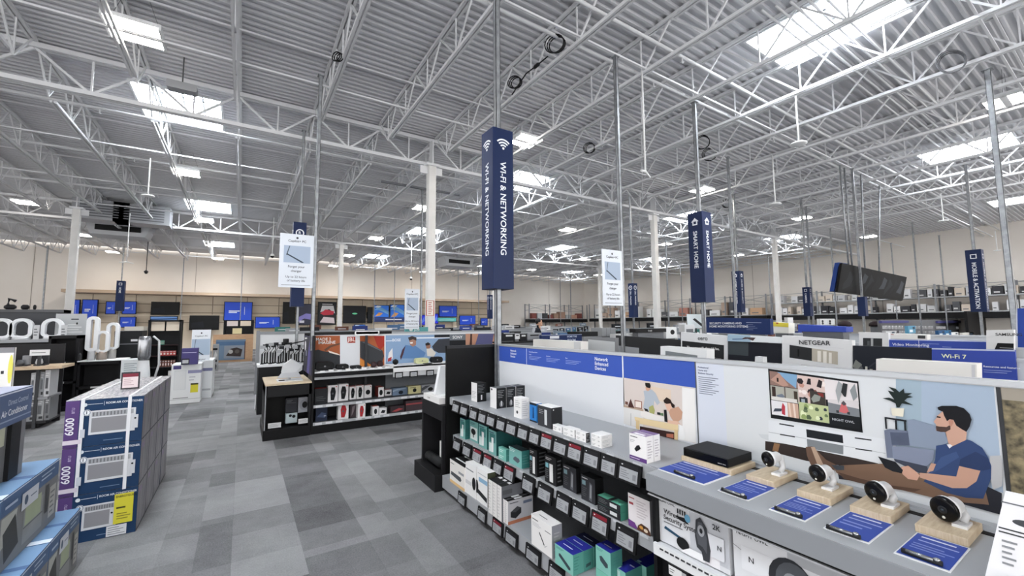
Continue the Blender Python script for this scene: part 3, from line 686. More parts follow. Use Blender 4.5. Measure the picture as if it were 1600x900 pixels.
Q([(400, 690), (450, 685), (500, 730), (560, 790), (640, 830), (620, 880), (520, 870), (440, 830), (410, 760)], '6a5245', 'a'); Q([(440, 690), (470, 690), (540, 830), (500, 850)], 'b49a86', 'a'); Q([(600, 830), (700, 835), (700, 870), (640, 870)], '42474f', 'a')
Q([(690, 640), (800, 620), (830, 665), (850, 640), (1010, 575), (1060, 590), (1170, 660), (1230, 760), (1265, 850), (1262, 980), (1180, 1190), (1000, 1180), (800, 1130), (560, 1010), (640, 900), (680, 780)], '33466f', 'b')
Q([(940, 780), (1100, 700), (1230, 770), (1262, 880), (1180, 900), (1000, 870), (930, 850)], '2a3a5f', 'b'); Q([(740, 760), (900, 700), (930, 760), (700, 900), (560, 960), (640, 900)], '3f547f', 'b')
Q([(930, 850), (1060, 880), (1150, 900), (1110, 1010), (1010, 1080), (860, 1080), (520, 970), (520, 920), (640, 930), (900, 960)], 'c49a86', 'b'); Q([(640, 820), (690, 830), (660, 900), (590, 920)], 'c49a86', 'b')
Q([(1145, 845), (1200, 835), (1260, 880), (1290, 910), (1270, 950), (1200, 940), (1155, 900)], 'cda08c', 'a')
Q([(760, 280), (700, 330), (695, 350), (665, 390), (692, 420), (690, 480), (740, 495), (790, 500), (820, 620), (850, 650), (1000, 580), (1010, 500), (900, 430), (870, 370), (830, 365), (800, 370)], 'c89f8c', 'b')
Q([(688, 432), (720, 440), (800, 445), (840, 420), (840, 470), (790, 497), (740, 497), (695, 485)], '4a3833', 'b'); Q([(700, 330), (740, 340), (735, 352), (695, 346)], '2b1d1b', 'b'); Q([(820, 380), (860, 365), (872, 400), (850, 440), (828, 430)], 'b98775', 'b')
Q([(705, 240), (750, 225), (900, 225), (980, 250), (1040, 310), (1060, 370), (1040, 440), (1005, 495), (960, 470), (900, 430), (870, 370), (830, 365), (805, 385), (775, 330), (760, 285), (715, 268)], '15151a', 'b')
Q([(800, 625), (830, 668), (862, 640), (840, 625)], 'e6e4e8', 'b')
Q([(965, 763), (1100, 805), (1160, 870), (1150, 895), (1080, 880), (1020, 850)], '1a1c22', 'a')
b.build('living_room_picture', g)
# leafy picture at the right end
LEAF = noise_mat('leafy_print', '1b1a10', '9a8c6c', 34, .5)
b = MB(); b.face([(XW-.0016, YA, .95), (XW-.0016, YA, 1.42), (XW-.0016, yF-.012, 1.42), (XW-.0016, yF-.012, .95)], LEAF); b.face([(XW-.0016, YA, 1.42), (XW-.0016, YA, 1.465), (XW-.0016, yF-.012, 1.465), (XW-.0016, yF-.012, 1.42)], 'a29a8e')
b.face([(XW-.003, yF-.012, .95), (XW-.003, yF-.012, 1.465), (XW-.003, yF, 1.465), (XW-.003, yF, .95)], '3a3b3e'); b.build('leafy_picture', g)
# the end cabinet beyond the black panel
e = thing('end_cabinet', (2.1, 4.45, 0), 'black open end cabinet on the aisle behind the black side panel', 'cabinet')
b = MB(); b.box((1.72, YB+.03, 0), (XW, 4.76, .17), '1b1b1d'); b.build('plinth', e, bevel=.004)
b = MB(); b.box((1.80, YB+.03, .70), (XW, 4.74, .86), '1d1d20'); b.box((1.80, 4.70, .17), (XW, 4.74, .70), '1d1d20'); b.box((1.80, YB+.031, .17), (XW, YB+.06, .70), '1d1d20'); b.box((2.2, YB+.06, .17), (2.22, 4.7, .7), '0b0b0c'); b.build('body', e)
b = MB(); b.box((1.80, 4.24, .86), (2.2, 4.70, .925), 'eceae9'); f = Fr((1.80, 4.70, .86), (0, -1, 0), (0, 0, 1), .46, .065); b.decor(f, [('tc', 'HOME', .35, .35, .3, '9a9896')])
b.box((1.86, 4.3, .925), (2.1, 4.6, .93), 'f5f5f5'); b.build('white_demo_box', label='flat white demo box lying on the black end cabinet', cat='box')
b = MB(); xa, xb = on(684, 640, y=4.45).x, on(697, 600, y=4.45).x; b.prism([(xa-.03, 4.45, .93), (xb+.06, 4.45, .93), (xb+.06, 4.45, 1.24), (xa+.03, 4.45, 1.24)], (0, .06, 0), 'eef0f2'); b.build('white_stand_speaker', label='tall white tapering demo device on the end cabinet against the black panel', cat='speaker')
b = MB(); b.box((1.86, 4.28, .17), (1.98, 4.36, .45), 'e6e4e2'); b.build('white_upright_carton', label='white upright carton standing inside the black end cabinet', cat='box')
b = MB(); b.tube([(1.84, 4.62, .24), (1.84, 4.26, .24)], .05, '232426', 12); b.build('soundbar_tube', label='dark speaker tube with white ends lying in the black end cabinet', cat='speaker')
o = bpy.data.objects[-1] if 0 else None
# ---------- cartons placed by their nearest lower corner
def carton(name, label, c, L, R, T, z, base, lf=(), rf=(), top=None, tf=(), side='L', group=None, depth=None, cat='box', rbase=None, start=None, n_prev=None):
    P = Vector(start) if start is not None else on(c[0], c[1], z=z)
    if side == 'L':
        w = along(P, (0, 1, 0), px=L) if isinstance(L, (int, float)) and L > 5 else L[0]
        d = depth if depth else along(P, (1, 0, 0), px=R)
    else:
        w = -along(P, (1, 0, 0), px=L) if isinstance(L, (int, float)) else L[0]
        d = depth if depth else along(P, (0, 1, 0), px=R)
    h = along(P, (0, 0, 1), py=T) if not isinstance(T, tuple) else T[0]
    w, d, h = abs(w), abs(d), abs(h); e = .0015
    b = MB(); fm = {}
    if top: fm['zp'] = top
    if side == 'L':
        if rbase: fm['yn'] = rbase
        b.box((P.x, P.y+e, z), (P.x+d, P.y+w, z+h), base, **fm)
        f1 = Fr((P.x, P.y+w, z), (0, -1, 0), (0, 0, 1), w, h); f2 = Fr((P.x, P.y+e, z), (1, 0, 0), (0, 0, 1), d, h); f3 = Fr((P.x, P.y+w, z+h), (0, -1, 0), (1, 0, 0), w, d)
    else:
        if rbase: fm['xp'] = rbase
        b.box((P.x-w, P.y, z), (P.x-e, P.y+d, z+h), base, **fm)
        f1 = Fr((P.x-w, P.y, z), (1, 0, 0), (0, 0, 1), w, h); f2 = Fr((P.x-e, P.y, z), (0, 1, 0), (0, 0, 1), d, h); f3 = Fr((P.x-w, P.y, z+h), (1, 0, 0), (0, 1, 0), w, d)
    b.decor(f1, lf); b.decor(f2, rf); b.decor(f3, tf)
    o = b.build(name, label=label, cat=cat, group=group)
    return o, P, w, d, h
ZT, ZM, ZL = .95, .56, .17
lines = lambda c, a=.12, bb=.15, cc=.85, d=.55, n=5: ('l', a, bb, cc, d, n, c)
BKR = [('l', .12, .5, .8, .9, 5, '8b8d90'), ('e', .5, .2, .22, .14, '6c6e72'), ('r', .44, .12, .56, .36, 'd8dadc')]
carton('router_carton', 'black and white carton standing alone at the far end of the top shelf', (745.5, 628.5), 736.5, 760, 599, ZT, 'e9e7e6', [lines('b0b0b0')], [('l', .1, .45, .8, .92, 6, '6f7276'), ('r', .4, .1, .55, .36, 'dfe1e3')], rbase='1b1c1e', top='1b1c1e')
o, P, w, d, h = carton('router_carton', 'front one of the three black and white cartons in a row on the top shelf', (776, 639), 766, 791, 607, ZT, 'e9e7e6', [('e', .25, .9, .12, .05, '2a2c30')], BKR, rbase='1f2022', top='55575a')
for i, nm in ((1, 'middle'), (2, 'rearmost')):
    carton('router_carton', nm+' one of the three black and white cartons in a row on the top shelf', (0, 0), (w,), 0, (h,), ZT, 'e9e7e6', [], BKR, rbase='26272a', top='55575a', depth=d*.97, start=(P.x+(d+.004)*i, P.y, ZT))
carton('hub_carton', 'white carton next to the slim blue package on the top shelf', (815, 655), 803, 827, 623, ZT, 'ecebea', [('e', .45, .28, .12, .08, '3b3d40'), lines('b9b9b9', .15, .5, .85, .9, 4)], [('l', .1, .1, .9, .9, 8, 'c9c9cb')])
carton('blue_package', 'slim bright blue package on the top shelf between white and charcoal cartons', (839, 661), 828, 0, 631, ZT, '2f7cc4', [('r', .0, .88, 1, 1, '1d2530'), ('p', [(.4, .2), (.62, .2), (.58, .75), (.45, .8)], '173a6b'), ('r', 0, 0, 1, .08, '1d2530')], depth=.05, top='e8e8e8')
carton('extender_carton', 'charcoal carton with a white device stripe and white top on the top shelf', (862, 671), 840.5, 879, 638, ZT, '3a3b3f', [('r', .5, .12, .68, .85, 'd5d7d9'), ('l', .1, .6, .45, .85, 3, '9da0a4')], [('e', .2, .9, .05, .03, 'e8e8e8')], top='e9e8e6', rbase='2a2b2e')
SMW = [('l', .08, .2, .5, .8, 2, 'a9a9a9'), ('e', .75, .5, .1, .2, 'c9c9c9')]
for c, L, R, T, n, lab in (((878, 677), 864, 886, 667, 1, 'single small white box, farthest of the low row on the top shelf'), ((898, 685), 880, 908, 672, 2, 'of the two small white boxes stacked beside the charcoal carton'),
                      ((916, 692), 900, 922, 677, 2, 'of the two small white boxes with a black end'), ((940, 701), 924, 957, 681, 3, 'of the nearest stack of three small white boxes')):
    P = on(*c, z=ZT); h = along(P, (0, 0, 1), py=T)/n
    for i in range(n):
        pos = ['lowest', 'middle', 'topmost'][i] if n == 3 else ['lower one', 'upper one'][i] if n == 2 else ''
        carton('adapter_box', (pos+' '+lab).strip(), c, L, R, (h*.97,), ZT+h*i, 'f0efee', SMW, [('l', .1, .2, .9, .8, 2, 'bdbdbd')], start=(P.x, P.y, ZT), rbase='3a3a3c' if n == 2 and c[0] == 916 else None)
o, P, w, d, h = carton('enclosure_carton', 'front one of two white and purple cartons standing near the display counter', (1011, 725), 984, 1022, 683, ZT, 'f2f0f0', [('r', 0, 0, 1, .15, '5f3d7c'), ('l', .08, .85, .5, .93, 1, '4a4a4e'), ('p', [(.3, .42), (.42, .34), (.68, .5), (.6, .62), (.45, .58)], '1f2023'), ('l', .06, .04, .6, .11, 1, 'd9cfe2'), ('l', .06, .66, .4, .78, 2, 'b0b0b4')],
                        [('l', .15, .15, .85, .85, 7, 'c0bcc0')], top='9a86a5', tf=[('r', .2, .1, .8, .5, 'efeaf0')])
carton('enclosure_carton', 'rear one of two white and purple cartons standing near the display counter', (0, 0), (w,), 0, (h,), ZT, 'f2f0f0', [], [('l', .15, .15, .85, .85, 7, 'c0bcc0')], top='7d6590', depth=d*.9, start=(P.x+d+.004, P.y, ZT))
# middle shelf
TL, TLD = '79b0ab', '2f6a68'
TEAL = [('r', .08, .08, .5, .45, 'dbe9e6'), ('r', .15, .5, .85, .86, '3f7d7b'), ('p', [(.42, .1), (.62, .1), (.66, .7), (.38, .7)], 'f0f3f3'), ('l', .1, .86, .7, .95, 1, '1e2d52')]
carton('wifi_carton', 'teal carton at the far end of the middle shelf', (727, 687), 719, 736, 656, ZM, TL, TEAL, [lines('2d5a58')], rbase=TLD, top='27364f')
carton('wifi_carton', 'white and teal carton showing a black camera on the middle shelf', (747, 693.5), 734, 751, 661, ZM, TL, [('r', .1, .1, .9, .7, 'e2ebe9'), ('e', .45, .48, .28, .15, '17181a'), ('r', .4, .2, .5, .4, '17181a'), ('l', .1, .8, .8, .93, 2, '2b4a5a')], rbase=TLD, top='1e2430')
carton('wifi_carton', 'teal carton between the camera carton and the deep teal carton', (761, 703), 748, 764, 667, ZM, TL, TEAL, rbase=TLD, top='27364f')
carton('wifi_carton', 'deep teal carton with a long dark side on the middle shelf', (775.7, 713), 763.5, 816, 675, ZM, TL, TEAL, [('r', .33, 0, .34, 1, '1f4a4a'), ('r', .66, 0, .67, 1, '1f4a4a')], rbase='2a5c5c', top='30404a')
P = on(791, 722, z=ZM); h = along(P, (0, 0, 1), py=703)/2
for i in range(2): carton('cable_box', ['lower', 'upper'][i]+' small teal box between two larger teal cartons', (0, 0), 779, 797, (h*.97,), ZM+h*i, '7cc0b4', [('l', .1, .2, .8, .8, 2, 'd3ebe6')], start=(P.x, P.y, ZM), rbase='4a8f88')
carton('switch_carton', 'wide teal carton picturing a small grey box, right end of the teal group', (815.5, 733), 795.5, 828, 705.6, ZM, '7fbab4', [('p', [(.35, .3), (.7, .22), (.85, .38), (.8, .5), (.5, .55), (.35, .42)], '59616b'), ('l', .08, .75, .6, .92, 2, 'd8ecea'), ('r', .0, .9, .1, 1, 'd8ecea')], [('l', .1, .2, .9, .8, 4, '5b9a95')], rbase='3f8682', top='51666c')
BKM = [('r', .42, .08, .72, .72, 'e6e6e6'), ('l', .1, .82, .7, .93, 2, 'd0d0d0'), ('r', .08, .55, .34, .72, '7fb5c0'), ('l', .08, .15, .36, .5, 5, '6b6d70')]
carton('modem_carton', 'black carton with a white modem picture beside the wide teal carton', (839.5, 746), 827.5, 856, 704.5, ZM, '232427', BKM, [('l', .2, .1, .9, .95, 6, '55575a')], rbase='121214')
carton('modem_carton', 'black carton with a white modem picture, nearer and taller than its twin', (869.5, 761), 851.5, 879, 716.5, ZM, '232427', BKM, [('l', .2, .1, .9, .95, 6, '606265')], rbase='121214')
DKM = [('p', [(.55, .1), (.75, .06), (.8, .75), (.6, .82)], '5e6167'), ('p', [(.62, .2), (.72, .18), (.76, .7), (.66, .75)], '97999d'), ('r', .08, .62, .34, .8, '7d9aa2'), ('l', .08, .15, .42, .55, 5, '55575b'), ('l', .08, .86, .5, .95, 1, 'c8c8c8')]
carton('modem_carton', 'dark grey carton with a slate tower picture on the middle shelf', (901, 772), 880, 908, 733, ZM, '34353a', DKM, rbase='1b1c1f', top='2a2b2e')
carton('modem_carton', 'dark grey carton with a slate tower picture beside the green-topped flat boxes', (930.5, 790), 908.5, 944, 750, ZM, '34353a', DKM, rbase='17181a', top='2a2b2e')
P = on(970, 815, z=ZM); h = .045
for i in range(2): carton('hub_box', ['lower', 'upper'][i]+' flat black and green box next to the white purple-footed carton', (0, 0), 934, 982, (h*.98,), ZM+h*i, '27292d', [('r', .55, .3, .85, .75, 'd9dcdc'), ('l', .06, .2, .45, .8, 3, '6b6e70')], [('r', 0, 0, 1, 1, '4f9a86')], top='6cc0a4', start=(P.x, P.y, ZM), tf=[('r', .45, 0, .6, 1, '2f3b3a')])
carton('tape_carton', 'white carton with purple foot and beads picture at the near end of the middle shelf', (1017, 838), 982.5, 1027, 784, ZM, 'ece6e8', [('l', .05, .84, .3, .92, 1, 'a3484e'), ('r', .05, .68, .25, .75, 'a3484e'), ('l', .4, .35, .9, .9, 7, 'cfc6ca'), ('p', [(0, 0), (.45, 0), (.3, .17), (0, .2)], '6e3f86'), ('p', [(.4, .0), (1, 0), (1, .08), (.9, .2), (.6, .24), (.45, .14)], '5a3a2c'), ('e', .6, .12, .09, .05, 'd79a4a'), ('e', .8, .09, .09, .05, 'e8d6c0'), ('e', .72, .17, .05, .03, '2a1c18')], [('l', .1, .1, .6, .4, 4, '8e8c90')], rbase='8d8f93', top='6a6c70')
# bottom shelf
carton('printer_carton', 'white carton with an orange foot at the far end of the bottom shelf', (726, 769), 703, 0, 731, ZL, 'f1ede8', [('r', 0, 0, 1, .13, 'e8c48e'), ('p', [(.08, .35), (.72, .28), (.8, .38), (.74, .48), (.1, .5)], '55585c'), ('r', .6, .6, .95, .7, 'a0a2a6'), ('l', .06, .82, .3, .9, 1, '55585c')], depth=.25, top='151516', tf=[('r', .05, .2, .95, .27, 'e9e9e9'), ('r', .1, .55, .5, .65, 'e9e9e9')])
carton('router_box', 'plain white carton between the orange-footed and the blue-labelled cartons', (744, 781), 727.5, 0, 731, ZL, 'f4f3f2', [('l', .05, .75, .75, .86, 1, '8c8e92'), ('r', 0, .32, .55, .44, 'd9d9da'), ('e', .8, .45, .17, .2, '1b1b1d')], depth=.22, top='f6f5f4')
carton('router_box', 'white carton with a light blue label and black lens on the bottom shelf', (762, 794), 745, 775, 740, ZL, 'f4f3f2', [('r', .2, .62, .98, .75, '8fb4cf'), ('l', .1, .82, .9, .9, 1, 'c9c9c9'), ('e', .02, .42, .14, .2, '1b1b1d'), ('p', [(.1, .24), (.95, .12), (.95, .26), (.1, .38)], '2b2c2f')], top='f6f5f4', rbase='4b5040')
WB = [('l', .05, .05, .6, .95, 10, 'd3d1cf')]
P0 = on(784, 816, z=ZL)
for i in range(3):
    px0 = (763, 770, 777, 784)
    y1 = P0.y+along(P0, (0, 1, 0), px=px0[i]); y0 = P0.y+along(P0, (0, 1, 0), px=px0[i+1]) if i < 2 else P0.y
    h = along(P0, (0, 0, 1), py=761)
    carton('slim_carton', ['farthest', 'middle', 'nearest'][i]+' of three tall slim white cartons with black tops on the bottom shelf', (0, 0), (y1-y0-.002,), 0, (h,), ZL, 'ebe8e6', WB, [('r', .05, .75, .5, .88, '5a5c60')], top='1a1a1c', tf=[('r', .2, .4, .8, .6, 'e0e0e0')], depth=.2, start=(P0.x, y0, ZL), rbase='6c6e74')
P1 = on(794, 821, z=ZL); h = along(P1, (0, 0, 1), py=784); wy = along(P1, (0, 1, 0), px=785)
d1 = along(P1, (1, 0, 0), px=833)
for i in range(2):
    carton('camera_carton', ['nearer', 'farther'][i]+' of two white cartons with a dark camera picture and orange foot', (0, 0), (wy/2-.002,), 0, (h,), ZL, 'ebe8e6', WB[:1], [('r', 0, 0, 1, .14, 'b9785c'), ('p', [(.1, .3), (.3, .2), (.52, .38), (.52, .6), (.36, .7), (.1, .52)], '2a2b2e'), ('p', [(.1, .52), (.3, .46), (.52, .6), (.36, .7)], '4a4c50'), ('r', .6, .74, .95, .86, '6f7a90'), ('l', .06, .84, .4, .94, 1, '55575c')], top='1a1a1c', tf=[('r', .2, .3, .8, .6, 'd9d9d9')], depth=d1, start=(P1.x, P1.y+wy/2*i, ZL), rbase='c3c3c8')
carton('tablet_carton', 'tall white carton with a thin pen picture standing alone on the bottom shelf', (863, 874), 830.5, 879, 823, ZL, 'f1efee', [('l', .06, .84, .34, .92, 1, '3a3b3e'), ('p', [(.38, .55), (.42, .57), (.66, .26), (.62, .24)], '2a2b2e'), ('p', [(.62, .2), (.8, .32), (.68, .2)], 'b9b9bb'), ('l', .08, .66, .5, .8, 3, 'c9c9cb'), ('l', .68, .7, .95, .78, 1, '8b8b8e')], [('l', .2, .2, .8, .8, 6, 'bcbcc0')], rbase='9d9fa4', top='f3f1ef', tf=[('l', .2, .3, .6, .5, 1, '55565a')])
TLF = [('p', [(.22, .62), (.3, .66), (.85, .3), (.85, .18), (.75, .15), (.22, .5)], '3d4b52'), ('l', .08, .82, .6, .94, 2, '4a8a84')]
TTF = [('l', .2, .4, .7, .6, 1, 'd5daf2')]
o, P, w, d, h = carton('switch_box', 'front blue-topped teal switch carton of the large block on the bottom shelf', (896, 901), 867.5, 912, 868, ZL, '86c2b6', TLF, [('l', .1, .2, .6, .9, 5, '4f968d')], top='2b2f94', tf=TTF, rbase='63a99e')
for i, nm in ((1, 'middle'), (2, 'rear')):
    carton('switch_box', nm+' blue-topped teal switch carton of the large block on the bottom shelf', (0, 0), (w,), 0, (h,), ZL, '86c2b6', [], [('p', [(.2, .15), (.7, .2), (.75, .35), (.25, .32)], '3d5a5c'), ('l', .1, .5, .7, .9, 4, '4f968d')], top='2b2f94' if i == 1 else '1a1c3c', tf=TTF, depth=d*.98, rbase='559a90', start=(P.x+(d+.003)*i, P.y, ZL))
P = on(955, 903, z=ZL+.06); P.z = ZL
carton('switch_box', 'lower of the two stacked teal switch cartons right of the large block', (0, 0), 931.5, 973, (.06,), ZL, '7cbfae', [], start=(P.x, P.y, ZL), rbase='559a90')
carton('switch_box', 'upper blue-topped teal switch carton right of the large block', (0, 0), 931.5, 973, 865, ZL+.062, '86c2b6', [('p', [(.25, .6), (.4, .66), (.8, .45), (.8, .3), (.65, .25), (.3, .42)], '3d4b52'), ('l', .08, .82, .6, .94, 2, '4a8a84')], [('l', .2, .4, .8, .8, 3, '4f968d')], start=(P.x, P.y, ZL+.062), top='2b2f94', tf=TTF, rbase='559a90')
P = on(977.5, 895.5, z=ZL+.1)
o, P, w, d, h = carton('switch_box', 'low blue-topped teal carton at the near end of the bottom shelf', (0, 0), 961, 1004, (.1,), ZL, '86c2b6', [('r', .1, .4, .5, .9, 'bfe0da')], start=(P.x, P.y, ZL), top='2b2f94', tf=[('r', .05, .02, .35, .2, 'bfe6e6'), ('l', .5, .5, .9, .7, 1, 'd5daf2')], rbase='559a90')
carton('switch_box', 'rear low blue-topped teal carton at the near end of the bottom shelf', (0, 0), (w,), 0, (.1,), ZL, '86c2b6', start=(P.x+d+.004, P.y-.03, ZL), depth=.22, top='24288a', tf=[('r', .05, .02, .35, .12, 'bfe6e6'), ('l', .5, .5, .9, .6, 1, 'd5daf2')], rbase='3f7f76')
# ---------- electronic price displays on the shelf edges
def price_tags(rows, x, ztop, h, shelf, red=(), tilt=.02):
    P0 = Vector((x, 0, ztop)); n = len(rows)
    for i, (a, c) in enumerate(rows):
        y1 = along(P0, (0, 1, 0), px=a); y0 = along(P0, (0, 1, 0), px=c); w = y1-y0
        b = MB(); A = [(x, y1, ztop-h), (x, y0, ztop-h), (x, y0, ztop), (x, y1, ztop)]
        xx = x-.014; q = [(xx-tilt, y1, ztop-h), (xx-tilt, y0, ztop-h), (xx, y0, ztop), (xx, y1, ztop)]
        b.prism(q, (.012, 0, 0), '141416')
        up = Vector((tilt, 0, h)); f = Fr(q[0], (0, -1, 0), up, w, up.length)
        b.decor(f, [('r', .1, .1, .88, .70, 'a2a4a8'), ('r', .1, .74, .88, .93, '7c1f2c' if i in red else '1f1f22'), ('l', .15, .2, .55, .62, 4, '7c7e82'), ('r', .68, .22, .82, .5, '84868a'), ('e', .2, .84, .04, .03, 'e8e8e8')])
        wh = 'farthest' if i == 0 else 'nearest' if i == n-1 else None
        lab = ('red-headed ' if i in red else 'black ')+'price display hung on the edge of the %s shelf' % shelf
        b.build('price_display', label=lab if wh is None else wh+' '+lab, cat='price display', group=None if wh else ('red-headed' if i in red else 'black')+' price displays of the %s shelf' % shelf)
price_tags([(710, 721), (722, 734), (737, 749), (750.6, 763), (763.6, 777), (779, 793), (794, 810.6), (812, 829), (830, 847), (848, 867), (868, 890), (890, 913.6), (914.5, 941), (942, 968), (969, 1005)], 1.868, .935, .105, 'top', (9, 11))
price_tags([(711, 723), (726, 739), (741, 756), (758, 772), (774, 788), (790, 807), (819, 838), (843, 866), (872, 895), (897, 923), (927, 955), (965, 998)], 1.908, .55, .115, 'middle', (2, 3, 5, 10))
price_tags([(718, 730), (749, 762), (772, 788), (792, 811), (824, 847), (860, 884)], 1.79, .15, .1, 'bottom', (2,), .01)
# ---------- big security camera kits
def kit(px0, label, y_len, big, x0=1.85):
    y1 = along((x0, 0, .62), (0, 1, 0), px=px0); y0 = y1-y_len; z0, z1 = .605, .838
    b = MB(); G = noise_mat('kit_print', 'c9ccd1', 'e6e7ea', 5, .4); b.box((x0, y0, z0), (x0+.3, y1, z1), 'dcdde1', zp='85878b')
    f = Fr((x0, y1, z0), (0, -1, 0), (0, 0, 1), y_len, z1-z0)
    if big: b.decor(f, [('r', .5, .72, 1, 1, 'aeb0b5'), ('t', 'NIGHT OWL', .04, .84, .07, '2f3034'), ('p', [(0, .63), (.35, .4), (.35, .39), (0, .62)], '6c6e72'), ('r', .08, .25, .4, .66, 'e3e4e8'), ('t', 'N', .15, .42, .1, '33353a'),
                        ('e', .52, .38, .19, .4, '303237'), ('e', .55, .38, .16, .35, '54575d'), ('e', .53, .42, .07, .13, '8f9298'), ('e', .53, .42, .03, .055, '23252d'), ('t', 'Wired', .72, .42, .11, '2c2d31'), ('t', '4K', .9, .66, .12, '2c2d31')])
    else: b.decor(f, [('r', .5, .1, 1, .92, 'c3c5cb'), ('r', .66, .0, .88, .25, 'eceaee'), ('t', 'NIGHT OWL', .03, .84, .055, '2f3034'), ('t', 'Wired', .12, .62, .1, '2c2d31'), ('t', 'Security System', .12, .5, .1, '2c2d31'), ('l', .12, .42, .4, .47, 1, '6e7074'), ('p', [(.12, .3), (.4, .22), (.4, .27), (.14, .36)], '2f5068'),
                      ('p', [(.3, .68), (.36, .62), (.5, .6), (.44, .7)], '1d1e21')]+[('r', .33+.035*i, .74, .35+.035*i, .84, '2a2b2e') for i in range(4)]+[('e', .48, .72, .04, .08, '6fa6c6'), ('e', .4, .17, .09, .12, '151618'),
                      ('p', [(.35, .0), (.7, .0), (.7, .15), (.5, .15)], 'f2f2f4'), ('r', .72, .2, .95, .62, 'dcdde2'), ('p', [(.58, .45), (.6, .78), (.66, .86), (.74, .7), (.78, .3), (.76, .06), (.68, .05), (.66, .2), (.6, .25)], '3a3c41'), ('p', [(.6, .5), (.63, .76), (.68, .76), (.74, .5), (.73, .2), (.68, .3), (.62, .32)], '56585e'), ('e', .665, .6, .045, .11, 'a0a2a8'), ('e', .667, .6, .02, .05, '2a2b30'), ('t', '2K', .82, .74, .1, '2c2d31'), ('t', 'N', .87, .38, .09, '33353a')])
    f3 = Fr((x0, y1, z1), (0, -1, 0), (1, 0, 0), y_len, .3); b.decor(f3, [('l', .1, .15, .45, .35, 1, '2a2b2e'), ('l', .55, .15, .9, .35, 1, '2a2b2e')])
    return b.build('camera_kit_carton', label=label, cat='box'), y0
L0 = 1.85
ya = along((L0, 0, .62), (0, 1, 0), px=1027); yb_ = along((L0, 0, .62), (0, 1, 0), px=1141)
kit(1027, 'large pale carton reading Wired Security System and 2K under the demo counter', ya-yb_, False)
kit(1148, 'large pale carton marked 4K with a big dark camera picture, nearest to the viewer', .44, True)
b = MB(); y = along((1.79, 0, .56), (0, 1, 0), px=1044); b.prism([(1.786, y, .50), (1.786, y-.11, .50), (1.786, y-.11, .555), (1.786, y, .555)], (.008, 0, 0), '1a1a1c'); f = Fr((1.786, y, .5), (0, -1, 0), (0, 0, 1), .11, .055)
b.decor(f, [('r', .05, .12, .7, .88, 'e8e8e8'), ('r', .7, .2, .92, .85, 'b9b9bb'), ('l', .1, .3, .4, .7, 2, '7a7a7a')]); b.build('price_display', label='small white price card below the wired security kit', cat='price display')
# ---------- demo counter: boards, cards, bars, cameras
ZC = .945
def board(c, L, R, T, label):
    P = on(*c, z=ZC); w = along(P, (0, 1, 0), px=L); d = along(P, (1, 0, 0), px=R)
    b = MB(); b.box((P.x, P.y, ZC), (P.x+d, P.y+w, ZC+.028), OAK); b.build('wooden_plinth', label=label, cat='plinth', bevel=.002); return P, w, d
def card(quad, label, n=2):
    P = [on(a, c, z=ZC) for a, c in quad]; o, r, u = P[0], P[3]-P[0], P[1]-P[0]
    x0 = (P[0].x+P[3].x)/2; x1 = (P[1].x+P[2].x)/2; y1 = (P[0].y+P[1].y)/2; y0 = (P[2].y+P[3].y)/2; w, h = y1-y0, x1-x0
    b = MB(); b.box((x0, y0, ZC), (x1, y1, ZC+.003), 'e9eaec'); f = Fr((x0, y1, ZC+.003), (0, -1, 0), (1, 0, 0), w, h)
    b.decor(f, [('r', .03, .03, .97, .97, '3b52a6'), ('l', .15, .8, .8, .92, 1, 'e8ecfa'), ('l', .15, .66, .9, .76, 1, 'aab6e4'), ('l', .12, .35, .9, .6, n, '8d9cd8')])
    b.build('information_card', label=label, cat='card')
def bar(a, c, label):
    A, B = on(*a, z=ZC+.012), on(*c, z=ZC+.012); B.x = A.x+(B.x-A.x)*.3; d = (B-A)
    t = thing('security_bar', (A+B)/2-Vector((0, 0, .008)), label, 'bar')
    b = MB(); b.tube([A, B], .0085, '232427', 8); bd_ = b.build('body', t)
    b = MB(); b.tube([A.lerp(B, .12)+Vector((-.003, 0, .004)), A.lerp(B, .8)+Vector((-.003, 0, .004))], .006, M('8f9194', .25, .8), 8); b.lathe(A.lerp(B, .88)+Vector((0, 0, .004)), [(.008, 0), (.009, .006), (.004, .009)], M('b9bbbd', .2, .8), n=10); b.build('metal_strip', bd_)
P, w, d = board((1143, 744), 1064.5, 1181, 736, 'wide pale oak plinth under the black recorder')
P = on(1138, 732, z=ZC+.028); w = along(P, (0, 1, 0), px=1068); d = along(P, (1, 0, 0), px=1175)
t = thing('video_recorder', (P.x+d/2, P.y+w/2, ZC+.028), 'flat black video recorder lying on the wide oak plinth', 'recorder')
b = MB(); b.box((P.x+.006, P.y, ZC+.030), (P.x+d, P.y+w, ZC+.072), '1a1b1d'); b.build('case', t, bevel=.002)
b = MB(); b.box((P.x, P.y+.002, ZC+.028), (P.x+.006, P.y+w-.002, ZC+.07), M('0a0a0b', .15)); f = Fr((P.x, P.y+.06, ZC+.03), (0, -1, 0), (0, 0, 1), .05, .04); b.decor(f, [('t', 'NIGHT OWL', .1, .2, .14, 'c9cbce')]); b.build('front_panel', t)
boards = [((1210, 763.5), 1165.7, 1247, 'first small oak plinth, next to the recorder'), ((1299, 791), 1245, 1334, 'second small oak plinth from the recorder'), ((1393, 820), 1328, 1422, 'third small oak plinth from the recorder'), ((1514, 856), 1430, 1536, 'nearest small oak plinth at the right end')]
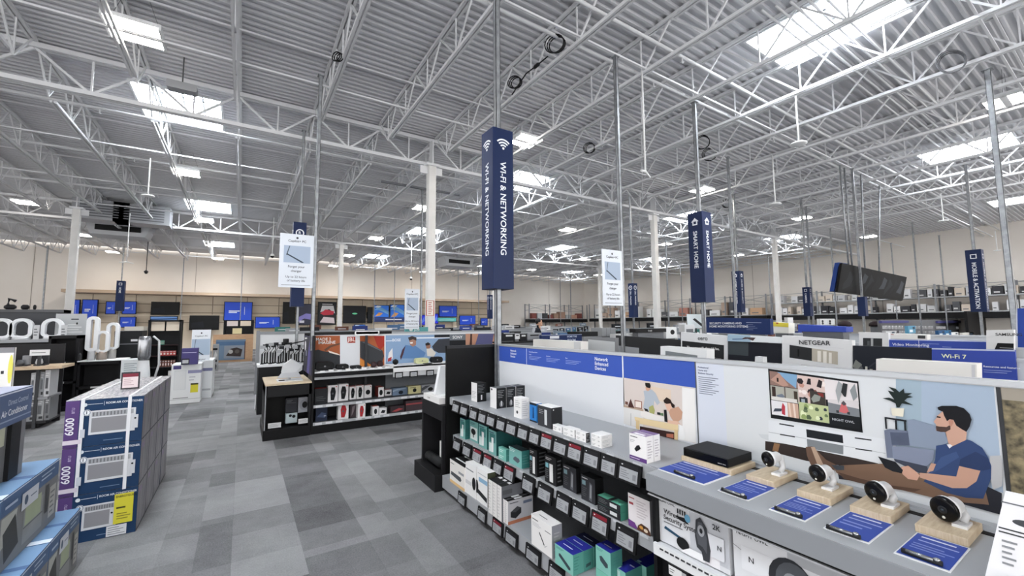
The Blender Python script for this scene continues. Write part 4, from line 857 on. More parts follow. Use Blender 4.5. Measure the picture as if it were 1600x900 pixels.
cards = [([(1021, 730), (1063, 717), (1143, 742.5), (1100.5, 760)], 'wide blue information card in front of the recorder'), ([(1123, 766.5), (1166.5, 748.5), (1211, 763.5), (1169.5, 784.5)], 'blue information card before the first small oak plinth'),
         ([(1204, 796), (1242, 775), (1297, 791), (1260, 818)], 'blue information card before the second small oak plinth'), ([(1289, 826), (1326, 799), (1395, 820), (1359, 852)], 'blue information card before the third small oak plinth'), ([(1400, 865), (1430, 832), (1514, 857), (1488, 898)], 'blue information card before the nearest oak plinth')]
for i, (q, lab) in enumerate(cards): card(q, lab, 2+i % 3)
for a, c, lab in (((1054, 736), (1084, 747), 'short dark security bar on the wide recorder card'), ((1128, 764), (1164, 778), 'dark security bar on the card before the first small plinth'), ((1211, 793), (1253, 807), 'dark security bar on the card before the second small plinth'),
                  ((1292, 822), (1344, 840), 'dark security bar on the card before the third small plinth'), ((1409, 859), (1471, 883), 'dark security bar on the nearest blue card')): bar(a, c, lab)
def seccam(px, py, r, board_, label, oval=1.15, lens=True):
    c, L, R, lab = board_
    P = on(*c, z=ZC); w = along(P, (0, 1, 0), px=L); d = along(P, (1, 0, 0), px=R)
    x = P.x+d*.42; H = on(px, py, x=x)       # centre of the camera's black face
    fd = Vector((-.93, .26, -.12)).normalized(); z0 = ZC+.028
    t = thing('security_camera', (H.x+.05, H.y, z0), label, 'camera')
    rr = .93*r/F*(H-CC).dot(CF)
    e1 = Vector((0, 0, 1)).cross(fd).normalized(); e2 = fd.cross(e1)
    def ring(o, k, ov): return [o+e1*(k*math.cos(a))+e2*(k*ov*math.sin(a)) for a in [2*math.pi*i/24 for i in range(24)]]
    def loft(b, rings, m, cap0=True):
        vs = [v for rg in rings for v in rg]; n = 24
        fs = [(i*n+k, (i+1)*n+k, (i+1)*n+(k+1) % n, i*n+(k+1) % n) for i in range(len(rings)-1) for k in range(n)]
        fs.append(tuple(range(n))); fs.append(tuple(range((len(rings)-1)*n, len(rings)*n))[::-1]); b.mesh(vs, fs, m, True)
    b = MB(); loft(b, [ring(H+fd*.004, rr*.8, oval), ring(H, rr, oval), ring(H-fd*.012, rr*1.02, oval)], M('0e0e10', .25)); fc = b.build('face', t)
    b = MB(); loft(b, [ring(H-fd*.012, rr*1.02, oval), ring(H-fd*.025, rr*1.0, oval*.98), ring(H-fd*.034, rr*.78, oval*.95), ring(H-fd*.07, rr*.72, oval*.9), ring(H-fd*.078, rr*.55, oval*.9)], M('e9e9ea', .3)); b.build('housing', t)
    b = MB(); b.lathe(H+fd*.004, [(rr*.36, 0), (rr*.34, .003), (rr*.2, .003)], M('2b2d31', .1), axis=fd, n=20); b.lathe(H+fd*.0075, [(rr*.13, 0), (rr*.02, .002)], M('4b5560', .1), axis=fd, n=12); b.build('lens', fc)
    b = MB(); q = H+fd*.005-e2*(rr*.62*oval); b.lathe(q, [(rr*.13, 0), (rr*.1, .002)], 'e8e6e0', axis=fd, n=12); b.build('sensor', fc)
    b = MB(); back = H-fd*.07; foot = Vector((back.x-.02, back.y-.02, z0+.008))
    b.tube([back, back-fd*.022-Vector((0, 0, .01)), foot+Vector((.012, -.006, .02)), foot], .013, M('dcdcdd', .35), 10)
    b.box((foot.x-.05, foot.y-.02, z0), (foot.x+.025, foot.y+.02, z0+.01), M('e9e9ea', .35)); b.build('bracket', t)
seccam(1198, 718, 10.5, boards[0], 'white security camera with a black face on the first small oak plinth')
seccam(1275, 740, 13, boards[1], 'white security camera with a rounded square black face on the second small plinth', 1.05)
seccam(1366, 769, 15.5, boards[2], 'white security camera with two top spots on the third small plinth', 1.08)
seccam(1474, 796, 18.5, boards[3], 'white security camera with a big round black face on the nearest plinth', 1.08)
for bd in boards: board(bd[0], bd[1], bd[2], 0, bd[3])
# leaning white sheet at the right edge
Bp = on(1538, 905, z=.95); Tp = on(1571, 767, x=Bp.x+.10)
t = thing('leaning_sheet', (Bp.x, Bp.y-.15, .946), 'white printed information sheet leaning at the right edge of the counter', 'sheet')
B2 = Bp+Vector((0, -.3, 0)); T2 = Tp+Vector((0, -.3, 0)); b = MB(); b.prism([Bp, B2, T2, Tp], (.004, 0, 0), 'ecebee')
up = (Tp-Bp); f = Fr(Bp, (0, -1, 0), Vector((up.x, 0, up.z)), .3, up.length)
b.decor(f, [('e', .28, .68, .09, .035, '44464a'), ('l', .12, .84, .5, .88, 1, '6e7076'), ('l', .1, .52, .6, .6, 2, '3c3e42'), ('l', .12, .2, .22, .48, 5, '8a8c90'), ('l', .3, .2, .8, .48, 5, '6c6e72')]); b.build('sheet', t)
b = MB(); b.box((Bp.x-.03, Bp.y-.16, .946), (Bp.x-.015, Bp.y-.05, .985), '2a2b2d'); b.build('card_clip', t)
# ============================================================ the speaker shelves and their end cabinet
def fq(px, py, y): return on(px, py, y=y)
s = thing('speaker_gondola', (2.8, 7.8, 0), 'black shelf unit of speakers with orange and blue printed back wall', 'shelving')
GX0, GX1, GYF, GYB = 1.0, 4.7, 7.36, 7.80
b = MB(); b.box((GX0, GYF, 0), (GX1, GYB, .15), '131315'); b.build('kick_plate', s)
for z in (.17, .44):
    b = MB(); b.box((GX0, GYF+.01, z-.025), (GX1, GYB, z), '3a3b3e'); b.box((GX0, GYF-.005, z-.04), (GX1, GYF+.01, z+.004), 'b5b7ba')
    for k in range(24):
        if k % 5 != 3: b.box((GX0+.03+k*.153, GYF-.009, z-.034), (GX0+.03+k*.153+.1, GYF-.005, z-.002), 'e0e1e3')
    b.build('shelf', s)
b = MB(); b.box((GX0, GYB-.01, .17), (2.25, GYB, .9), '1d1e20'); b.box((2.25, GYB-.01, .17), (GX1, GYB, .9), '6e7277'); b.box((GX0, GYB, 0), (GX1, GYB+.06, 1.54), 'd9dbde'); b.box((1.62, GYB-.012, .45), (1.63, GYB-.008, .88), '0f0f10'); b.build('back_wall', s)
b = MB(); b.box((GX0, GYB-.01, 1.54), (2.35, GYB+.07, 1.59), '18181a'); b.box((2.35, GYB-.01, 1.54), (GX1, GYB+.07, 1.57), 'a9acb0'); b.build('top_rail', s)
b = MB(); b.box((GX0, 7.31, .945), (2.24, GYB, .965), 'e2e3e5'); b.box((GX0, 7.30, .893), (2.24, 7.33, .95), '101012'); b.box((GX0, 7.33, .845), (2.24, 7.35, .882), 'b0b2b5'); b.build('counter', s)
b = MB(); b.box((2.24, 7.28, .96), (GX1, GYB, .985), 'f0f0f1'); b.box((2.24, 7.28, .885), (GX1, 7.30, .985), 'eeeeef'); b.box((2.24, 7.30, .80), (GX1, 7.31, .885), 'd5d6d8'); b.build('counter', s)
b = MB(); b.box((GX0-.03, GYF, 0), (GX0, GYB+.06, 1.54), '151517'); b.build('side_panel', s)
b = MB(); YP = GYB-.001
def S(pts, m, k): pp(b, [(490+x/8, 510+y/8) for x, y in pts], m, .001+.0006*k, y=YP)
S([(10, 118), (330, 115), (330, 620), (10, 640)], 'a85c38', 0); S([(330, 115), (578, 113), (578, 600), (330, 620)], 'dfe1e5', 0); S([(578, 120), (885, 118), (885, 560), (578, 590)], 'ad5f3a', 0)
S([(900, 112), (1700, 100), (1700, 560), (900, 580)], '8aa5c6', 0); S([(885, 112), (900, 112), (900, 560), (885, 560)], 'e8e8ea', 1)
S([(10, 300), (60, 290), (120, 310), (200, 320), (330, 365), (330, 600), (10, 620)], '35373b', 1); S([(130, 290), (200, 240), (330, 205), (330, 225), (220, 260), (150, 310)], '6a4a3a', 2); S([(180, 300), (300, 340), (330, 355), (330, 363), (200, 330)], 'f0e2d6', 3)
S([(420, 130), (522, 128), (522, 205), (420, 208)], 'a33f30', 1); S([(750, 120), (885, 120), (885, 240), (830, 300), (790, 230)], 'a5352a', 1)
S([(580, 185), (650, 190), (860, 300), (880, 370), (860, 440), (800, 480), (700, 470), (580, 385)], '3b3d41', 2); S([(580, 400), (700, 470), (760, 500), (740, 600), (580, 600)], 'd98a3e', 1); S([(600, 195), (650, 193), (850, 300), (840, 308)], '606368', 3)
S([(905, 178), (980, 176), (980, 184), (905, 186)], 'eef2f8', 1); S([(1200, 140), (1700, 130), (1700, 145), (1200, 154)], 'eef2f8', 1)
S([(1080, 400), (1100, 300), (1150, 230), (1200, 240), (1270, 240), (1340, 290), (1400, 330), (1380, 380), (1250, 400)], '5f84b4', 2); S([(1190, 150), (1240, 135), (1280, 160), (1280, 230), (1240, 255), (1205, 230)], 'a87c6a', 3); S([(1180, 140), (1230, 120), (1285, 140), (1285, 180), (1240, 160), (1195, 180)], '3a3030', 4); S([(1200, 200), (1240, 195), (1235, 215), (1210, 215)], 'f0ece8', 5)
S([(1080, 380), (1110, 290), (1150, 240), (1120, 350), (1090, 420)], '4a2f38', 3); S([(1400, 220), (1440, 205), (1465, 240), (1450, 280), (1410, 275)], '9a6e5a', 3); S([(1395, 215), (1430, 198), (1462, 220), (1440, 235), (1400, 240)], '231c1c', 4); S([(1410, 280), (1470, 270), (1530, 330), (1500, 380), (1420, 370)], 'e2dcd2', 3)
S([(1480, 250), (1560, 160), (1700, 150), (1700, 330), (1560, 330), (1500, 300)], '3a3d44', 2); S([(1510, 105), (1700, 100), (1700, 135), (1510, 140)], '22252b', 2); S([(940, 330), (985, 270), (990, 400), (920, 440)], 'e9e4e4', 2); S([(930, 400), (975, 380), (970, 430), (925, 440)], 'b0383a', 3)
S([(1700, 100), (1900, 96), (1900, 560), (1700, 560)], '6c7178', 0); S([(1700, 175), (1900, 170), (1900, 560), (1700, 560)], '1d1e22', 1); S([(1900, 92), (2500, 88), (2500, 560), (1900, 560)], 'b98a72', 0)
S([(2060, 92), (2250, 90), (2230, 230), (2020, 230)], '55567c', 1); S([(2250, 90), (2400, 88), (2400, 230), (2280, 230)], '17171a', 1); S([(1960, 92), (1980, 92), (1980, 230), (1950, 230)], '3b2320', 1)
def st(t, X, Y, h, m, al='l'):
    P = on(490+X/8, 510+Y/8, y=YP-.004); f = Fr(P, (1, 0, 0), (0, 0, 1), 1, 1); b.text(f, t, 0, 0, h, m, al)
st('MADE 2', 30, 180, .05, 'f4f0ec'); st('IMAGINE', 60, 222, .05, 'f4f0ec'); st('JBL', 471, 186, .07, 'f4e0dc', 'c'); st('BOSE', 985, 188, .05, 'f4f6fa'); st('SONY', 1800, 152, .06, 'f2f2f2', 'c')
b.build('printed_panels', s)
b = MB(); b.box((on(555, 519, y=7.78).x, 7.70, 1.545), (on(591, 519, y=7.78).x, 7.78, 1.6), 'eeeeee'); b.build('ceiling_card', label='blank white card lying on the rail above the orange speaker prints', cat='card') if 0 else b.build('top_card', s)
def sb(name, label, c, R, T, z, base, rf=(), dep=.14, lf=(), **k): return carton(name, label, c, (dep,), R, T, z, 'e6e4e2' if 'rbase' in k and 0 else base, lf, rf, **k)
SP = lambda col: [('p', [(.3, .12), (.62, .1), (.74, .35), (.8, .6), (.68, .86), (.35, .88), (.24, .6)], col), ('e', .84, .9, .06, .04, 'c23a2a'), ('e', .48, .5, .1, .06, '55565a')]
ZS2, ZS1 = .44, .17
sb('speaker_carton', 'dark speaker carton with a red top at the left end of the upper speaker shelf', (491.5, 631.5), 511, 608, ZS2, '2a2b2e', [('l', .1, .15, .9, .5, 3, '55575a')], top='a8332b')
sb('speaker_carton', 'left of the two tallest white cartons picturing a black speaker', (512, 629), 527.5, 602.5, ZS2, 'eceaea', SP('1a1b1d'), top='55565a')
sb('speaker_carton', 'right of the two tallest white cartons picturing a black speaker', (528.5, 627), 544, 601, ZS2, 'eceaea', SP('1a1b1d'))
sb('speaker_carton', 'narrow white carton with a pink top, left of its twin', (546, 624.5), 556, 604.5, ZS2, 'eceaea', SP('1a1b1d'), top='d98a8a')
sb('speaker_carton', 'narrow white carton with a pink top, right of its twin', (557, 623.5), 568, 603, ZS2, 'eceaea', SP('1a1b1d'), top='d98a8a')
sb('speaker_carton', 'white carton picturing a small round black speaker, tall', (569, 622), 580.6, 602.5, ZS2, 'eceaea', [('e', .5, .45, .3, .2, '1a1b1d'), ('e', .84, .9, .06, .04, 'c23a2a')], top='d9a0a0')
sb('speaker_carton', 'white carton with a red side standing before the dark back, mid shelf', (591, 620.5), 599.6, 605.5, ZS2, 'eceaea', [('e', .5, .45, .3, .3, '1a1b1d')], .28, [('r', 0, 0, 1, 1, '8b3a34')], top='cf6a60')
sb('speaker_carton', 'small low white carton at the end of the red-topped row', (601, 618.5), 612, 609.5, ZS2, 'eceaea', [('p', [(.2, .3), (.7, .2), (.85, .6), (.4, .7)], '1a1b1d')], top='d9a0a0')
sb('speaker_carton', 'low blue-grey carton next to the pale yellow one', (613.6, 618.3), 636.5, 607, ZS2, '6d8096', [('e', .55, .35, .16, .25, '1d2630'), ('p', [(.0, .5), (.4, .7), (.9, .8), (.9, .95), (.3, .9), (0, .7)], '93a5b8')])
sb('speaker_carton', 'low pale yellow carton with a dark round picture', (638, 616), 657.6, 604, ZS2, 'd9d3a0', [('e', .5, .45, .15, .25, '1d1d1d'), ('l', .1, .7, .6, .9, 1, '6e6a4c')])
sb('speaker_carton', 'low grey camouflage carton at the right end of the upper shelf', (659, 614), 686, 602, ZS2, 'a9acb2', [('e', .5, .4, .15, .25, '1d1d1d'), ('p', [(0, .2), (.3, .6), (.5, .9), (.2, .9), (0, .6)], '54575d'), ('p', [(.7, .1), (1, .4), (1, .9), (.8, .6)], '54575d')])
sb('speaker_carton', 'navy carton at the left end of the lower speaker shelf', (493, 659), 511, 636, ZS1, '2c3448', [('p', [(.1, .3), (.5, .6), (.9, .5), (.8, .2)], '4d5a78'), ('r', .7, .3, .9, .36, 'b0b8c8')])
sb('speaker_carton', 'larger white carton picturing a red speaker on the lower shelf', (528, 656), 544.4, 631, ZS1, 'eceaea', SP('a82a30'))
sb('speaker_carton', 'dark clear-fronted carton between the two red speaker cartons', (547, 652.5), 557.5, 631.5, ZS1, '4a4044', [('p', [(.2, .1), (.5, .4), (.8, .9), (.3, .8)], '8a7f84')])
sb('speaker_carton', 'smaller white carton picturing a red speaker on the lower shelf', (559, 654), 570.6, 632, ZS1, 'eceaea', SP('a82a30'))
sb('speaker_carton', 'small white carton on the lower shelf, left of its twin', (582, 650), 591.6, 635.5, ZS1, 'eceaea', [('e', .5, .45, .25, .3, '26272a')], top='c9726a')
sb('speaker_carton', 'small white carton on the lower shelf, right of its twin', (592.4, 648.5), 604, 638, ZS1, 'eceaea', [('p', [(.2, .3), (.7, .2), (.85, .6), (.4, .7)], '26272a')])
sb('speaker_carton', 'low dark and red carton on the lower shelf', (610, 646.5), 632, 636, ZS1, '3b3034', [('p', [(.1, .3), (.6, .7), (.9, .5), (.4, .2)], 'a8484a')])
sb('speaker_carton', 'long dark carton with a red stripe at the right end of the lower shelf', (634, 643), 660, 627, ZS1, '46393d', [('r', 0, .6, 1, .75, '9c4a4c')])
def rspk(name, label, c, R, T, z, m, r=.05):
    P = on(*c, y=7.48); d = along(P, (1, 0, 0), px=R); h = along(P, (0, 0, 1), py=T); P.z = z
    t = thing(name, (P.x+d/2, P.y+.06, z), label, 'speaker')
    b = MB(); b.rbox((P.x, P.y, z), (P.x+d, P.y+.12, z+h), h*.42, m, 1, 6); sp_ = b.build('body', t)
    b = MB(); f = Fr((P.x, P.y, z), (1, 0, 0), (0, 0, 1), d, h); b.decor(f, [('r', .2, .4, .8, .42, '3a3b3e'), ('e', .5, .5, .06, .1, '77797c')]); b.build('badge', sp_); return t
ZK = .965
rspk('portable_speaker', 'large black boombox speaker at the left end of the counter', (493, 579), 522, 565, ZK, '131315')
rspk('portable_speaker', 'medium black cylinder speaker, second from the left on the counter', (526, 575.5), 545, 567, ZK, '151517')
rspk('portable_speaker', 'small black cylinder speaker, third from the left on the counter', (549, 573.5), 565, 568.5, ZK, '17171a')
for px, py, r, lab in ((584, 567, .05, 'round dark speaker before the orange print'), (594, 567, .055, 'second round dark speaker before the orange print, nearer the blue print')):
    P = on(px, py, y=7.55); b = MB(); b.lathe((P.x, 7.55, ZK), [(r*.5, 0), (r*.95, r*.5), (r, r), (r*.8, r*1.7), (r*.2, r*2)], '3a2a2c', n=16); b.build('round_speaker', label=lab, cat='speaker')
rspk('portable_speaker', 'pale yellow rounded speaker on the white counter', (650, 562.5), 670, 554, .985, 'd4d6a6')
rspk('portable_speaker', 'black rounded speaker on the white counter by the black panel', (675, 561), 692, 552, .985, '18181a')
P = on(618, 562, y=7.6); b = MB(); b.lathe((P.x, 7.6, .985), [(.02, 0), (.045, .02), (.055, .05), (.045, .08), (.01, .1)], '141417', n=16); b.build('round_speaker', label='small black ball speaker at the left end of the white counter', cat='speaker')
for k in range(9):
    x = 1.08+.13*k; b = MB(); b.box((x, 7.34+.01*(k % 3), ZK), (x+.07, 7.40, ZK+.012+.01*(k % 2)), 'f2f2f2'); b.build('price_puck', label='small white price puck on the front of the speaker counter', cat='price tag', group='white price pucks on the speaker counter')
b = MB(); P = on(655, 567, z=.99); b.box((P.x, 7.33, .986), (P.x+.15, 7.42, .998), '1b1b1d'); b.build('control_pad', label='small black control pad on the white counter below the pale speaker', cat='control pad')
for i, (a, c) in enumerate(((617, 629.5), (640, 652.5), (666, 678))):
    xa, xb = on(a, 580, y=7.275).x, on(c, 580, y=7.275).x
    b = MB(); b.box((xa, 7.268, .78), (xb, 7.278, .885), '151517'); f = Fr((xa, 7.268, .78), (1, 0, 0), (0, 0, 1), xb-xa, .105); b.decor(f, [('r', .12, .12, .88, .8, 'b9bbbe'), ('l', .2, .2, .8, .7, 3, '85878a')])
    b.build('price_display', label=['left', 'middle', 'right'][i]+' of the three framed price displays below the white speaker counter', cat='price display')
# end cabinet
c_ = thing('speaker_end_cabinet', (.65, 7.9, 0), 'black end cabinet with oak top at the corner of the speaker shelves', 'cabinet')
b = MB(); b.box((.32, 7.34, 0), (.965, 8.45, .15), '131315'); b.build('plinth', c_, bevel=.003)
b = MB(); b.box((.34, 7.37, .15), (.36, 8.45, .80), '1a1a1c'); b.box((.93, 7.37, .15), (.965, 8.45, .80), '1a1a1c'); b.box((.34, 7.75, .15), (.965, 7.78, .80), '0d0d0f'); b.box((.34, 7.37, .63), (.965, 8.45, .80), '1a1a1c'); b.box((.335, 7.35, .15), (.345, 7.37, .80), 'a9abae'); b.build('body', c_)
b = MB(); b.box((.33, 7.36, .80), (.965, 8.45, .825), OAK); b.build('worktop', c_)
for (c, R, T, col, dec, lab) in (((446, 645), 464, 623, '303136', [('l', .1, .7, .7, .9, 2, '6c6e72'), ('r', .1, .65, .9, .66, '8a8c90')], 'dark upright carton inside the end cabinet of the speaker shelves'),
                           ((465.5, 645), 484, 621.5, '9b9da3', [('e', .55, .5, .22, .22, '141416'), ('e', .5, .5, .4, .36, '8a8c92')][::-1], 'grey carton with a black lens picture inside the speaker end cabinet'),
                           ((446, 662), 464, 646.5, 'b9c6c9', [('e', .4, .75, .13, .14, '15161a'), ('e', .7, .65, .15, .16, '15161a')], 'pale carton with two dark discs at the bottom of the speaker end cabinet')):
    z = .15 if c[1] > 650 else .33
    P = on(c[0], c[1], y=7.5); carton('boxed_gadget', lab, (0, 0), (.12,), R, T, P.z if P.z > .16 else .16, col, [], dec, start=(P.x, 7.5, P.z if P.z > .16 else .16))
for c, R, T, lab in (((418.5, 670), 439, 661, 'left white price card at the foot of the speaker end cabinet'), ((466, 662.5), 483.5, 654.5, 'right white price card at the foot of the speaker end cabinet')):
    P = on(c[0], c[1], y=7.40); w = along(P, (1, 0, 0), px=R); z = max(P.z, .151); b = MB(); b.box((P.x, 7.40, z), (P.x+w, 7.405, z+.075), 'dedede'); f = Fr((P.x, 7.4, z), (1, 0, 0), (0, 0, 1), w, .075); b.decor(f, [('l', .1, .2, .9, .8, 3, 'a9a9a9')]); b.build('price_card', label=lab, cat='price tag')
b = MB(); b.box((.965, 7.46, .9), (.985, 8.5, 1.52), '3c3a52'); f = Fr((.965, 8.5, .9), (0, -1, 0), (0, 0, 1), 1.04, .62); b.decor(f, [('p', [(.0, .1), (.6, 0), (.8, .6), (.7, .98), (0, .98)], '2c2c36'), ('p', [(.45, 0), (.75, 0), (.85, .5), (.7, .9), (.55, .5)], '5a5590'), ('e', .2, .72, .09, .14, 'd8d8dc'), ('p', [(.1, .9), (.4, .93), (.38, .96), (.1, .95)], 'e6e6e6'), ('p', [(.3, .45), (.4, .45), (.4, .6), (.3, .6)], '8f92a8')])
b.build('side_display', label='upright display board with a purple picture beside the oak-topped end cabinet', cat='display board')
t = thing('tilted_demo_stand', (.72, 7.75, .825), 'white angular demo stand with a tilted square head on the oak top', 'demo stand')
b = MB(); b.box((.5, 7.55, .825), (.86, 7.85, .84), 'e2e3e5'); b.build('base_plate', t, bevel=.002)
b = MB(); b.tube([(.68, 7.72, .84), (.66, 7.74, .93)], .022, 'cfd1d4', 8); b.build('neck', t)
b = MB(); b.prism([(.56, 7.70, .95), (.72, 7.66, .90), (.86, 7.70, .98), (.86, 7.70, 1.06), (.70, 7.70, 1.16), (.58, 7.70, 1.07)], (0, .07, .01), 'c6c8cb'); b.prism([(.50, 7.60, .88), (.84, 7.60, .88), (.80, 7.66, .95), (.56, 7.66, .95)], (0, .05, 0), 'b4b6ba'); b.build('head', t)
b = MB(); b.box((.52, 7.57, .841), (.6, 7.62, .85), '2a2b2d'); b.build('small_pad', t)
# the camera accessories bay behind it
g2 = thing('accessory_counter', (.75, 10.0, 0), 'grey-framed counter crowded with black camera stabilisers', 'counter')
b = MB(); b.box((.30, 9.55, 0), (1.4, 10.2, .90), '17181a'); b.build('base', g2); b = MB(); b.box((.28, 9.53, .90), (1.42, 10.2, .94), 'e4e5e7'); b.build('worktop', g2)
b = MB(); b.box((.28, 10.2, 0), (4.6, 10.26, 1.52), 'dcdee1'); b.build('back_wall', g2); b = MB(); b.box((.26, 10.17, .3), (.32, 10.3, 1.60), '8b8d91'); b.box((.26, 10.18, 1.52), (4.6, 10.28, 1.58), '8b8d91'); b.build('frame', g2)
random.seed(5)
for i in range(20):
    x = .36+.048*i; z = .94; t = thing('camera_stabiliser', (x, 9.8, z), 'black handheld camera stabiliser standing in the crowded row', 'camera gear', 'camera stabilisers on the accessory counter')
    y = 9.75+.1*(i % 3); h = .24+.16*random.random()
    b = MB(); b.lathe((x, y, z), [(.035, 0), (.035, .01), (.014, .02), (.016, h*.6)], '141416', n=10); b.build('handle', t)
    b = MB(); b.tube([(x, y, z+h*.6), (x+.05, y, z+h*.8), (x+.02, y-.03, z+h)], .009, '1b1b1e', 6); b.box((x-.04, y-.05, z+h-.03), (x+.05, y-.02, z+h+.03), '202125' if i % 3 else 'a9abaf'); b.build('arm', t)
t = thing('camera_rig', (.75, 9.9, 1.2), 'long dark camera rail with a round head above the stabilisers', 'camera gear')
b = MB(); b.tube([(.42, 10.0, 1.32), (.75, 9.9, 1.30), (1.15, 9.9, 1.38)], .012, '141416', 8); b.build('rail', t); b = MB(); b.lathe((.78, 9.9, 1.32), [(.05, 0), (.055, .02), (.055, .1), (.05, .11)], '18181a', n=16); b.tube([(.78, 9.9, .94), (.78, 9.9, 1.32)], .01, '18181a', 6); b.build('head', t)
t = thing('brochure_tower', (1.15, 9.5, .94), 'narrow black tower holding three white cards one above another', 'card holder'); b = MB(); b.box((1.08, 9.45, .0), (1.26, 9.53, 1.55), '161618'); b.build('tower', t)
for i in range(3): b = MB(); b.box((1.10, 9.44, 1.0+.17*i), (1.22, 9.45, 1.13+.17*i), 'e9e9ea'); b.decor(Fr((1.10, 9.44, 1.0+.17*i), (1, 0, 0), (0, 0, 1), .12, .13), [('e', .6, .3, .14, .12, '2a2b2e'), ('l', .15, .55, .85, .9, 2, 'a9a9aa')]); b.build('card', t)
# ============================================================ left side: air conditioner cartons, appliances
WRS = noise_mat('wrapped_side', '5c5a5f', '9b999e', 7, .35, (1, 5, .6))
NV = '1f3a5c'; PUR = '5b4378'
def gebox(x0, y0, z0, w, d, h, label, full=True, energy=False, group=None):
    b = MB(); b.box((x0, y0, z0), (x0+w, y0+d, z0+h), NV, zp='8d8f9b', xp=WRS, xn='6c6872')
    f = Fr((x0, y0, z0), (1, 0, 0), (0, 0, 1), w, h)
    if full:
        sc = .72 if energy else 1
        b.decor(f, [('r', 0, 0, .17, 1, PUR), ('t', 'ROOM AIR CONDITIONER', .50, .89, .045, 'e8ebf0'), ('l', .27, .89, .46, .92, 1, 'c9d2dc'), ('r', .475, .86, .48, .95, 'c9d2dc'), ('e', .235, .90, .03, .04, 'dfe5ea'),
                    ('r', .30, .24, .30+.60*sc, .76, 'd6d7da'), ('r', .33, .29, .33+.45*sc, .60, '8f8e92'), ('r', .33, .63, .33+.54*sc, .73, 'a9aaae')]+[('r', .34+.045*sc*i, .64, .36+.045*sc*i, .72, '77787c') for i in range(11)]
                +([('r', .80*sc+.07, .3, .88*sc+.06, .6, 'd0d1d5'), ('e', .81*sc+.09, .52, .015, .02, '1a1a1c')])
                +[('e', .27, .73, .05, .07, 'c9ced6'), ('e', .27, .73, .042, .058, NV), ('e', .27, .73, .036, .05, 'f0f2f4'), ('t', '1', .262, .70, .07, '1a2a40'), ('r', .20, .2, .26, .38, 'c9cdd4'), ('l', .5, .08, .75, .12, 1, '6f86a0')])
        fp = Fr((x0, y0, z0), (0, 0, 1), (-1, 0, 0), h, w); fp.o = Vector((x0+.12*w, y0, z0)); fp.k = 30
        b.text(fp, '6000', .28, .0, .05, 'eeeaf2'); b.text(fp, 'BTU', .74, .0, .018, 'b9aac8')
        b.decor(f, [('r', 0, .08, .22, .17, 'd9cfd9')])
        if energy: b.decor(f, [('r', .70, .26, .95, .90, 'd8cf3f'), ('t', 'ENERGYGUIDE', .72, .82, .045, '1a1a10'), ('l', .73, .55, .85, .65, 1, '4a4820'), ('l', .74, .34, .92, .5, 3, '8a8430'), ('r', .62, .02, .88, .24, 'd9dadd'), ('l', .64, .04, .86, .22, 4, '8a8c92')])
    g = Fr((x0+w, y0, z0), (0, 1, 0), (0, 0, 1), d, h)
    b.decor(g, [('r', .0, .0, .035, 1, '2a292e'), ('r', 0, 0, 1, .025, '2f2e33'), ('r', .1, .8, .4, .92, 'a59ab0'), ('r', .58, .1, .62, .9, 'aaa8ac'), ('r', .3, .05, .32, .75, 'b4b2b6'), ('p', [(.62, .1), (.72, .3), (.74, .9), (.68, .5)], '77757a')])
    return b.build('air_conditioner_carton', label=label, cat='box', group=group)
gx, gw, gh = -1.16, .475, .372
names = {0: 'bottom', 1: 'middle', 2: 'top'}
for zi in range(3):
    for yi in range(4):
        y = 4.8+.405*yi; w_ = gw
        if yi == 0: lab = {2: 'top navy and purple 6000 BTU air conditioner carton at the front of the stack', 1: 'middle navy and purple 6000 BTU carton at the front of the stack', 0: 'bottom navy carton with a yellow energy label at the front of the stack'}[zi]; grp = None
        else: lab = 'wrapped grey-sided carton in the %s layer behind the front of the navy stack' % names[zi]; grp = 'wrapped cartons of the %s layer in the navy stack' % names[zi]
        gebox(gx, y+(.015 if yi == 3 else 0), gh*zi+.002*zi, w_, .40, gh-.002, lab, yi == 0, zi == 0, grp)
# wrap on top and straps
b = MB(); WR = noise_mat('stretch_wrap', '8b8b96', 'e6e6ec', 9, .2, (8, 1.2, 1), .4)
b.box((gx, 4.8, 3*gh+.005), (gx+gw, 6.43, 3*gh+.009), WR); b.build('stretch_wrap', label='shiny plastic wrap lying over the top of the navy carton stack', cat='plastic wrap')
for x in (gx+.088, gx+.375):
    t = thing('packing_strap', (x, 4.79, 0), ('left' if x < gx+.2 else 'right')+' white plastic strap around the navy carton stack', 'strap')
    b = MB(); b.box((x, 4.792, gh*.98), (x+.022, 4.798, 3*gh+.01), 'e9e9ec'); b.build('front_run', t)
    b = MB(); b.box((x, 4.792, 3*gh+.01), (x+.022, 6.44, 3*gh+.014), 'e9e9ec'); b.build('top_run', t)
t = thing('price_display', (-.93, 5.35, 3*gh+.012), 'framed price display with a red header standing on the navy carton stack', 'price display')
P = on(189, 598, y=5.3); Q_ = on(218, 597, y=5.3); b = MB(); z = 3*gh+.014; b.box((P.x, 5.3, z), (Q_.x, 5.312, z+.155), '333236'); f = Fr((P.x, 5.3, z), (1, 0, 0), (0, 0, 1), Q_.x-P.x, .155)
b.decor(f, [('r', .08, .08, .92, .92, 'd9c9c9'), ('r', .08, .72, .92, .92, '7a2c3a'), ('l', .15, .2, .7, .65, 4, 'a98f92')]); b.build('face', t)
b = MB(); b.box((P.x+.04, 5.312, z), (Q_.x-.04, 5.36, z+.006), '333236'); b.build('foot', t)
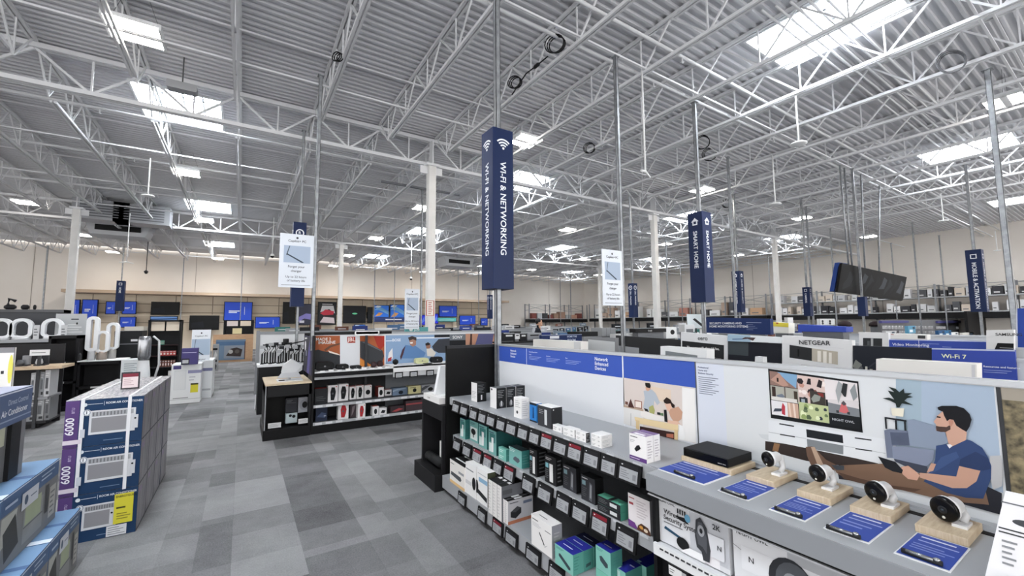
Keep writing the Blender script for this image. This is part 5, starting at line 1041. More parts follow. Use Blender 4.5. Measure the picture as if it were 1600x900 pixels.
# larger blue cartons at the very left
def bluebox(x1, y0, y1, z0, z1, label):
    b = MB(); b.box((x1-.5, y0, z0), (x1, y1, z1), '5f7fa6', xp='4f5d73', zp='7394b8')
    f = Fr((x1, y0, z0), (0, 1, 0), (0, 0, 1), y1-y0, z1-z0)
    b.decor(f, [('r', 0, .74, 1, 1, '4a6285'), ('r', 0, 0, 1, .74, '77787a'), ('p', [(.02, .72), (.25, .72), (.2, .4), (.02, .3)], 'a9aaa4'), ('p', [(.05, .5), (.22, .66), (.3, .2), (.1, .08)], '3c3d3e'), ('r', .36, .1, .7, .6, '8a8b8c'), ('r', .38, .35, .66, .66, '9da58a'), ('r', .36, .32, .7, .34, '5e6062'), ('r', .74, .25, .8, .7, '4c4d4f'), ('r', .82, .12, .95, .62, 'a8a6a2'), ('l', .84, .16, .93, .56, 5, '6e6f70'),
                ('r', .30, .62, .58, .86, 'c2c6ce'), ('e', .37, .74, .03, .07, '4a5a70'), ('l', .44, .72, .55, .77, 1, '6c7688'), ('l', .62, .82, .94, .94, 2, 'a9b8cc'), ('l', .04, .8, .22, .9, 1, 'a9b8cc'), ('r', 0, .985, 1, 1, 'cfdcec')])
    g_ = Fr((x1-.5, y0, z1), (1, 0, 0), (0, 1, 0), .5, y1-y0); b.decor(g_, [('r', .0, .46, 1, .54, '4c6a94'), ('r', 0, 0, 1, .1, 'dce8f4')])
    return b.build('blue_appliance_carton', label=label, cat='box')
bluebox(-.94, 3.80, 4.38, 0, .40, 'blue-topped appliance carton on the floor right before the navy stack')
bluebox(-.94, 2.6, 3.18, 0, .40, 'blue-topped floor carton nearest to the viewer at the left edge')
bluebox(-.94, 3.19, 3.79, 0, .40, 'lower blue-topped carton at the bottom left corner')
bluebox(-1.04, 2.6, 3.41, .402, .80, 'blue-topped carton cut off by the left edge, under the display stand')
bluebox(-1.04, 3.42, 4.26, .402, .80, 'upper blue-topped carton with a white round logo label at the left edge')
t = thing('air_conditioner_display', (-1.35, 3.5, .802), 'display stand with a blue header reading Air Conditioner at the left edge', 'display stand')
b = MB(); b.box((-1.5, 2.7, 1.14), (-1.13, 4.02, 1.34), '4f5f80', zp='a9acc0'); f = Fr((-1.13, 2.7, 1.14), (0, 1, 0), (0, 0, 1), 1.32, .20)
b.decor(f, [('r', 0, .93, 1, .97, 'cfd6e4'), ('r', 0, .14, 1, .18, '8d9ab4')]); b.text(f, 'Direct Control', .95, .60, .032, 'a9b4c8', 'r'); b.text(f, 'Room Air Conditioner', .95, .30, .038, 'e3e7ee', 'r'); b.build('header', t)
b = MB(); b.box((-1.2, 3.80, .802), (-1.14, 3.93, 1.14), '19191b'); b.box((-1.18, 3.93, .802), (-1.14, 3.99, 1.14), '77777a'); b.build('upright', t)
b = MB(); b.box((-1.5, 2.7, .802), (-1.16, 3.80, 1.14), '69696a'); b.box((-1.16, 3.0, 1.02), (-1.155, 3.76, 1.13), 'b4b6a0'); b.box((-1.16, 3.0, .83), (-1.155, 3.70, .98), '4c4c4e'); b.build('display_body', t)
# black appliance cabinets and tower fans
def cab(name, label, x0, x1, y0, y1, z1, parts=(), m='17171a'):
    t = thing(name, ((x0+x1)/2, (y0+y1)/2, 0), label, 'cabinet'); b = MB()
    b.box((x0, y0+.3, 0), (x1, y1, z1), m); b.box((x0, y0, 0), (x0+.04, y1, z1), m); b.box((x1-.04, y0, 0), (x1, y1, z1), m); b.box((x0, y0, 0), (x1, y1, .1), m); b.box((x0, y0, z1-.06), (x1, y1, z1), m)
    for z in parts: b.box((x0, y0, z), (x1, y1, z+.05), m); b.box(((x0+x1)/2-.12, y0-.005, z+.012), ((x0+x1)/2+.05, y0, z+.045), 'd9d9da')
    b.build('body', t); return t
xq_ = lambda p: on(p, 600, y=12.2).x
cab('display_cabinet', 'tall black open display cabinet left of the tower fans', xq_(70), xq_(118), 12.2, 12.95, 1.53, (.55, .95))
cab('display_cabinet', 'low black open cabinet under the tower fans', xq_(119), -2.15, 12.2, 12.9, .98, (.42,))
b = MB(); b.box((xq_(118), 12.18, .982), (-2.13, 12.92, 1.0), 'e8e8ea'); b.build('fan_plinth', label='thin white slab under the tower fans', cat='slab')
def towerfan(cx, y, z, h, w, label, base_m='c9cacc', loop=True, body='eceef1', band=.05, hb=None):
    t = thing('tower_fan', (cx, y, z), label, 'fan'); hb = hb or h*.28
    b = MB(); b.lathe((cx, y, z), [(w*.42, 0), (w*.42, hb*.8), (w*.36, hb), (w*.2, hb*1.04)], base_m, n=20); b.build('base', t)
    r = w*.42; n = 10; zt = z+h-r-band/2; zb = z+hb+.6*r; pts = [(cx+r*math.cos(math.pi*i/n), y, zt+r*math.sin(math.pi*i/n)) for i in range(n+1)]
    pts += [(cx-r*math.cos(math.pi*i/n), y, zb-.6*r*math.sin(math.pi*i/n)) for i in range(n+1)]
    b = MB(); vs = []; N = len(pts); dp = .13
    for p in pts:
        v = Vector(p); c0 = Vector((cx, y, min(max(v.z, zb), zt))); d = (v-c0).normalized() if (v-c0).length > 1e-4 else Vector((0, 0, 1))
        for a_, q in ((-band/2, -dp/2), (band/2, -dp/2), (band/2, dp/2), (-band/2, dp/2)): vs.append(v+d*a_+Vector((0, q, 0)))
    fs = [(i*4+k, i*4+(k+1) % 4, ((i+1) % N)*4+(k+1) % 4, ((i+1) % N)*4+k) for i in range(N) for k in range(4)]
    b.mesh(vs, fs, body); b.build('loop', t)
P = on(141, 562, y=12.35); towerfan(P.x, 12.4, 1.0, .93, .15, 'tallest white bladeless tower fan, at the left of the fan group', 'd4d5d8', band=.07, hb=.22)
P = on(160, 560, y=12.4); towerfan(P.x-.02, 12.42, 1.0, .62, .20, 'bladeless fan with a bronze base beside the tallest white one', M('9a8f86', .35, .5))
P = on(170, 558, y=12.6); towerfan(P.x+.02, 12.72, 1.0, .80, .18, 'white tower fan behind the bronze-based one', M('a8a6a2', .35, .5), band=.06)
P = on(122, 562, y=12.3); b = MB(); b.lathe((P.x, 12.3, 1.0), [(.03, 0), (.05, .03), (.05, .12), (.03, .16)], '2a2a2c', n=12); b.build('remote_stand', label='small dark oval gadget at the left end of the fan slab', cat='gadget')
carton('air_purifier_carton', 'white carton with a teal side picture between the fans and the black wardrobe', (170, 604), 153, 178, 565, 0, 'e6e8ea', [('l', .2, .5, .9, .9, 5, 'a9b4b8')], [('r', .1, .1, .9, .6, '8fb4b8')], side='R', start=tuple(on(170, 604, y=10.6))[:2]+(.3,)) if 0 else None
b = MB(); b.box((-2.12, 12.0, .35), (-1.8, 12.5, 1.0), 'dfe3e6', xp='a9c4c6'); f = Fr((-2.12, 12.0, .35), (1, 0, 0), (0, 0, 1), .32, .65); b.decor(f, [('l', .15, .5, .85, .9, 6, '9aa6aa'), ('p', [(.3, .1), (.9, .1), (.9, .45), (.4, .4)], '88b0b4')]); b.build('air_purifier_carton', label='white carton with a teal picture below the right-hand fan', cat='box', origin=(-1.96, 12.25, .35))
b = MB(); b.box((-2.12, 12.0, 0), (-1.8, 12.5, .348), '232326'); b.build('black_riser', label='black riser under the white and teal carton', cat='riser')
xa, xb = on(176, 560, y=13.3).x, on(219, 560, y=13.3).x; zt_ = on(195, 517, y=13.3).z
t = thing('black_refrigerator', ((xa+xb)/2, 13.6, 0), 'black double-door appliance right behind the tower fans', 'refrigerator')
b = MB(); b.box((xa, 13.3, 0), (xb, 14.0, zt_), '1a1c1f', zp='7f8186'); b.build('body', t, bevel=.01); b = MB(); b.box((xa+.02, 13.29, zt_-.32), (xb-.02, 13.30, zt_-.30), '77797e'); b.box((xa+.3, 13.28, zt_-.25), (xa+.42, 13.29, zt_-.2), 'd9dadc'); b.box((xb-.12, 13.24, .62), (xb-.06, 13.3, .9), M('c9cbcf', .2, .9)); b.build('handle', t)
b = MB(); b.box((xa+.15, 13.4, zt_), (xa+.5, 13.9, zt_+.10), 'bdb8ae'); b.build('cardboard_tray', label='pale tray lying on the black appliance', cat='tray')
t = thing('chrome_garment_steamer', (-1.08, 11.6, 0), 'tall white and chrome upright appliance right of the black refrigerator', 'appliance')
P = on(228, 585, y=11.6); b = MB(); b.lathe((P.x-.05, 11.6, 0), [(.16, 0), (.16, .05), (.12, .08), (.12, .7), (.09, 1.0)], 'dfe1e4', n=16); b.build('body', t); b = MB(); b.lathe((P.x-.05, 11.6, 1.0), [(.09, 0), (.11, .1), (.11, .42), (.09, .5)], M('9a9ca0', .25, .8), n=16); b.build('head', t)
b = MB(); b.tube([(P.x+.12, 11.6, .5), (P.x+.2, 11.6, .9), (P.x+.18, 11.6, 1.4), (P.x+.08, 11.6, 1.5)], .02, 'c9cbce', 8); b.build('hose', t)
# white appliance cartons
o, P, w, d, h = carton('dishwasher_carton', 'white appliance carton with a yellow energy label on the grey floor', (312, 628), 264.5, 316, 568, 0, 'e3e5e6', [('r', .1, .35, .5, .85, 'd3d6d8'), ('p', [(.12, .36), (.47, .36), (.47, .84), (.12, .82)], 'dcdedf'), ('r', .06, .88, .32, .97, '4a4478'), ('r', .55, .76, 1, .84, '8f8fae'), ('r', .66, .26, .92, .5, 'd4cc3c'), ('r', .66, .46, .92, .5, '3a3a1a'), ('l', .6, .55, .85, .7, 2, 'b9bbc4'), ('r', 0, .1, 1, .11, 'a9abad'), ('l', .1, .12, .6, .16, 1, '55575c')], [('r', 0, .76, 1, .84, '8f8fae')], side='R')
carton('dishwasher_carton', 'second white appliance carton just behind and right of the labelled one', (330, 621), 312, 334, 563, 0, 'dcdee0', [('r', 0, .72, 1, .8, '77799a'), ('r', .1, .2, .9, .25, 'a9abb0')], [], side='R')
b = MB(); PA, PB = on(283, 570, y=11.75), on(310, 548, y=11.75); b.box((PA.x, 11.7, h+.003), (PB.x, 11.9, h+.36), '4a4478'); f = Fr((PA.x, 11.7, h), (1, 0, 0), (0, 0, 1), PB.x-PA.x, .36); b.decor(f, [('r', .05, .72, .9, .76, 'b9b6d4'), ('r', .02, .02, .5, .38, '2a2a34'), ('r', .08, .1, .44, .3, 'b9bbc0')]); b.build('purple_carton', label='small purple carton on the yellow-labelled appliance carton', cat='box')
PA, PB = on(297, 575, y=12.7), on(330, 515, y=12.7); b = MB(); b.box((PA.x, 12.7, 0), (PB.x, 12.74, PB.z), 'e2e6ec'); f = Fr((PA.x, 12.7, 0), (1, 0, 0), (0, 0, 1), PB.x-PA.x, PB.z)
b.decor(f, [('r', .02, .62, .98, .86, 'a9b9cc'), ('p', [(.2, .86), (.24, .86), (.16, .7), (.13, .7)], '6c7684'), ('p', [(.22, .69), (.28, .7), (.7, .62), (.6, .62)], '3a424e'), ('e', .5, .95, .04, .012, '33353a'), ('tc', 'Copilot+ PC', .5, .895, .022, '4a4c52'), ('tc', 'Forget your', .5, .55, .02, '6a6c72')]); b.build('standing_poster', label='white laptop poster standing behind the white appliance cartons', cat='poster')
# far left shelves
def stand(o, x, y, z0, w, th, alongy):
    # what carries a board or a box: a slim post, or a pedestal as wide as the box
    b = MB(); hw, hd = (.02, .015) if th < .1 else (w*.42, th*.42)
    if alongy: hw, hd = hd, hw
    b.box((x-hw, y-hd, 0), (x+hw, y+hd, z0), '3a3b3e' if th < .1 else '707276'); b.build('post' if th < .1 else 'pedestal', o)
def bdy(name, label, cat, y, r, m, th=.08, dec=(), group=None, zmin=None):
    A, B_ = on(r[0], r[3], y=y), on(r[2], r[1], y=y); z0 = A.z if zmin is None else zmin
    b = MB(); b.box((A.x, y, z0), (B_.x, y+th, B_.z), m); f = Fr((A.x, y, z0), (1, 0, 0), (0, 0, 1), B_.x-A.x, B_.z-z0); b.decor(f, dec)
    o = b.build(name, label=label, cat=cat, group=group)
    if z0 > .2 and y < 30: stand(o, (A.x+B_.x)/2, y+th/2, z0, B_.x-A.x, th, False)
    return o
t = thing('kitchen_shelf', (-5.2, 10.6, 0), 'dark metal shelf of small kitchen appliances at the far left', 'shelving')
A = on(0, 600, y=10.5); B_ = on(78, 600, y=10.5)
XL, XR = A.x-1.5, B_.x
for z, m in ((.12, '28282b'), (.52, '8f9094')): b = MB(); b.box((XL, 10.45, z-.04), (XR, 11.1, z), m); b.build('shelf', t)
b = MB(); b.box((XL, 10.5, 0), (XR-.1, 11.1, .08), '1c1c1e'); b.build('kick_plate', t); b = MB(); b.box((XL, 11.1, 0), (XR, 11.14, 1.40), '252528'); b.build('back_panel', t)
b = MB(); b.box((XL, 10.3, 1.0), (XR+.18, 10.95, 1.05), wood_mat('shop_oak', 'b59c80', 'd0b99c')); b.build('wooden_shelf', t)
for i, (a, c, z0, z1, m, lab) in enumerate(((44, 57, .12, .46, '8d8f92', 'grey microwave carton, left, on the lowest kitchen shelf'), (58, 70, .12, .48, 'a2a4a6', 'pale microwave carton, middle, on the lowest kitchen shelf'), (71, 79, .12, .5, '77787b', 'dark grey carton at the right end of the lowest kitchen shelf'),
                                  (46, 53, .52, .93, 'b9bbbe', 'first slim silver carton below the oak shelf'), (53.6, 60, .52, .95, 'd0d1d3', 'second slim silver carton below the oak shelf'), (60.6, 67, .52, .94, '9b9da1', 'third slim silver carton below the oak shelf'), (67.6, 76, .52, .97, 'c4c5c8', 'widest silver carton below the oak shelf'))):
    xa, xb = on(a, 620, y=10.5).x, on(c, 620, y=10.5).x
    b = MB(); b.box((xa, 10.5, z0+.001), (xb, 10.9, z1), m); f = Fr((xa, 10.5, z0), (1, 0, 0), (0, 0, 1), xb-xa, z1-z0); b.decor(f, [('r', .2, .3, .7, .7, '6e7074' if i % 2 else '55565a'), ('l', .1, .75, .9, .92, 2, 'e6e6e8'), ('r', .4, .08, .9, .2, '3a3b3e')]); b.build('appliance_carton', label=lab, cat='box')
random.seed(9)
for i in range(8):
    x = XR-.15-.22*i; h = .12+.14*random.random(); t2 = thing('coffee_maker', (x, 10.6, 1.05), 'small dark kitchen appliance on the oak shelf', 'appliance', 'small appliances on the oak shelf')
    b = MB(); b.rbox((x-.07, 10.5, 1.051), (x+.07, 10.7, 1.07), .01, '2a2a2d'); b.rbox((x-.02, 10.62, 1.07), (x+.07, 10.7, 1.05+h), .01, ['303135', '8b8d91', '1a1a1c'][i % 3]); b.build('body', t2)
    b = MB(); b.lathe((x-.02, 10.57, 1.07), [(.04, 0), (.05, .03), (.035, h*.5)], ['b9bbbe', '55575b', '3a3b3e'][i % 3], n=12); b.build('jug', t2)
bdy('price_sheet', 'white sheet with a price above the oak kitchen shelf', 'sheet', 10.45, (46, 546, 78, 556), 'e9e9ea', .01, [('l', .1, .3, .8, .7, 1, '8a8a8c')])
bdy('colourful_poster', 'white poster with yellow and pink marks cut by the left edge', 'poster', 6.6, (-14, 543, 24, 606), 'f0eeec', .03, [('e', .85, .85, .12, .1, 'e6df6a'), ('p', [(.62, .42), (.9, .38), (.96, .52), (.75, .5)], 'd98a9c'), ('e', .75, .12, .2, .1, 'ddd8c8'), ('r', 0, .965, 1, 1, '8b8b90'), ('r', .965, 0, 1, 1, '6b6568'), ('l', .4, .8, .55, .86, 1, '3a3a3c')], zmin=0)
t = thing('fan_display_counter', (-7, 14.5, 0), 'long grey-edged counter with round white fans on top at the far left', 'counter')
A = on(-10, 520, y=14.4); B_ = on(118, 520, y=14.4); zt = A.z
b = MB(); b.box((A.x-2, 14.4, 1.35), (B_.x, 15.2, 1.42), 'a9abae'); b.build('worktop', t); b = MB(); b.box((A.x-2, 14.5, 0), (B_.x-.1, 15.2, 1.35), '1b1c1e'); b.build('base', t)
A = on(-10, 492, y=15.1); B_ = on(88, 492, y=15.1); b = MB(); b.box((A.x-2, 15.1, 1.42), (B_.x, 15.16, 2.06), '47484c'); b.build('back_board', t)
b = MB(); b.box((B_.x, 15.08, 1.42), (on(136, 492, y=15.1).x, 15.14, 2.04), 'b9bbbd'); f = Fr((B_.x, 15.08, 1.42), (1, 0, 0), (0, 0, 1), on(136, 492, y=15.1).x-B_.x, .62); b.decor(f, [('l', .4, .2, .9, .6, 4, 'e0e0e0'), ('r', .5, .75, .75, .8, '44464a'), ('e', .7, .6, .03, .05, '2a2a2c')]); b.build('info_board', t)
for i, (px, lab) in enumerate(((2, 'white loop fan cut off by the left edge of the view'), (34, 'middle white loop fan on the long counter'), (82, 'right-hand white loop fan on the long counter'))):
    P = on(px, 519, y=14.7); towerfan(P.x, 14.7, 1.42, .50, .36, lab, 'dcdde0', band=.07, hb=.05)
for i, px in enumerate((56, 99)): bdy('info_card', ['left', 'right'][i]+' dark and white info card between the loop fans', 'card', 14.6, (px-4, 508, px+6, 519), 'c9cacc', .02, [('l', .1, .2, .8, .8, 3, '6c6d70')], zmin=1.42)
t = thing('cookware_shelf', (-9.5, 17.3, 0), 'dark raised shelf against the back at far left, with cookware on top', 'shelving'); A = on(-12, 491, y=17); B_ = on(100, 484, y=17); b = MB(); b.box((A.x-2, 17, 0), (B_.x, 17.6, B_.z), '3a3a3d'); b.box((A.x-2, 16.97, B_.z-.08), (B_.x, 17.62, B_.z), '6a6b6e'); b.build('body', t)
for i, (a, c, tp, lab) in enumerate(((3, 24, 472, 'dark stand mixer on the raised shelf at the far left'), (30, 44, 476, 'second dark cookware set on the raised shelf'), (49, 55, 476, 'small black box at the right end of the raised shelf'))):
    A, B_ = on(a, 483, y=17.2), on(c, tp, y=17.2); z0 = on(100, 484, y=17).z
    b = MB(); w_ = B_.x-A.x; b.lathe((A.x+w_*.5, 17.3, z0), [(w_*.25, 0), (w_*.5, .04), (w_*.5, .10), (w_*.3, .14)], '2a2a2c', n=14); b.tube([(A.x+w_*.3, 17.3, z0+.1), (A.x+w_*.35, 17.3, z0+.3), (A.x+w_*.9, 17.3, z0+.24)], .04, '3b3b3e', 8) if i == 0 else None; b.build('cookware', label=lab, cat='cookware')
# gadget rack with red packs
t = thing('gadget_rack', on(256, 565, z=0), 'black rack with backlit top panels and red packs, behind the chrome appliance', 'shelving'); yv = 16.5
A, B_ = on(228, 560, y=yv), on(284, 500, y=yv); z1 = B_.z
b = MB(); b.box((A.x, yv+.3, 0), (B_.x, yv+.5, z1), '1d1e20'); b.box((A.x, yv, 0), (A.x+.05, yv+.5, z1), '161618'); b.box((B_.x-.05, yv, 0), (B_.x, yv+.5, z1), '161618'); b.box((A.x, yv, z1-.04), (B_.x, yv+.5, z1), '161618'); b.build('frame', t)
xm = (A.x+B_.x)/2
for xa, xb in ((A.x+.06, xm-.02), (xm+.02, B_.x-.06)): b = MB(); b.box((xa, yv+.1, z1-.33), (xb, yv+.14, z1-.05), M('e6d8c6', .5)); b.build('light_panel', t)
for z in (z1-.75, z1-1.08, z1-1.42, z1-1.7): b = MB(); b.box((A.x+.05, yv, z-.03), (B_.x-.05, yv+.35, z), '2a1a1c' if z > z1-1.2 else '2c2c2f'); b.build('shelf', t)
def packs(n, x0, x1, y, z, h, m, label, grp, wf=.8, cat='package'):
    pr_ = None; st_ = (x1-x0)/n
    for i in range(n):
        x = x0+st_*(i+.5)
        if pr_ is None: b = MB(); w_ = st_*wf; b.box((x-w_/2, y, z), (x+w_/2, y+.08, z+h), m); f = Fr((x-w_/2, y, z), (1, 0, 0), (0, 0, 1), w_, h); b.decor(f, [('r', .2, .2, .8, .55, 'e6e0da'), ('r', .1, .75, .9, .85, 'd9d9d9')]); pr_ = b.build('package', label=label, cat=cat, group=grp)
        else: copy_tree(pr_, (x, pr_.location.y, pr_.location.z))
packs(7, A.x+.3, B_.x-.4, yv+.1, z1-.75, .13, '3f8f76', 'small green package on the top shelf of the black gadget rack', 'green packages on the gadget rack')
packs(5, A.x+.3, B_.x-.1, yv+.05, z1-1.08, .14, 'b8403c', 'red package on the second shelf of the black gadget rack', 'red packages on the gadget rack', .92)
packs(6, A.x+.3, B_.x-.1, yv+.05, z1-1.42, .2, '8a5a4e', 'brown package on the third shelf of the black gadget rack', 'brown packages on the gadget rack', .7)
packs(2, xm+.1, xm+.4, yv+.05, z1-1.7, .15, 'e9e9e9', 'white package on the lowest shelf of the black gadget rack', 'white packages on the gadget rack', .5)
packs(1, xm+.5, B_.x-.1, yv+.05, z1-1.7, .17, 'b83c3c', 'single red package on the lowest shelf of the black gadget rack', None, .8)
# ============================================================ rows behind the counter
def row_x(x, y0, y1, z1, label, cm='c4c7cb', depth=.5):
    """double-sided shelf run along y with its centre wall at x"""
    t = thing('display_gondola', (x, (y0+y1)/2, 0), label, 'shelving')
    b = MB(); b.box((x-depth, y0, 0), (x+depth, y1, .16), '2a2b2e'); b.build('base_deck', t)
    b = MB(); b.box((x, y0, .16), (x+.05, y1, z1), cm); b.build('centre_wall', t)
    b = MB(); b.box((x-.01, y0, z1), (x+.06, y1, z1+.025), ALU); b.build('top_rail', t)
    for z in (.55, .93): b = MB(); b.box((x-depth, y0, z-.03), (x, y1, z), CT); b.box((x+.05, y0, z-.03), (x+.05+depth, y1, z), CT); b.build('shelf', t)
    return t
row_x(4.9, -1.2, 4.3, 1.40, 'second shelf row behind the long counter, with wireless displays')
row_x(7.35, -1.0, 4.5, 1.38, 'third shelf row behind the long counter')
row_x(9.8, -.5, 4.6, 1.45, 'fourth shelf row under the hanging screens')
def xq(name, label, cat, x, quad, m, th=.04, draw=None, group=None):
    """panel lying in a plane of constant x, outline taken clockwise from the top left as seen"""
    P = [on(a, c, x=x) for a, c in quad]
    b = MB(); b.prism([P[0], P[3], P[2], P[1]], (th, 0, 0), m)
    # lattice frame between the corners: u to the right, v up
    tl, tr, br, bl = P
    def at(u, v, k): return bl*(1-u)*(1-v)+br*u*(1-v)+tr*u*v+tl*(1-u)*v+Vector((-.001-.0012*k, 0, 0))
    k = 1
    for q in (draw or ()):
        if q[0] == 'p': b.face([at(u, v, k) for u, v in q[1]], q[2])
        elif q[0] == 'r': b.face([at(q[1], q[2], k), at(q[3], q[2], k), at(q[3], q[4], k), at(q[1], q[4], k)], q[5])
        elif q[0] == 't':
            o = at(q[2], q[3], k); f = Fr(o, (0, -1, 0), (0, 0, 1), 1, 1); b.text(f, q[1], 0, 0, q[4]*(tl-bl).length, q[5], q[6] if len(q) > 6 else 'l')
        k += 1
    o = b.build(name, label=label, cat=cat, group=group)
    if x > 5 or th >= .1: zb = min(P[2].z, P[3].z); stand(o, x+th/2, (P[0].y+P[1].y)/2, zb, P[0].y-P[1].y, th, True)
    return o
xq('black_sign_board', 'dark panel in the second row left of the framed white display', 'sign board', 4.88, [(962, 524), (1063, 531), (1063, 568), (962, 552)], '2b2c2e', draw=[('r', 0, 0, .4, .45, '9da0a4')])
xq('framed_display', 'white framed display reading eero with a black card inside', 'display board', 4.86, [(1064, 519), (1136, 525), (1136, 574), (1064, 566)], 'dcdddf', .08, [('p', [(.03, .02), (.94, .0), (.94, .70), (.03, .72)], '232426'), ('t', 'eero', .5, .80, .13, '3c3e42', 'c'), ('t', 'The way wifi should be.', .5, .50, .085, 'e6e6e6', 'c'), ('t', '7 Tower', .8, .22, .06, 'a9a9a9', 'c')])
xq('picture_strip', 'bright strip with a dark eyeglasses picture beside the black screen panel', 'sign board', 4.84, [(1137, 522), (1221, 527), (1221, 536), (1137, 533)], 'dfe3e6', draw=[('r', 0, 0, .45, 1, '9fb9cc'), ('p', [(.25, .3), (.35, .7), (.55, .7), (.5, .2), (.4, .45)], '4a3a3a'), ('p', [(.1, .2), (.3, .3), (.3, .5), (.1, .4)], '6f86a4')])
xq('black_sign_board', 'black panel with a grey rectangle between two white framed displays', 'sign board', 4.88, [(1136, 533), (1221, 537), (1221, 584), (1136, 574)], '1a1c24', draw=[('r', .02, .50, .42, .98, '3d4448')])
xq('framed_display', 'wide white framed display reading NETGEAR with two pictures', 'display board', 4.86, [(1222, 524), (1331, 532), (1331, 586), (1222, 575)], 'dcdcdd', .08, [('p', [(.12, .34), (.46, .30), (.46, .68), (.12, .73)], '2a2b2d'), ('p', [(.46, .30), (.82, .26), (.82, .64), (.46, .68)], 'b9b1a2'), ('p', [(.54, .3), (.59, .3), (.59, .62), (.54, .62)], 'e6e0d6'), ('p', [(.62, .28), (.67, .28), (.67, .62), (.62, .62)], 'e6e0d6'), ('p', [(.7, .28), (.74, .28), (.74, .6), (.7, .6)], 'e6e0d6'), ('r', .25, .4, .27, .62, '0f0f10'), ('t', 'NETGEAR', .5, .79, .13, '3a3b3e', 'c'), ('r', .3, .14, .6, .16, '8a8a8c'), ('r', 0, .745, .9, .75, 'c2c3c5')])
xq('black_sign_board', 'near-black panel with a faint arc and glassware picture left of the blue panel', 'sign board', 4.88, [(1332, 540), (1456, 544), (1456, 598), (1332, 588)], '1d2029', draw=[('p', [(.2, .3), (.3, .5), (.42, .62), (.55, .55), (.65, .4), (.63, .38), (.54, .5), (.42, .57), (.31, .46), (.22, .28)], '2e313b'), ('p', [(.02, .1), (.1, .05), (.16, .2), (.12, .45), (.03, .5)], '55565a'), ('r', .18, .05, .21, .35, 'c2bfb6'), ('r', .24, .08, .28, .28, '9a9892'), ('p', [(.0, .3), (.08, .25), (.14, .4), (.05, .55)], '7d7f7a')])
xq('blue_sign_board', 'blue panel with pale yellow Wi-Fi 7 lettering', 'sign board', 4.87, [(1456, 544), (1586, 547), (1590, 602), (1456, 592)], '34479a', draw=[('r', 0, .96, 1, 1, 'b9bfd4'), ('t', 'Wi-Fi 7', .13, .70, .13, 'e9edc4'), ('t', 'What to know', .13, .5, .075, 'e6eaf6'), ('t', 'Resources and features', .64, .47, .055, 'e6eaf6'), ('r', .64, .38, .95, .395, '9aa8d8'), ('r', .64, .32, .9, .335, '9aa8d8')])
xq('white_header', 'long blank cream header box right behind the counter wall at right', 'header box', 3.3, [(1369, 561), (1526, 569), (1527, 606), (1369, 590)], 'e2dfda', .12, [('r', .955, 0, .985, .96, 'c9c8ca')])
xq('white_header', 'blank white header box right behind the left half of the blue strip', 'header box', 3.3, [(833, 530), (907, 534), (907, 556), (833, 548)], 'e6e3df', .12, [('r', .88, 0, 1, 1, 'cfcfd0')])
xq('white_display_frame', 'thick white open frame with a grey window behind the blue strip', 'display frame', 3.4, [(1032, 541), (1104, 546), (1104, 574), (1032, 566)], 'e3e4e5', .12, [('p', [(.12, 0), (.82, 0), (.82, .62), (.12, .74)], '7a7f82'), ('p', [(.2, .3), (.8, .2), (.8, .3), (.2, .45)], 'a5abad')])
xq('grey_screen', 'grey rounded screen with a pale face seen over the blue strip', 'screen', 3.6, [(912, 526), (961, 528), (961, 556), (912, 552)], '77787b', .06, [('p', [(.16, 0), (1, 0), (1, .78), (.16, .85)], 'b9bbbc')])
xq('white_speaker', 'small white rounded device standing before the black panel', 'speaker', 4.6, [(1180, 557), (1192, 558), (1193, 574), (1179, 573)], 'e6e7e9', .08)
xq('blue_sign_board', 'blue header strip reading Video Monitoring in the third row', 'sign board', 7.33, [(1389, 530), (1541, 533), (1543, 552), (1389, 545)], '3a4fa5', draw=[('r', 0, .93, 1, 1, 'cfd4e6'), ('r', .335, 0, .34, 1, 'dfe3f2'), ('t', 'Video Monitoring', .04, .36, .28, 'e6eaf6'), ('r', .37, .62, .55, .66, '9fb0e0'), ('r', .37, .42, .45, .46, '9fb0e0'), ('r', .58, .38, .67, .42, '9fb0e0')])
xq('framed_display', 'small white framed display with a dark picture, left of the Video Monitoring strip', 'display board', 7.3, [(1342, 519), (1388, 520), (1388, 543), (1342, 541)], 'e2e2e3', .08, [('r', .15, .02, .8, .6, '2e3033'), ('r', .42, .02, .5, .58, 'a9aaac'), ('r', .3, .1, .38, .4, '55575a')])
xq('camera_header', 'long navy header board about security cameras beneath the smart home sign', 'header board', 7.1, [(1103, 496), (1203, 498), (1204, 523), (1104, 520)], '1d2f5e', .1, [('t', 'SECURITY CAMERAS AND', .06, .56, .13, 'e6e9f2'), ('t', 'HOME MONITORING SYSTEMS', .06, .36, .13, 'e6e9f2'), ('r', .66, .72, .88, .75, 'a9b4d0')]+[('r', .66, .6-.11*i, .76+.03*(i % 3), .62-.11*i, '8d9abc') for i in range(4)])
xq('device_display', 'white display with a black screen and grey lettering by the right edge', 'display board', 7.2, [(1541, 516), (1584, 515), (1584, 549), (1541, 546)], 'dedede', .1, [('p', [(.3, 0), (.42, .36), (1, .36), (1, 0)], '101012'), ('t', 'SAMSUNG', .35, .72, .14, '3a3a3d'), ('r', .5, .12, .98, .15, '8a8a8c')])
xq('blue_header', 'short blue header box above the small round cameras', 'header box', 8.6, [(1247, 507), (1322, 511), (1322, 519), (1247, 518)], '3a4fa8', .3)
xq('white_long_box', 'long low white box with a small dark logo in the third row', 'box', 8.4, [(1391, 521), (1449, 523), (1449, 531), (1391, 529)], 'e8e6e2', .15, [('r', .75, .2, .95, .8, '3a3a3c'), ('r', .02, .75, .1, .85, 'b0383a')])
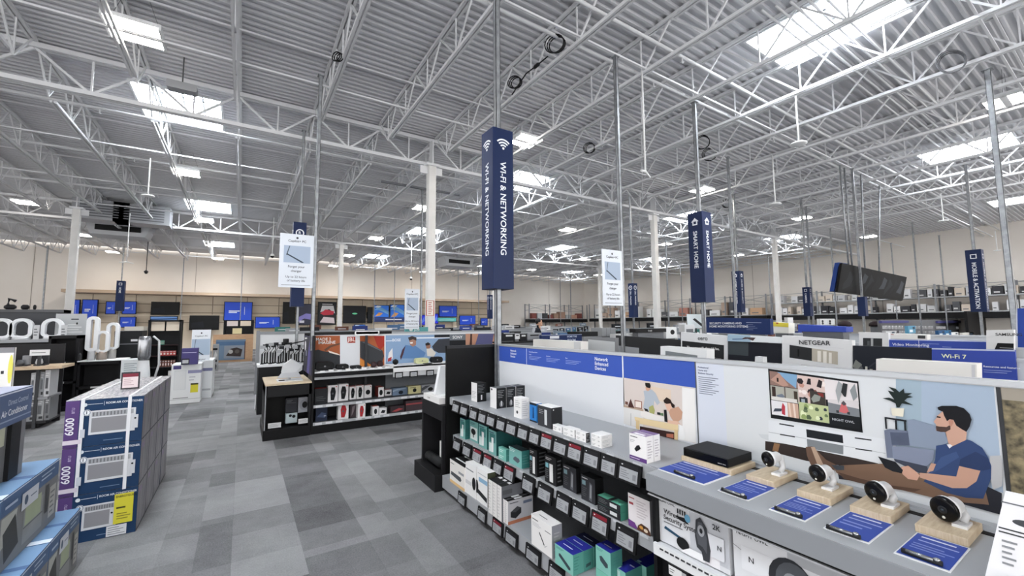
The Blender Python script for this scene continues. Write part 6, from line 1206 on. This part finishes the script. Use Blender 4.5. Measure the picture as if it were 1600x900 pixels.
xq('yellow_box', 'white carton with a bright yellow top standing in the far row', 'box', 8.9, [(1208, 503), (1232, 505), (1232, 521), (1208, 520)], 'e9e7df', .25, [('r', 0, .6, 1, 1, 'd9c84a'), ('r', .2, .85, .35, .97, 'a0483a')])
xq('blue_sign_board', 'tall blue sign board cut by the right edge behind the thick pole', 'sign board', 8.0, [(1588, 482), (1640, 480), (1645, 625), (1590, 612)], '2c4696', .04, [('p', [(0, .22), (1, .22), (1, .30), (0, .30)], 'c9cdd8'), ('r', 0, 0, .03, 1, 'c9cdd8')])
# things facing the viewer on far counters
bdy('white_sign', 'white sign with a black diagonal device picture left of the navy header', 'sign', 8.5, (1075, 491, 1100, 513), 'dfe9ee', .03, [('p', [(.3, .62), (.42, .72), (.9, .25), (.8, .12)], '2a2c30')])
bdy('headset_header', 'black header with a small white word on a white display of watches', 'header box', 6.6, (994, 513, 1041, 520), '18181a', .2, [('tc', 'Google', .45, .3, .4, 'd9d9da')])
bdy('watch_display', 'white box display with two dark round devices beside the black header', 'display box', 6.7, (1041, 511, 1057, 529), 'e4e5e6', .3, [('e', .6, .55, .2, .22, '1a1a1c')])
bdy('white_shelf_box', 'grey and white shelf display under the black header', 'display box', 6.8, (968, 520, 1040, 529), 'c9cacc', .3, [('r', .45, 0, .55, .8, '2a2a2c'), ('r', .7, 0, .76, .8, '2a2a2c')])
bdy('device_box', 'pale grey device carton on top of the framed eero display', 'box', 5.6, (1070, 507, 1085, 519), 'c9cacc', .15, [('r', .15, .0, .85, .4, '6a6c70')])
bdy('device_box', 'low white carton above the right end of the framed white display', 'box', 5.6, (1103, 514, 1122, 523), 'eceded', .15, [('r', .4, .2, .8, .7, 'b9bbc2')])
for i, (r, m, lab, y) in enumerate((((1282, 498, 1292, 508), 'dedfe0', 'left of the two white square cameras in the far row', 7.5), ((1293, 498, 1304, 508), 'dedfe0', 'right of the two white square cameras in the far row', 7.5), ((1231, 496, 1239, 506), 'e6e6e6', 'small white box on a ledge next to the yellow-topped carton', 7.8))):
    bdy('boxed_camera', lab, 'camera', y, r, m, .12, [('e', .35, .6, .14, .2, '2a2b2e'), ('e', .35, .25, .14, .16, '2a2b2e')] if i < 2 else [])
for px, py, lab in ((1320, 509, 'dark round-topped helmet-like device, left'), (1368, 509, 'dark round-topped helmet-like device, right')):
    P = on(px, py, y=6.5); b = MB(); b.lathe((P.x, 6.5, P.z-.02), [(.22, 0), (.22, .08), (.17, .17), (.07, .22)], '2a1f22', n=16); o = b.build('dome_device', label=lab+' on the far counter at right', cat='device'); stand(o, P.x, 6.5, P.z-.02, .4, .3, False)
for r, m, lab in (((1420, 509, 1430, 521), '5a93b0', 'light blue package hung in the accessory wall at right'), ((1467, 516, 1476, 526), '2c5580', 'left dark blue package on the accessory shelf'), ((1477, 516, 1486, 526), '2f6a96', 'right dark blue package on the accessory shelf'), ((1487, 519, 1497, 527), 'e0e0e0', 'white package right of the dark blue pair'), ((1505, 519, 1521, 531), 'd6d3cc', 'pale crumpled package near the black post'), ((1385, 517, 1399, 527), 'b9babd', 'grey package at the left of the accessory wall')):
    bdy('package', lab, 'package', 5.0, r, m, .1, [('r', .15, .15, .6, .5, 'dfe6ea'), ('r', .6, .55, .9, .85, '26384a')])
t = thing('accessory_wall', on(1460, 515, y=5.8), 'grey accessory wall with purple header strips below the stock shelves', 'shelving')
A, B_ = on(1378, 531, y=6.0), on(1520, 487, y=6.0); b = MB(); b.box((A.x, 6.0, 0), (B_.x, 6.1, on(1400, 500, y=6).z), '6f6f72'); b.build('wall_board', t)
for a, c in ((1378, 1420), (1466, 1517)):
    P, Q_ = on(a, 505, y=5.9), on(c, 501, y=5.9); b = MB(); b.box((P.x, 5.9, P.z), (Q_.x, 5.99, Q_.z), '4b4a80'); b.build('header_strip', t)
random.seed(21); pr0 = None
for i in range(46):
    a = 1384+(i % 23)*5.2; rw = i//23; P = on(a, 514+8*rw, y=5.85)
    if pr0 is None: b = MB(); b.box((P.x, 5.85, P.z), (P.x+.11, 5.95, P.z+.13), 'c4c4c6'); f = Fr((P.x, 5.85, P.z), (1, 0, 0), (0, 0, 1), .11, .13); b.decor(f, [('r', .2, .15, .8, .5, '3d3e42')]); pr0 = b.build('package', label='tiny pale package hung in rows on the grey accessory wall', cat='package', group='packages on the grey accessory wall')
    elif random.random() < .7: copy_tree(pr0, (P.x+.055, 5.9, P.z))
bdy('black_display_wall', 'large black display wall left of the right edge pole', 'display wall', 5.0, (1515, 489, 1583, 530), '0e0e10', .1, [('r', .32, .87, .52, .92, 'f0f0f0'), ('r', .8, .9, 1, .93, 'c9c9cb'), ('p', [(.3, .0), (.6, .0), (.5, .3), (.35, .25)], '3a3230'), ('p', [(.7, .2), (.98, .1), (.98, .6), (.74, .6)], '4a4c48')])
bdy('dark_banner', 'dark banner board with faint lettering right of the mobile sign', 'banner', 5.2, (1541, 466, 1580, 484), '2a2b30', .05, [('r', .15, .6, .5, .66, '8a8b8f'), ('p', [(.3, .2), (.6, .35), (.55, .1)], '55565c'), ('r', .65, .6, .9, .66, '55565c')])

# ---- lanes of low shelf units filling the middle distance
def lane(y, x0, x1, z1, label, m='3a3b3f'):
    t = thing('low_shelf_unit', ((x0+x1)/2, y, 0), label, 'shelving')
    b = MB(); b.box((x0, y-.45, 0), (x1, y+.45, .15), '222326'); b.build('base_deck', t); b = MB(); b.box((x0, y-.03, .15), (x1, y+.03, z1), 'aeb1b5'); b.build('centre_wall', t)
    b = MB(); b.box((x0, y-.05, z1), (x1, y+.05, z1+.04), '8d9094'); b.build('top_rail', t)
    b = MB(); b.box((x0, y-.45, .85), (x1, y+.45, .88), 'c2c4c7'); b.box((x0, y-.45, .45), (x1, y+.45, .48), 'c2c4c7'); b.build('shelf', t)
LN = [(10.2, 5.2, 11.6, 1.18, 'low shelf unit beyond the speaker shelves'), (12.9, 1.2, 11.5, 1.32, 'shelf unit before the television area, nearest lane'), (15.6, 1.0, 12.5, 1.34, 'shelf unit in the second lane of the middle distance'), (18.4, .8, 14, 1.36, 'shelf unit in the third lane of the middle distance'),
      (21.2, .6, 16, 1.38, 'shelf unit in the fourth lane of the middle distance'), (7.4, 12.0, 20, 1.36, 'shelf unit along the cross aisle at right'), (10.5, 13.8, 26, 1.38, 'shelf unit beyond the cross aisle at right'), (14, 14, 30, 1.4, 'far shelf unit before the stock racks'), (25.5, 2.5, 24, 1.42, 'farthest shelf unit before the back wall')]
random.seed(31)
PAL = ['2b3a78', '33468f', 'dfe0e2', '1a1b1e', '1a1b1e', 'e9e9ea', '55585e', '4b6a8f', '9a9da2', '7d8a96', '222429', '6f4a3e', '3f7d77', 'b9bbc0']
protos = {}
for j, (y, x0, x1, z1, lab) in enumerate(LN):
    lane(y, x0, x1, z1, lab)
    n = int((x1-x0)/.62)
    for i in range(n):
        x = x0+.3+.62*i
        if y == 10.2 and 6.3 < x < 8.6: continue
        k = random.randrange(len(PAL)); h = random.choice([.18, .24, .3, .36, .14]); w = random.choice([.28, .4, .52]); key = (k, h, w)
        cn = {'2b3a78': 'navy', '33468f': 'blue', 'dfe0e2': 'white', '1a1b1e': 'black', 'e9e9ea': 'white', '55585e': 'grey', '4b6a8f': 'slate blue', '9a9da2': 'pale grey', '7d8a96': 'grey-blue', '222429': 'black', '6f4a3e': 'brown', '3f7d77': 'teal', 'b9bbc0': 'silver'}[PAL[k]]
        g_ = '%s demo boxes on the %s' % (cn, lab)
        b = MB(); b.box((x-w/2, y-.42, .88), (x+w/2, y-.3, .88+h+.18), PAL[k]); f = Fr((x-w/2, y-.42, .88), (1, 0, 0), (0, 0, 1), w, h+.18)
        b.decor(f, [('r', .1, .7, .6, .8, 'e2e4e8'), ('p', [(.2, .1), (.75, .15), (.8, .55), (.3, .6)], PAL[(k+5) % len(PAL)])]); b.build('demo_box', label='%s demo box on the %s' % (cn, lab), cat='box', group=g_)
        if i % 4 == 1:
            b = MB(); q = PAL[(k+i) % len(PAL)]; b.box((x-.3, y-.06, z1+.041), (x+.3, y+.06, z1+.20+.1*random.random()), q); f = Fr((x-.3, y-.06, z1+.04), (1, 0, 0), (0, 0, 1), .6, .18); b.decor(f, [('r', .2, .4, .8, .6, 'e6e8ea' if q not in ('dfe0e2', 'e9e9ea') else '33353a')])
            b.build('header_card', label='header card on top of the '+lab, cat='header card', group='header cards on the '+lab)
bdy('teal_header', 'teal header card with a round white mark above the blue speaker print', 'header card', 9.4, (633, 511, 669, 519), '5a9a9c', .05, [('e', .25, .5, .08, .3, 'eef4f4'), ('t', 'JLAB', .38, .28, .42, 'eef4f4')])
bdy('blank_card', 'blank white header card above the white middle of the speaker print', 'header card', 7.7, (555, 518, 591, 524.5), 'eeeeef', .05)
bdy('movie_board', 'dark blue board with pale capital letters behind the white header box', 'board', 6.0, (846, 522, 909, 536), '17264f', .06, [('t', 'ZOOM', .62, .05, .35, 'b9c2d4'), ('t', 'HOME THE', .62, .6, .25, 'b9c2d4'), ('r', .2, .5, .42, .85, 'd6d8dc'), ('r', 0, 0, .45, .4, '222c44'), ('r', 0, .93, 1, 1, '8a93a6')])
for r, m, lab in (((787, 520, 804, 533), '17181c', 'dark framed box at the left of the row behind the blue strip'), ((805, 521, 812, 530), 'd9dadb', 'white card between the dark framed boxes'), ((813, 520, 823, 533), '1b1b1e', 'narrow black box in the row behind the blue strip'), ((824, 520, 846, 531), '8b8d91', 'grey box with dark gadgets in the row behind the blue strip')):
    bdy('boxed_gadget', lab, 'box', 6.3, r, m, .2, [('r', .2, .55, .8, .75, 'c9cacc' if m[0] == '1' else '2a2a2c'), ('r', 0, .9, 1, 1, '9a9da0')])
bdy('low_shelf_unit', 'long dark shelf top just behind the left part of the blue strip', 'shelf', 6.2, (783, 533, 834, 537), '161618', .3)
bdy('grey_cabinet', 'grey ribbed cabinet side right of the row behind the blue strip', 'cabinet', 7.6, (941, 512, 962, 526), '8d8f92', .4, [('r', .3, 0, .32, 1, '5a5c5f'), ('r', .6, 0, .62, 1, '5a5c5f')])
bdy('black_cabinet_top', 'black cabinet top behind the dark blue lettered board', 'cabinet', 6.6, (906, 518, 934, 526), '161618', .4)

# ---- back wall: ledge, panelled lower wall, televisions
b = MB(); zl = on(400, 461, y=34.2).z; xr = on(793, 473, y=34.2).x; xl = on(98, 453, y=34.2).x
b.box((xl, 33.9, zl-.12), (xr, Y1, zl+.06), 'b9a48f'); b.build('trim_20', kind='structure')
LW = noise_mat('panel_cream', 'd6c6b0', 'e0d2bd', 1, .6)
b = MB(); b.box((xl, Y1-.08, 0), (xr, Y1-.01, zl-.12), LW)
for k in range(int((xr-xl)/2)): x = xl+1+2.0*k; b.box((x, Y1-.085, 0), (x+.035, Y1-.08, zl-.12), '6f6250')
for z in (2.55, 1.9, 3.1): b.box((xl, Y1-.10, z), (xr, Y1-.08, z+.045), '9a8b78')
b.box((xl, Y1-.12, 2.36), (xr, Y1-.08, 2.46), 'efe2cf'); b.build('trim_21', kind='structure')
TVS = [((100, 468, 126, 500), 'blue', 'leftmost blue television, left of the white column'), ((126, 468, 154, 500), 'blue', 'blue television just right of the left white column'), ((164, 471, 182, 491), 'blue', 'blue television left of the small home sign'), ((190, 471, 214, 491), 'blue', 'blue television right of the small home sign'),
       ((186, 495, 213, 512), 'blue', 'lower blue television beneath the small home sign'), ((235, 472, 281, 492), 'black', 'black television beside the blue pair'), ((234, 494, 278, 501), 'sky', 'thin sky picture screen under the black television'), ((295, 493, 343, 516), 'black', 'wide black television above the laptop poster'),
       ((349, 472, 395, 501), 'blue', 'large blue television alone above the oak display'), ((398, 495, 438, 513), 'blue', 'lower blue television left of the accessory counter'), ((441, 472, 462, 506), 'black', 'black television left of the grey strut pole'), ((464, 475, 492, 508), 'lav', 'television with a lavender picture between the strut poles'),
       ((496, 472, 526, 508), 'car', 'television showing a red and white curved picture'), ((536, 478, 572, 505), 'oval', 'television showing a green oval'), ((574, 480, 582, 505), 'black', 'narrow black screen beside the green oval one'), ((584, 477, 608, 496), 'wave', 'television with a blue and orange wave, left'), ((609, 476, 632, 497), 'wave', 'television with a blue and orange wave, right'),
       ((553, 507, 571, 515), 'wave', 'small blue picture screen under the green oval one'), ((655, 492, 665, 508), 'vio', 'violet screen left of the noticed column'), ((675, 490, 685, 506), 'vio', 'violet screen right of the noticed column'), ((686, 478, 714, 495), 'blue', 'blue television above the teal screen'), ((682, 496, 713, 503), 'teal', 'thin teal screen under a blue television'),
       ((718, 493, 743, 508), 'blue', 'blue television left of the slim post sign'), ((751, 497, 762, 509), 'blue', 'small blue television at the right end of the screen wall'), ((178, 495, 186, 512), 'blue', 'sliver of blue television left of the lower one')]
CM = {'blue': '2440a0', 'black': '101113', 'sky': '5a7aa8', 'lav': '2a2b38', 'car': '17181a', 'oval': '0d0f14', 'wave': '2b5fb0', 'vio': '2a2fc0', 'teal': '4f9a96'}
for r, k, lab in TVS[:-1]:
    A, B_ = on(r[0], r[3], y=34.9), on(r[2], r[1], y=34.9); w, h = B_.x-A.x, B_.z-A.z
    t = thing('television', ((A.x+B_.x)/2, 34.9, A.z), lab+'', 'television')
    b = MB(); b.box((A.x, 34.9, A.z), (B_.x, 34.98, B_.z), '0b0b0d'); cs_ = b.build('case', t); b = MB(); b.box(((A.x+B_.x)/2-.15, 34.98, A.z+h*.3), ((A.x+B_.x)/2+.15, Y1-.01, B_.z-h*.3), '2a2a2c'); b.build('wall_bracket', t)
    scr = M(CM[k], .4, 0, {'black': 0, 'oval': .2}.get(k, .35)); b = MB(); e = .04; b.box((A.x+e, 34.885, A.z+e), (B_.x-e, 34.9, B_.z-e), scr); f = Fr((A.x+e, 34.885, A.z+e), (1, 0, 0), (0, 0, 1), w-2*e, h-2*e)
    d = {'blue': [('r', .15, .48, .55, .54, 'e6eaf6'), ('r', .15, .40, .45, .45, 'e6eaf6'), ('r', .72, .3, .74, .75, 'e6eaf6')], 'lav': [('p', [(0, .1), (.4, .3), (1, .2), (1, .5), (.5, .55), (0, .35)], '8d86c8'), ('r', .1, .08, .4, .2, 'e9e9f2')],
         'car': [('p', [(.1, .55), (.2, .85), (.85, .85), (.95, .5), (.6, .7)], 'd9d9dc'), ('p', [(.1, .5), (.4, .68), (.9, .6), (.85, .45), (.3, .42)], 'c03a4a'), ('p', [(.1, .1), (.3, .35), (.9, .3), (.95, .05)], 'd9c9cc'), ('r', .2, .9, .8, .93, 'f0f0f0')],
         'oval': [('e', .5, .55, .12, .05, '6fd6a0')], 'wave': [('p', [(0, .6), (.3, .95), (.7, .7), (1, .5), (1, .2), (.6, .45), (.3, .6)], '7fb6e6'), ('p', [(.05, .05), (.4, .1), (.6, .35), (.3, .4)], 'e0a468'), ('p', [(0, .85), (.2, 1), (.5, .95), (.3, .8)], 'e9f2fa')],
         'vio': [('p', [(.2, 0), (.9, .4), (.8, .9), (.5, .5)], '6f9aff')], 'teal': [('r', .1, .3, .9, .5, 'a9d6cc')], 'sky': [('p', [(0, 0), (1, .2), (1, .6), (0, .4)], '2c4a78')], 'black': [('p', [(.05, .1), (.5, .15), (.45, .6), (.05, .5)], '1b1d22')]}[k]
    b.decor(f, d); b.build('screen', cs_)
bdy('shelf_header', 'navy header strip with pale letters below the wave televisions', 'header', 33, (584, 496, 635, 503), '33406e', .2, [('r', .35, .4, .85, .65, 'e2e4ea')])
bdy('brand_sign', 'dark sign with white LG letters above the wave television', 'sign', 34.7, (631, 473, 660, 481), '4a4a4e', .1, [('e', .12, .5, .1, .4, 'b0305a'), ('t', 'LG', .28, .25, .5, 'e9e9ea')]) if 0 else None
# television stock and oak display at the end of the aisle
t = thing('soundbar_display', on(362, 570, z=0), 'large oak-framed display wall with blue-grey pictures at the end of the aisle', 'display wall'); yv = 23.8
A, B_ = on(331, 566, y=yv), on(396, 522, y=yv); z1 = B_.z
OW = wood_mat('display_oak', 'b08a68', 'c9a583')
b = MB(); b.box((A.x, yv, 0), (B_.x, yv+.4, z1), OW); b.build('wooden_frame', t)
C1, C2 = on(336, 565, y=yv-.02), on(384, 530, y=yv-.02); b = MB(); b.box((C1.x, yv-.02, .1), (C2.x, yv, C2.z), '6b7f95'); f = Fr((C1.x, yv-.02, .1), (1, 0, 0), (0, 0, 1), C2.x-C1.x, C2.z-.1)
b.decor(f, [('r', 0, .72, 1, .9, '4f6a8a'), ('r', .28, .08, .98, .7, '8a9099'), ('p', [(.35, .2), (.5, .55), (.7, .6), (.9, .5), (.85, .15)], '3a3230'), ('e', .5, .4, .08, .1, 'b0aca8'), ('e', .72, .4, .08, .1, '5a5450'), ('r', .97, 0, 1, .9, '5a3a34')]); b.build('picture', t)
t = thing('cubby_shelf', on(360, 540, y=24.3), 'black cubby shelf with cream panels on top of the oak display', 'shelving'); A, B_ = on(349, 522, y=24.1), on(397, 500, y=24.1)
b = MB(); b.box((A.x, 24.15, z1), (B_.x, 24.2, B_.z), '17181b'); b.box((A.x, 23.9, z1), (A.x+.06, 24.2, B_.z), '17181b'); b.box((B_.x-.06, 23.9, z1), (B_.x, 24.2, B_.z), '17181b'); b.build('frame', t)
b = MB(); m_ = (A.x+B_.x)/2; hz = (B_.z-z1); b.box((A.x+.12, 24.1, z1+hz*.58), (m_-.05, 24.15, z1+hz*.93), 'dcd0cc'); b.box((m_+.05, 24.1, z1+hz*.58), (B_.x-.12, 24.15, z1+hz*.93), 'dfd0bc'); b.box((m_-.25, 24.0, z1+.02), (m_+.12, 24.12, z1+hz*.42), 'd9cfa4'); b.build('panels', t)
t = thing('sock_rack', on(345, 580, z=0), 'narrow rack of small black and white packages left of the oak display', 'shelving'); A, B_ = on(331, 578, y=19.5), on(342, 538, y=19.5)
b = MB(); b.box((A.x, 19.5, 0), (B_.x, 19.9, B_.z), 'a9abae'); f = Fr((A.x, 19.5, 0), (1, 0, 0), (0, 0, 1), B_.x-A.x, B_.z); b.decor(f, [('r', .0, .78, .8, .86, '17181a'), ('r', 0, .34, .8, .42, '17181a'), ('p', [(.1, .5), (.5, .75), (.8, .6), (.6, .45)], 'e6e6e6'), ('p', [(.1, .1), (.5, .3), (.8, .2), (.6, .05)], '3a3b3e')]); b.build('body', t)

# ---- stock racks along the right wall and in the back corner
def rack_run(axis, p, a0, a1, zb, label, group):
    """run of pallet racking: axis 'y' stands against x=p, axis 'x' against y=p"""
    def bx(b, u0, v0, z0, u1, v1, z1_, m):
        if axis == 'y': b.box((p-v0, u0, z0), (p-v1, u1, z1_), m)
        else: b.box((u0, p-v0, z0), (u1, p-v1, z1_), m)
    mid = (p-.5, (a0+a1)/2, 0) if axis == 'y' else ((a0+a1)/2, p-.5, 0)
    t = thing('stock_rack', mid, label, 'rack')
    b = MB(); bx(b, a0, 0, zb-.32, a1, .9, zb, '151517'); b.build('header_band', t)
    b = MB(); bx(b, a0, 0, zb, a1, .95, zb+.06, 'a9abad'); b.build('shelf', t)
    n = int((a1-a0)/2.6)
    for i in range(n+1):
        u = a0+(a1-a0)*i/n; b = MB(); bx(b, u-.04, .05, 0, u+.04, .13, zb+1.55, '77797c'); bx(b, u-.04, .8, zb, u+.04, .88, zb+1.55, '8d8f92'); b.build('upright', t)
    b = MB()
    for i in range(n):
        u0, u1 = a0+(a1-a0)*i/n, a0+(a1-a0)*(i+1)/n
        for s0, s1 in (((u0, zb+.9), (u1, zb+1.5)), ((u0, zb+1.5), (u1, zb+.9)), ((u0, zb+1.5), (u1, zb+1.5)), ((u0, zb+.86), (u1, zb+.86))):
            P_ = (p-.1, s0[0], s0[1]) if axis == 'y' else (s0[0], p-.1, s0[1]); Q2 = (p-.1, s1[0], s1[1]) if axis == 'y' else (s1[0], p-.1, s1[1])
            b.tube([P_, Q2], .018, '8b8d90', 4)
    b.build('brace', t); return t
RK = rack_run('y', 32.4, 1.0, 14.9, 2.12, 'long white-shelved stock rack on the right wall behind the hanging screens', 'a')
rack_run('y', 32.4, 15.3, 33.5, 2.14, 'stock rack on the right wall farther back, behind the post signs', 'b')
rack_run('x', 35.2, 24.2, 32.0, 2.1, 'stock rack in the back corner beyond the standing person', 'c')
random.seed(44); cp = {}
def stock(x, y, z, w, d, h, m, lab, grp):
    k = (m, round(w, 2), round(h, 2), lab)
    if k not in cp:
        b = MB(); b.box((x-d/2, y-w/2, z), (x+d/2, y+w/2, z+h), m); f = Fr((x-d/2, y+w/2, z), (0, -1, 0), (0, 0, 1), w, h); b.decor(f, [('r', .15, .2, .7, .35, '6c6e70' if m > '9' else 'd0d0d0')]); cp[k] = b.build('stock_carton', label=lab, cat='box', group=grp)
    else: copy_tree(cp[k], (x, y, z))
for zi, z in ((0, 2.19), (1, 2.98)):
    y = 1.3
    while y < 14.6:
        w = random.choice([.22, .3, .4]); h = random.choice([.42, .5, .34]); m = random.choice(['e4e4e6', 'e4e4e6', 'd2d2d4', 'bdbdc0', '3a3a3e', 'cfc2b4', '55565a'])
        if random.random() < .9: stock(31.85, y+w/2, z, w-.03, .4, h, m, 'small %s stock carton on the %s shelf of the right-hand rack' % ('dark' if m < '9' else 'pale', ['lower', 'upper'][zi]), '%s cartons on the %s shelf of the right-hand rack' % ('dark' if m < '9' else 'pale', ['lower', 'upper'][zi]))
        y += w+.02
b = MB(); b.box((31.5, 1.0, 2.92), (32.4, 14.9, 2.975), 'b0b2b5'); b.build('upper_shelf', RK)
y = 15.6
while y < 32.8:
    w = random.choice([.5, .7, .9]); h = random.choice([.5, .7, 1.0, .4]); m = random.choice(['e9e9ea', 'e9e9ea', 'c9a586', 'b09a8a', 'dedede', 'a9776a', '55565a'])
    if random.random() < .8: stock(31.9, y+w/2, 2.21, w-.05, .6, h, m, 'larger %s stock carton on the farther right wall rack' % ('brown' if m[0] in 'cba' else 'dark' if m < '9' else 'white'), '%s cartons on the farther right wall rack' % ('brown' if m[0] in 'cba' else 'dark' if m < '9' else 'white'))
    y += w+.1
x = 24.6
while x < 31:
    w = random.choice([.6, .8]); b = MB(); m = random.choice(['b98f7a', '8a6f60', 'a9aaac', '7a4640', 'c4b4a4', '3a3a3c']); b.box((x, 34.5, 2.17), (x+w, 35.0, 2.17+random.choice([.4, .55, .7])), m); b.build('stock_carton', label='brown and grey stock carton on the back corner rack', cat='box', group='cartons on the back corner rack'); x += w+.12
# ---- person standing among the far counters
def person():
    A = on(840, 505, y=11.2); px, py = A.x, 11.2; H = 1.80
    # faces right in the view: heading along +x mostly
    fx = Vector((CR.x, CR.y, 0)).normalized(); sx = Vector((-fx.y, fx.x, 0)); O = Vector((px, py, 0))
    def W_(f, s_, z): return O+fx*f+sx*s_+Vector((0, 0, z))
    t = thing('person', O, 'person with short dark hair in a dark jacket, seen in profile beyond the shelves', 'person')
    pts = []; ed = []; rad = []
    def add(p, r, par=None):
        pts.append(p); rad.append(r)
        if par is not None: ed.append((par, len(pts)-1))
        return len(pts)-1
    pel = add(W_(0, 0, .98), .14); ab = add(W_(0, 0, 1.15), .135, pel); ch = add(W_(.0, 0, 1.34), .15, ab); nk = add(W_(.01, 0, 1.49), .06, ch); ne = add(W_(.03, 0, 1.56), .052, nk)
    hd = add(W_(.045, 0, 1.66), .085, ne); tp = add(W_(.03, 0, 1.735), .075, hd)
    for s_ in (-1, 1):
        sh = add(W_(0, s_*.18, 1.44), .06, ch); el = add(W_(-.02, s_*.24, 1.16), .045, sh); wr = add(W_(.12, s_*.22, .95), .034, el); pa = add(W_(.18, s_*.21, .91), .032, wr)
        for k in range(4): a = add(W_(.23, s_*(.185+.018*k), .895), .011, pa); add(W_(.27, s_*(.185+.018*k), .875), .009, a)
        add(W_(.21, s_*.165, .92), .011, pa)
        hp = add(W_(0, s_*.10, .92), .10, pel); kn = add(W_(.02, s_*.11, .50), .065, hp); an = add(W_(-.02, s_*.11, .10), .042, kn); ft = add(W_(.05, s_*.11, .045), .042, an); add(W_(.15, s_*.12, .035), .032, ft)
    me = bpy.data.meshes.new('body'); me.from_pydata([tuple(p-O) for p in pts], ed, []); ob = bpy.data.objects.new('body', me); COL.objects.link(ob)
    m = ob.modifiers.new('skin', 'SKIN'); sv = me.skin_vertices[0].data if me.skin_vertices else None
    if sv is None:
        bpy.context.view_layer.objects.active = ob
        me.attributes  # skin layer is created with the modifier on evaluation
    return t, ob, me, rad, O, W_
t_, ob_, me_, rad_, O_, W2 = person()
bpy.context.view_layer.objects.active = ob_
if not me_.skin_vertices:
    with bpy.context.temp_override(object=ob_, active_object=ob_): bpy.ops.mesh.customdata_skin_add()
for i, sv in enumerate(me_.skin_vertices[0].data): sv.radius = (rad_[i], rad_[i]); sv.use_root = (i == 0)
s_ = ob_.modifiers.new('sub', 'SUBSURF'); s_.levels = 2; s_.render_levels = 2
t_.scale = (1.045, 1.045, 1.045); me_.materials.append(M('10131d', .8)); ob_.parent = t_; ob_.location = (0, 0, 0)
# head surface details as children: face skin, hair, ears
b = MB(); c0 = W2(.045, 0, 1.655); fx = (W2(1, 0, 0)-W2(0, 0, 0)); sx = (W2(0, 1, 0)-W2(0, 0, 0))
def blob(b, c, rx, ry, rz, m, n=14, k=10):
    vs = []
    for i in range(k+1):
        ph = math.pi*i/k
        for j in range(n): th = 2*math.pi*j/n; vs.append(c+fx*(rx*math.sin(ph)*math.cos(th))+sx*(ry*math.sin(ph)*math.sin(th))+Vector((0, 0, rz*math.cos(ph))))
    b.mesh(vs, [(i*n+j, (i+1)*n+j, (i+1)*n+(j+1) % n, i*n+(j+1) % n) for i in range(k) for j in range(n)], m, True)
SK = M('c69c84', .5)
blob(b, c0+fx*.004, .098, .080, .125, SK); blob(b, c0+fx*.104-Vector((0, 0, .01)), .018, .012, .02, SK, 8, 6); blob(b, c0+fx*.075-Vector((0, 0, .085)), .035, .035, .03, SK, 8, 6)
for q in (-1, 1): blob(b, c0+sx*(.08*q)-fx*.01-Vector((0, 0, .01)), .018, .01, .03, SK, 8, 6)
b.tube([c0-Vector((0, 0, .22)), c0-fx*.01-Vector((0, 0, .08))], .055, SK, 10); b.build('head', t_)
b = MB(); blob(b, c0-fx*.02+Vector((0, 0, .035)), .103, .088, .105, '17171a'); b.build('hair', t_)
b = MB()
for q in (-1, 1): blob(b, c0+fx*.092+sx*(.03*q)+Vector((0, 0, .012)), .008, .012, .007, '1d1a1a', 8, 6)
blob(b, c0+fx*.094-Vector((0, 0, .052)), .006, .022, .006, '8f5a50', 8, 6); b.build('eyes_and_mouth', t_)
print('OBJECTS', len(bpy.data.objects))
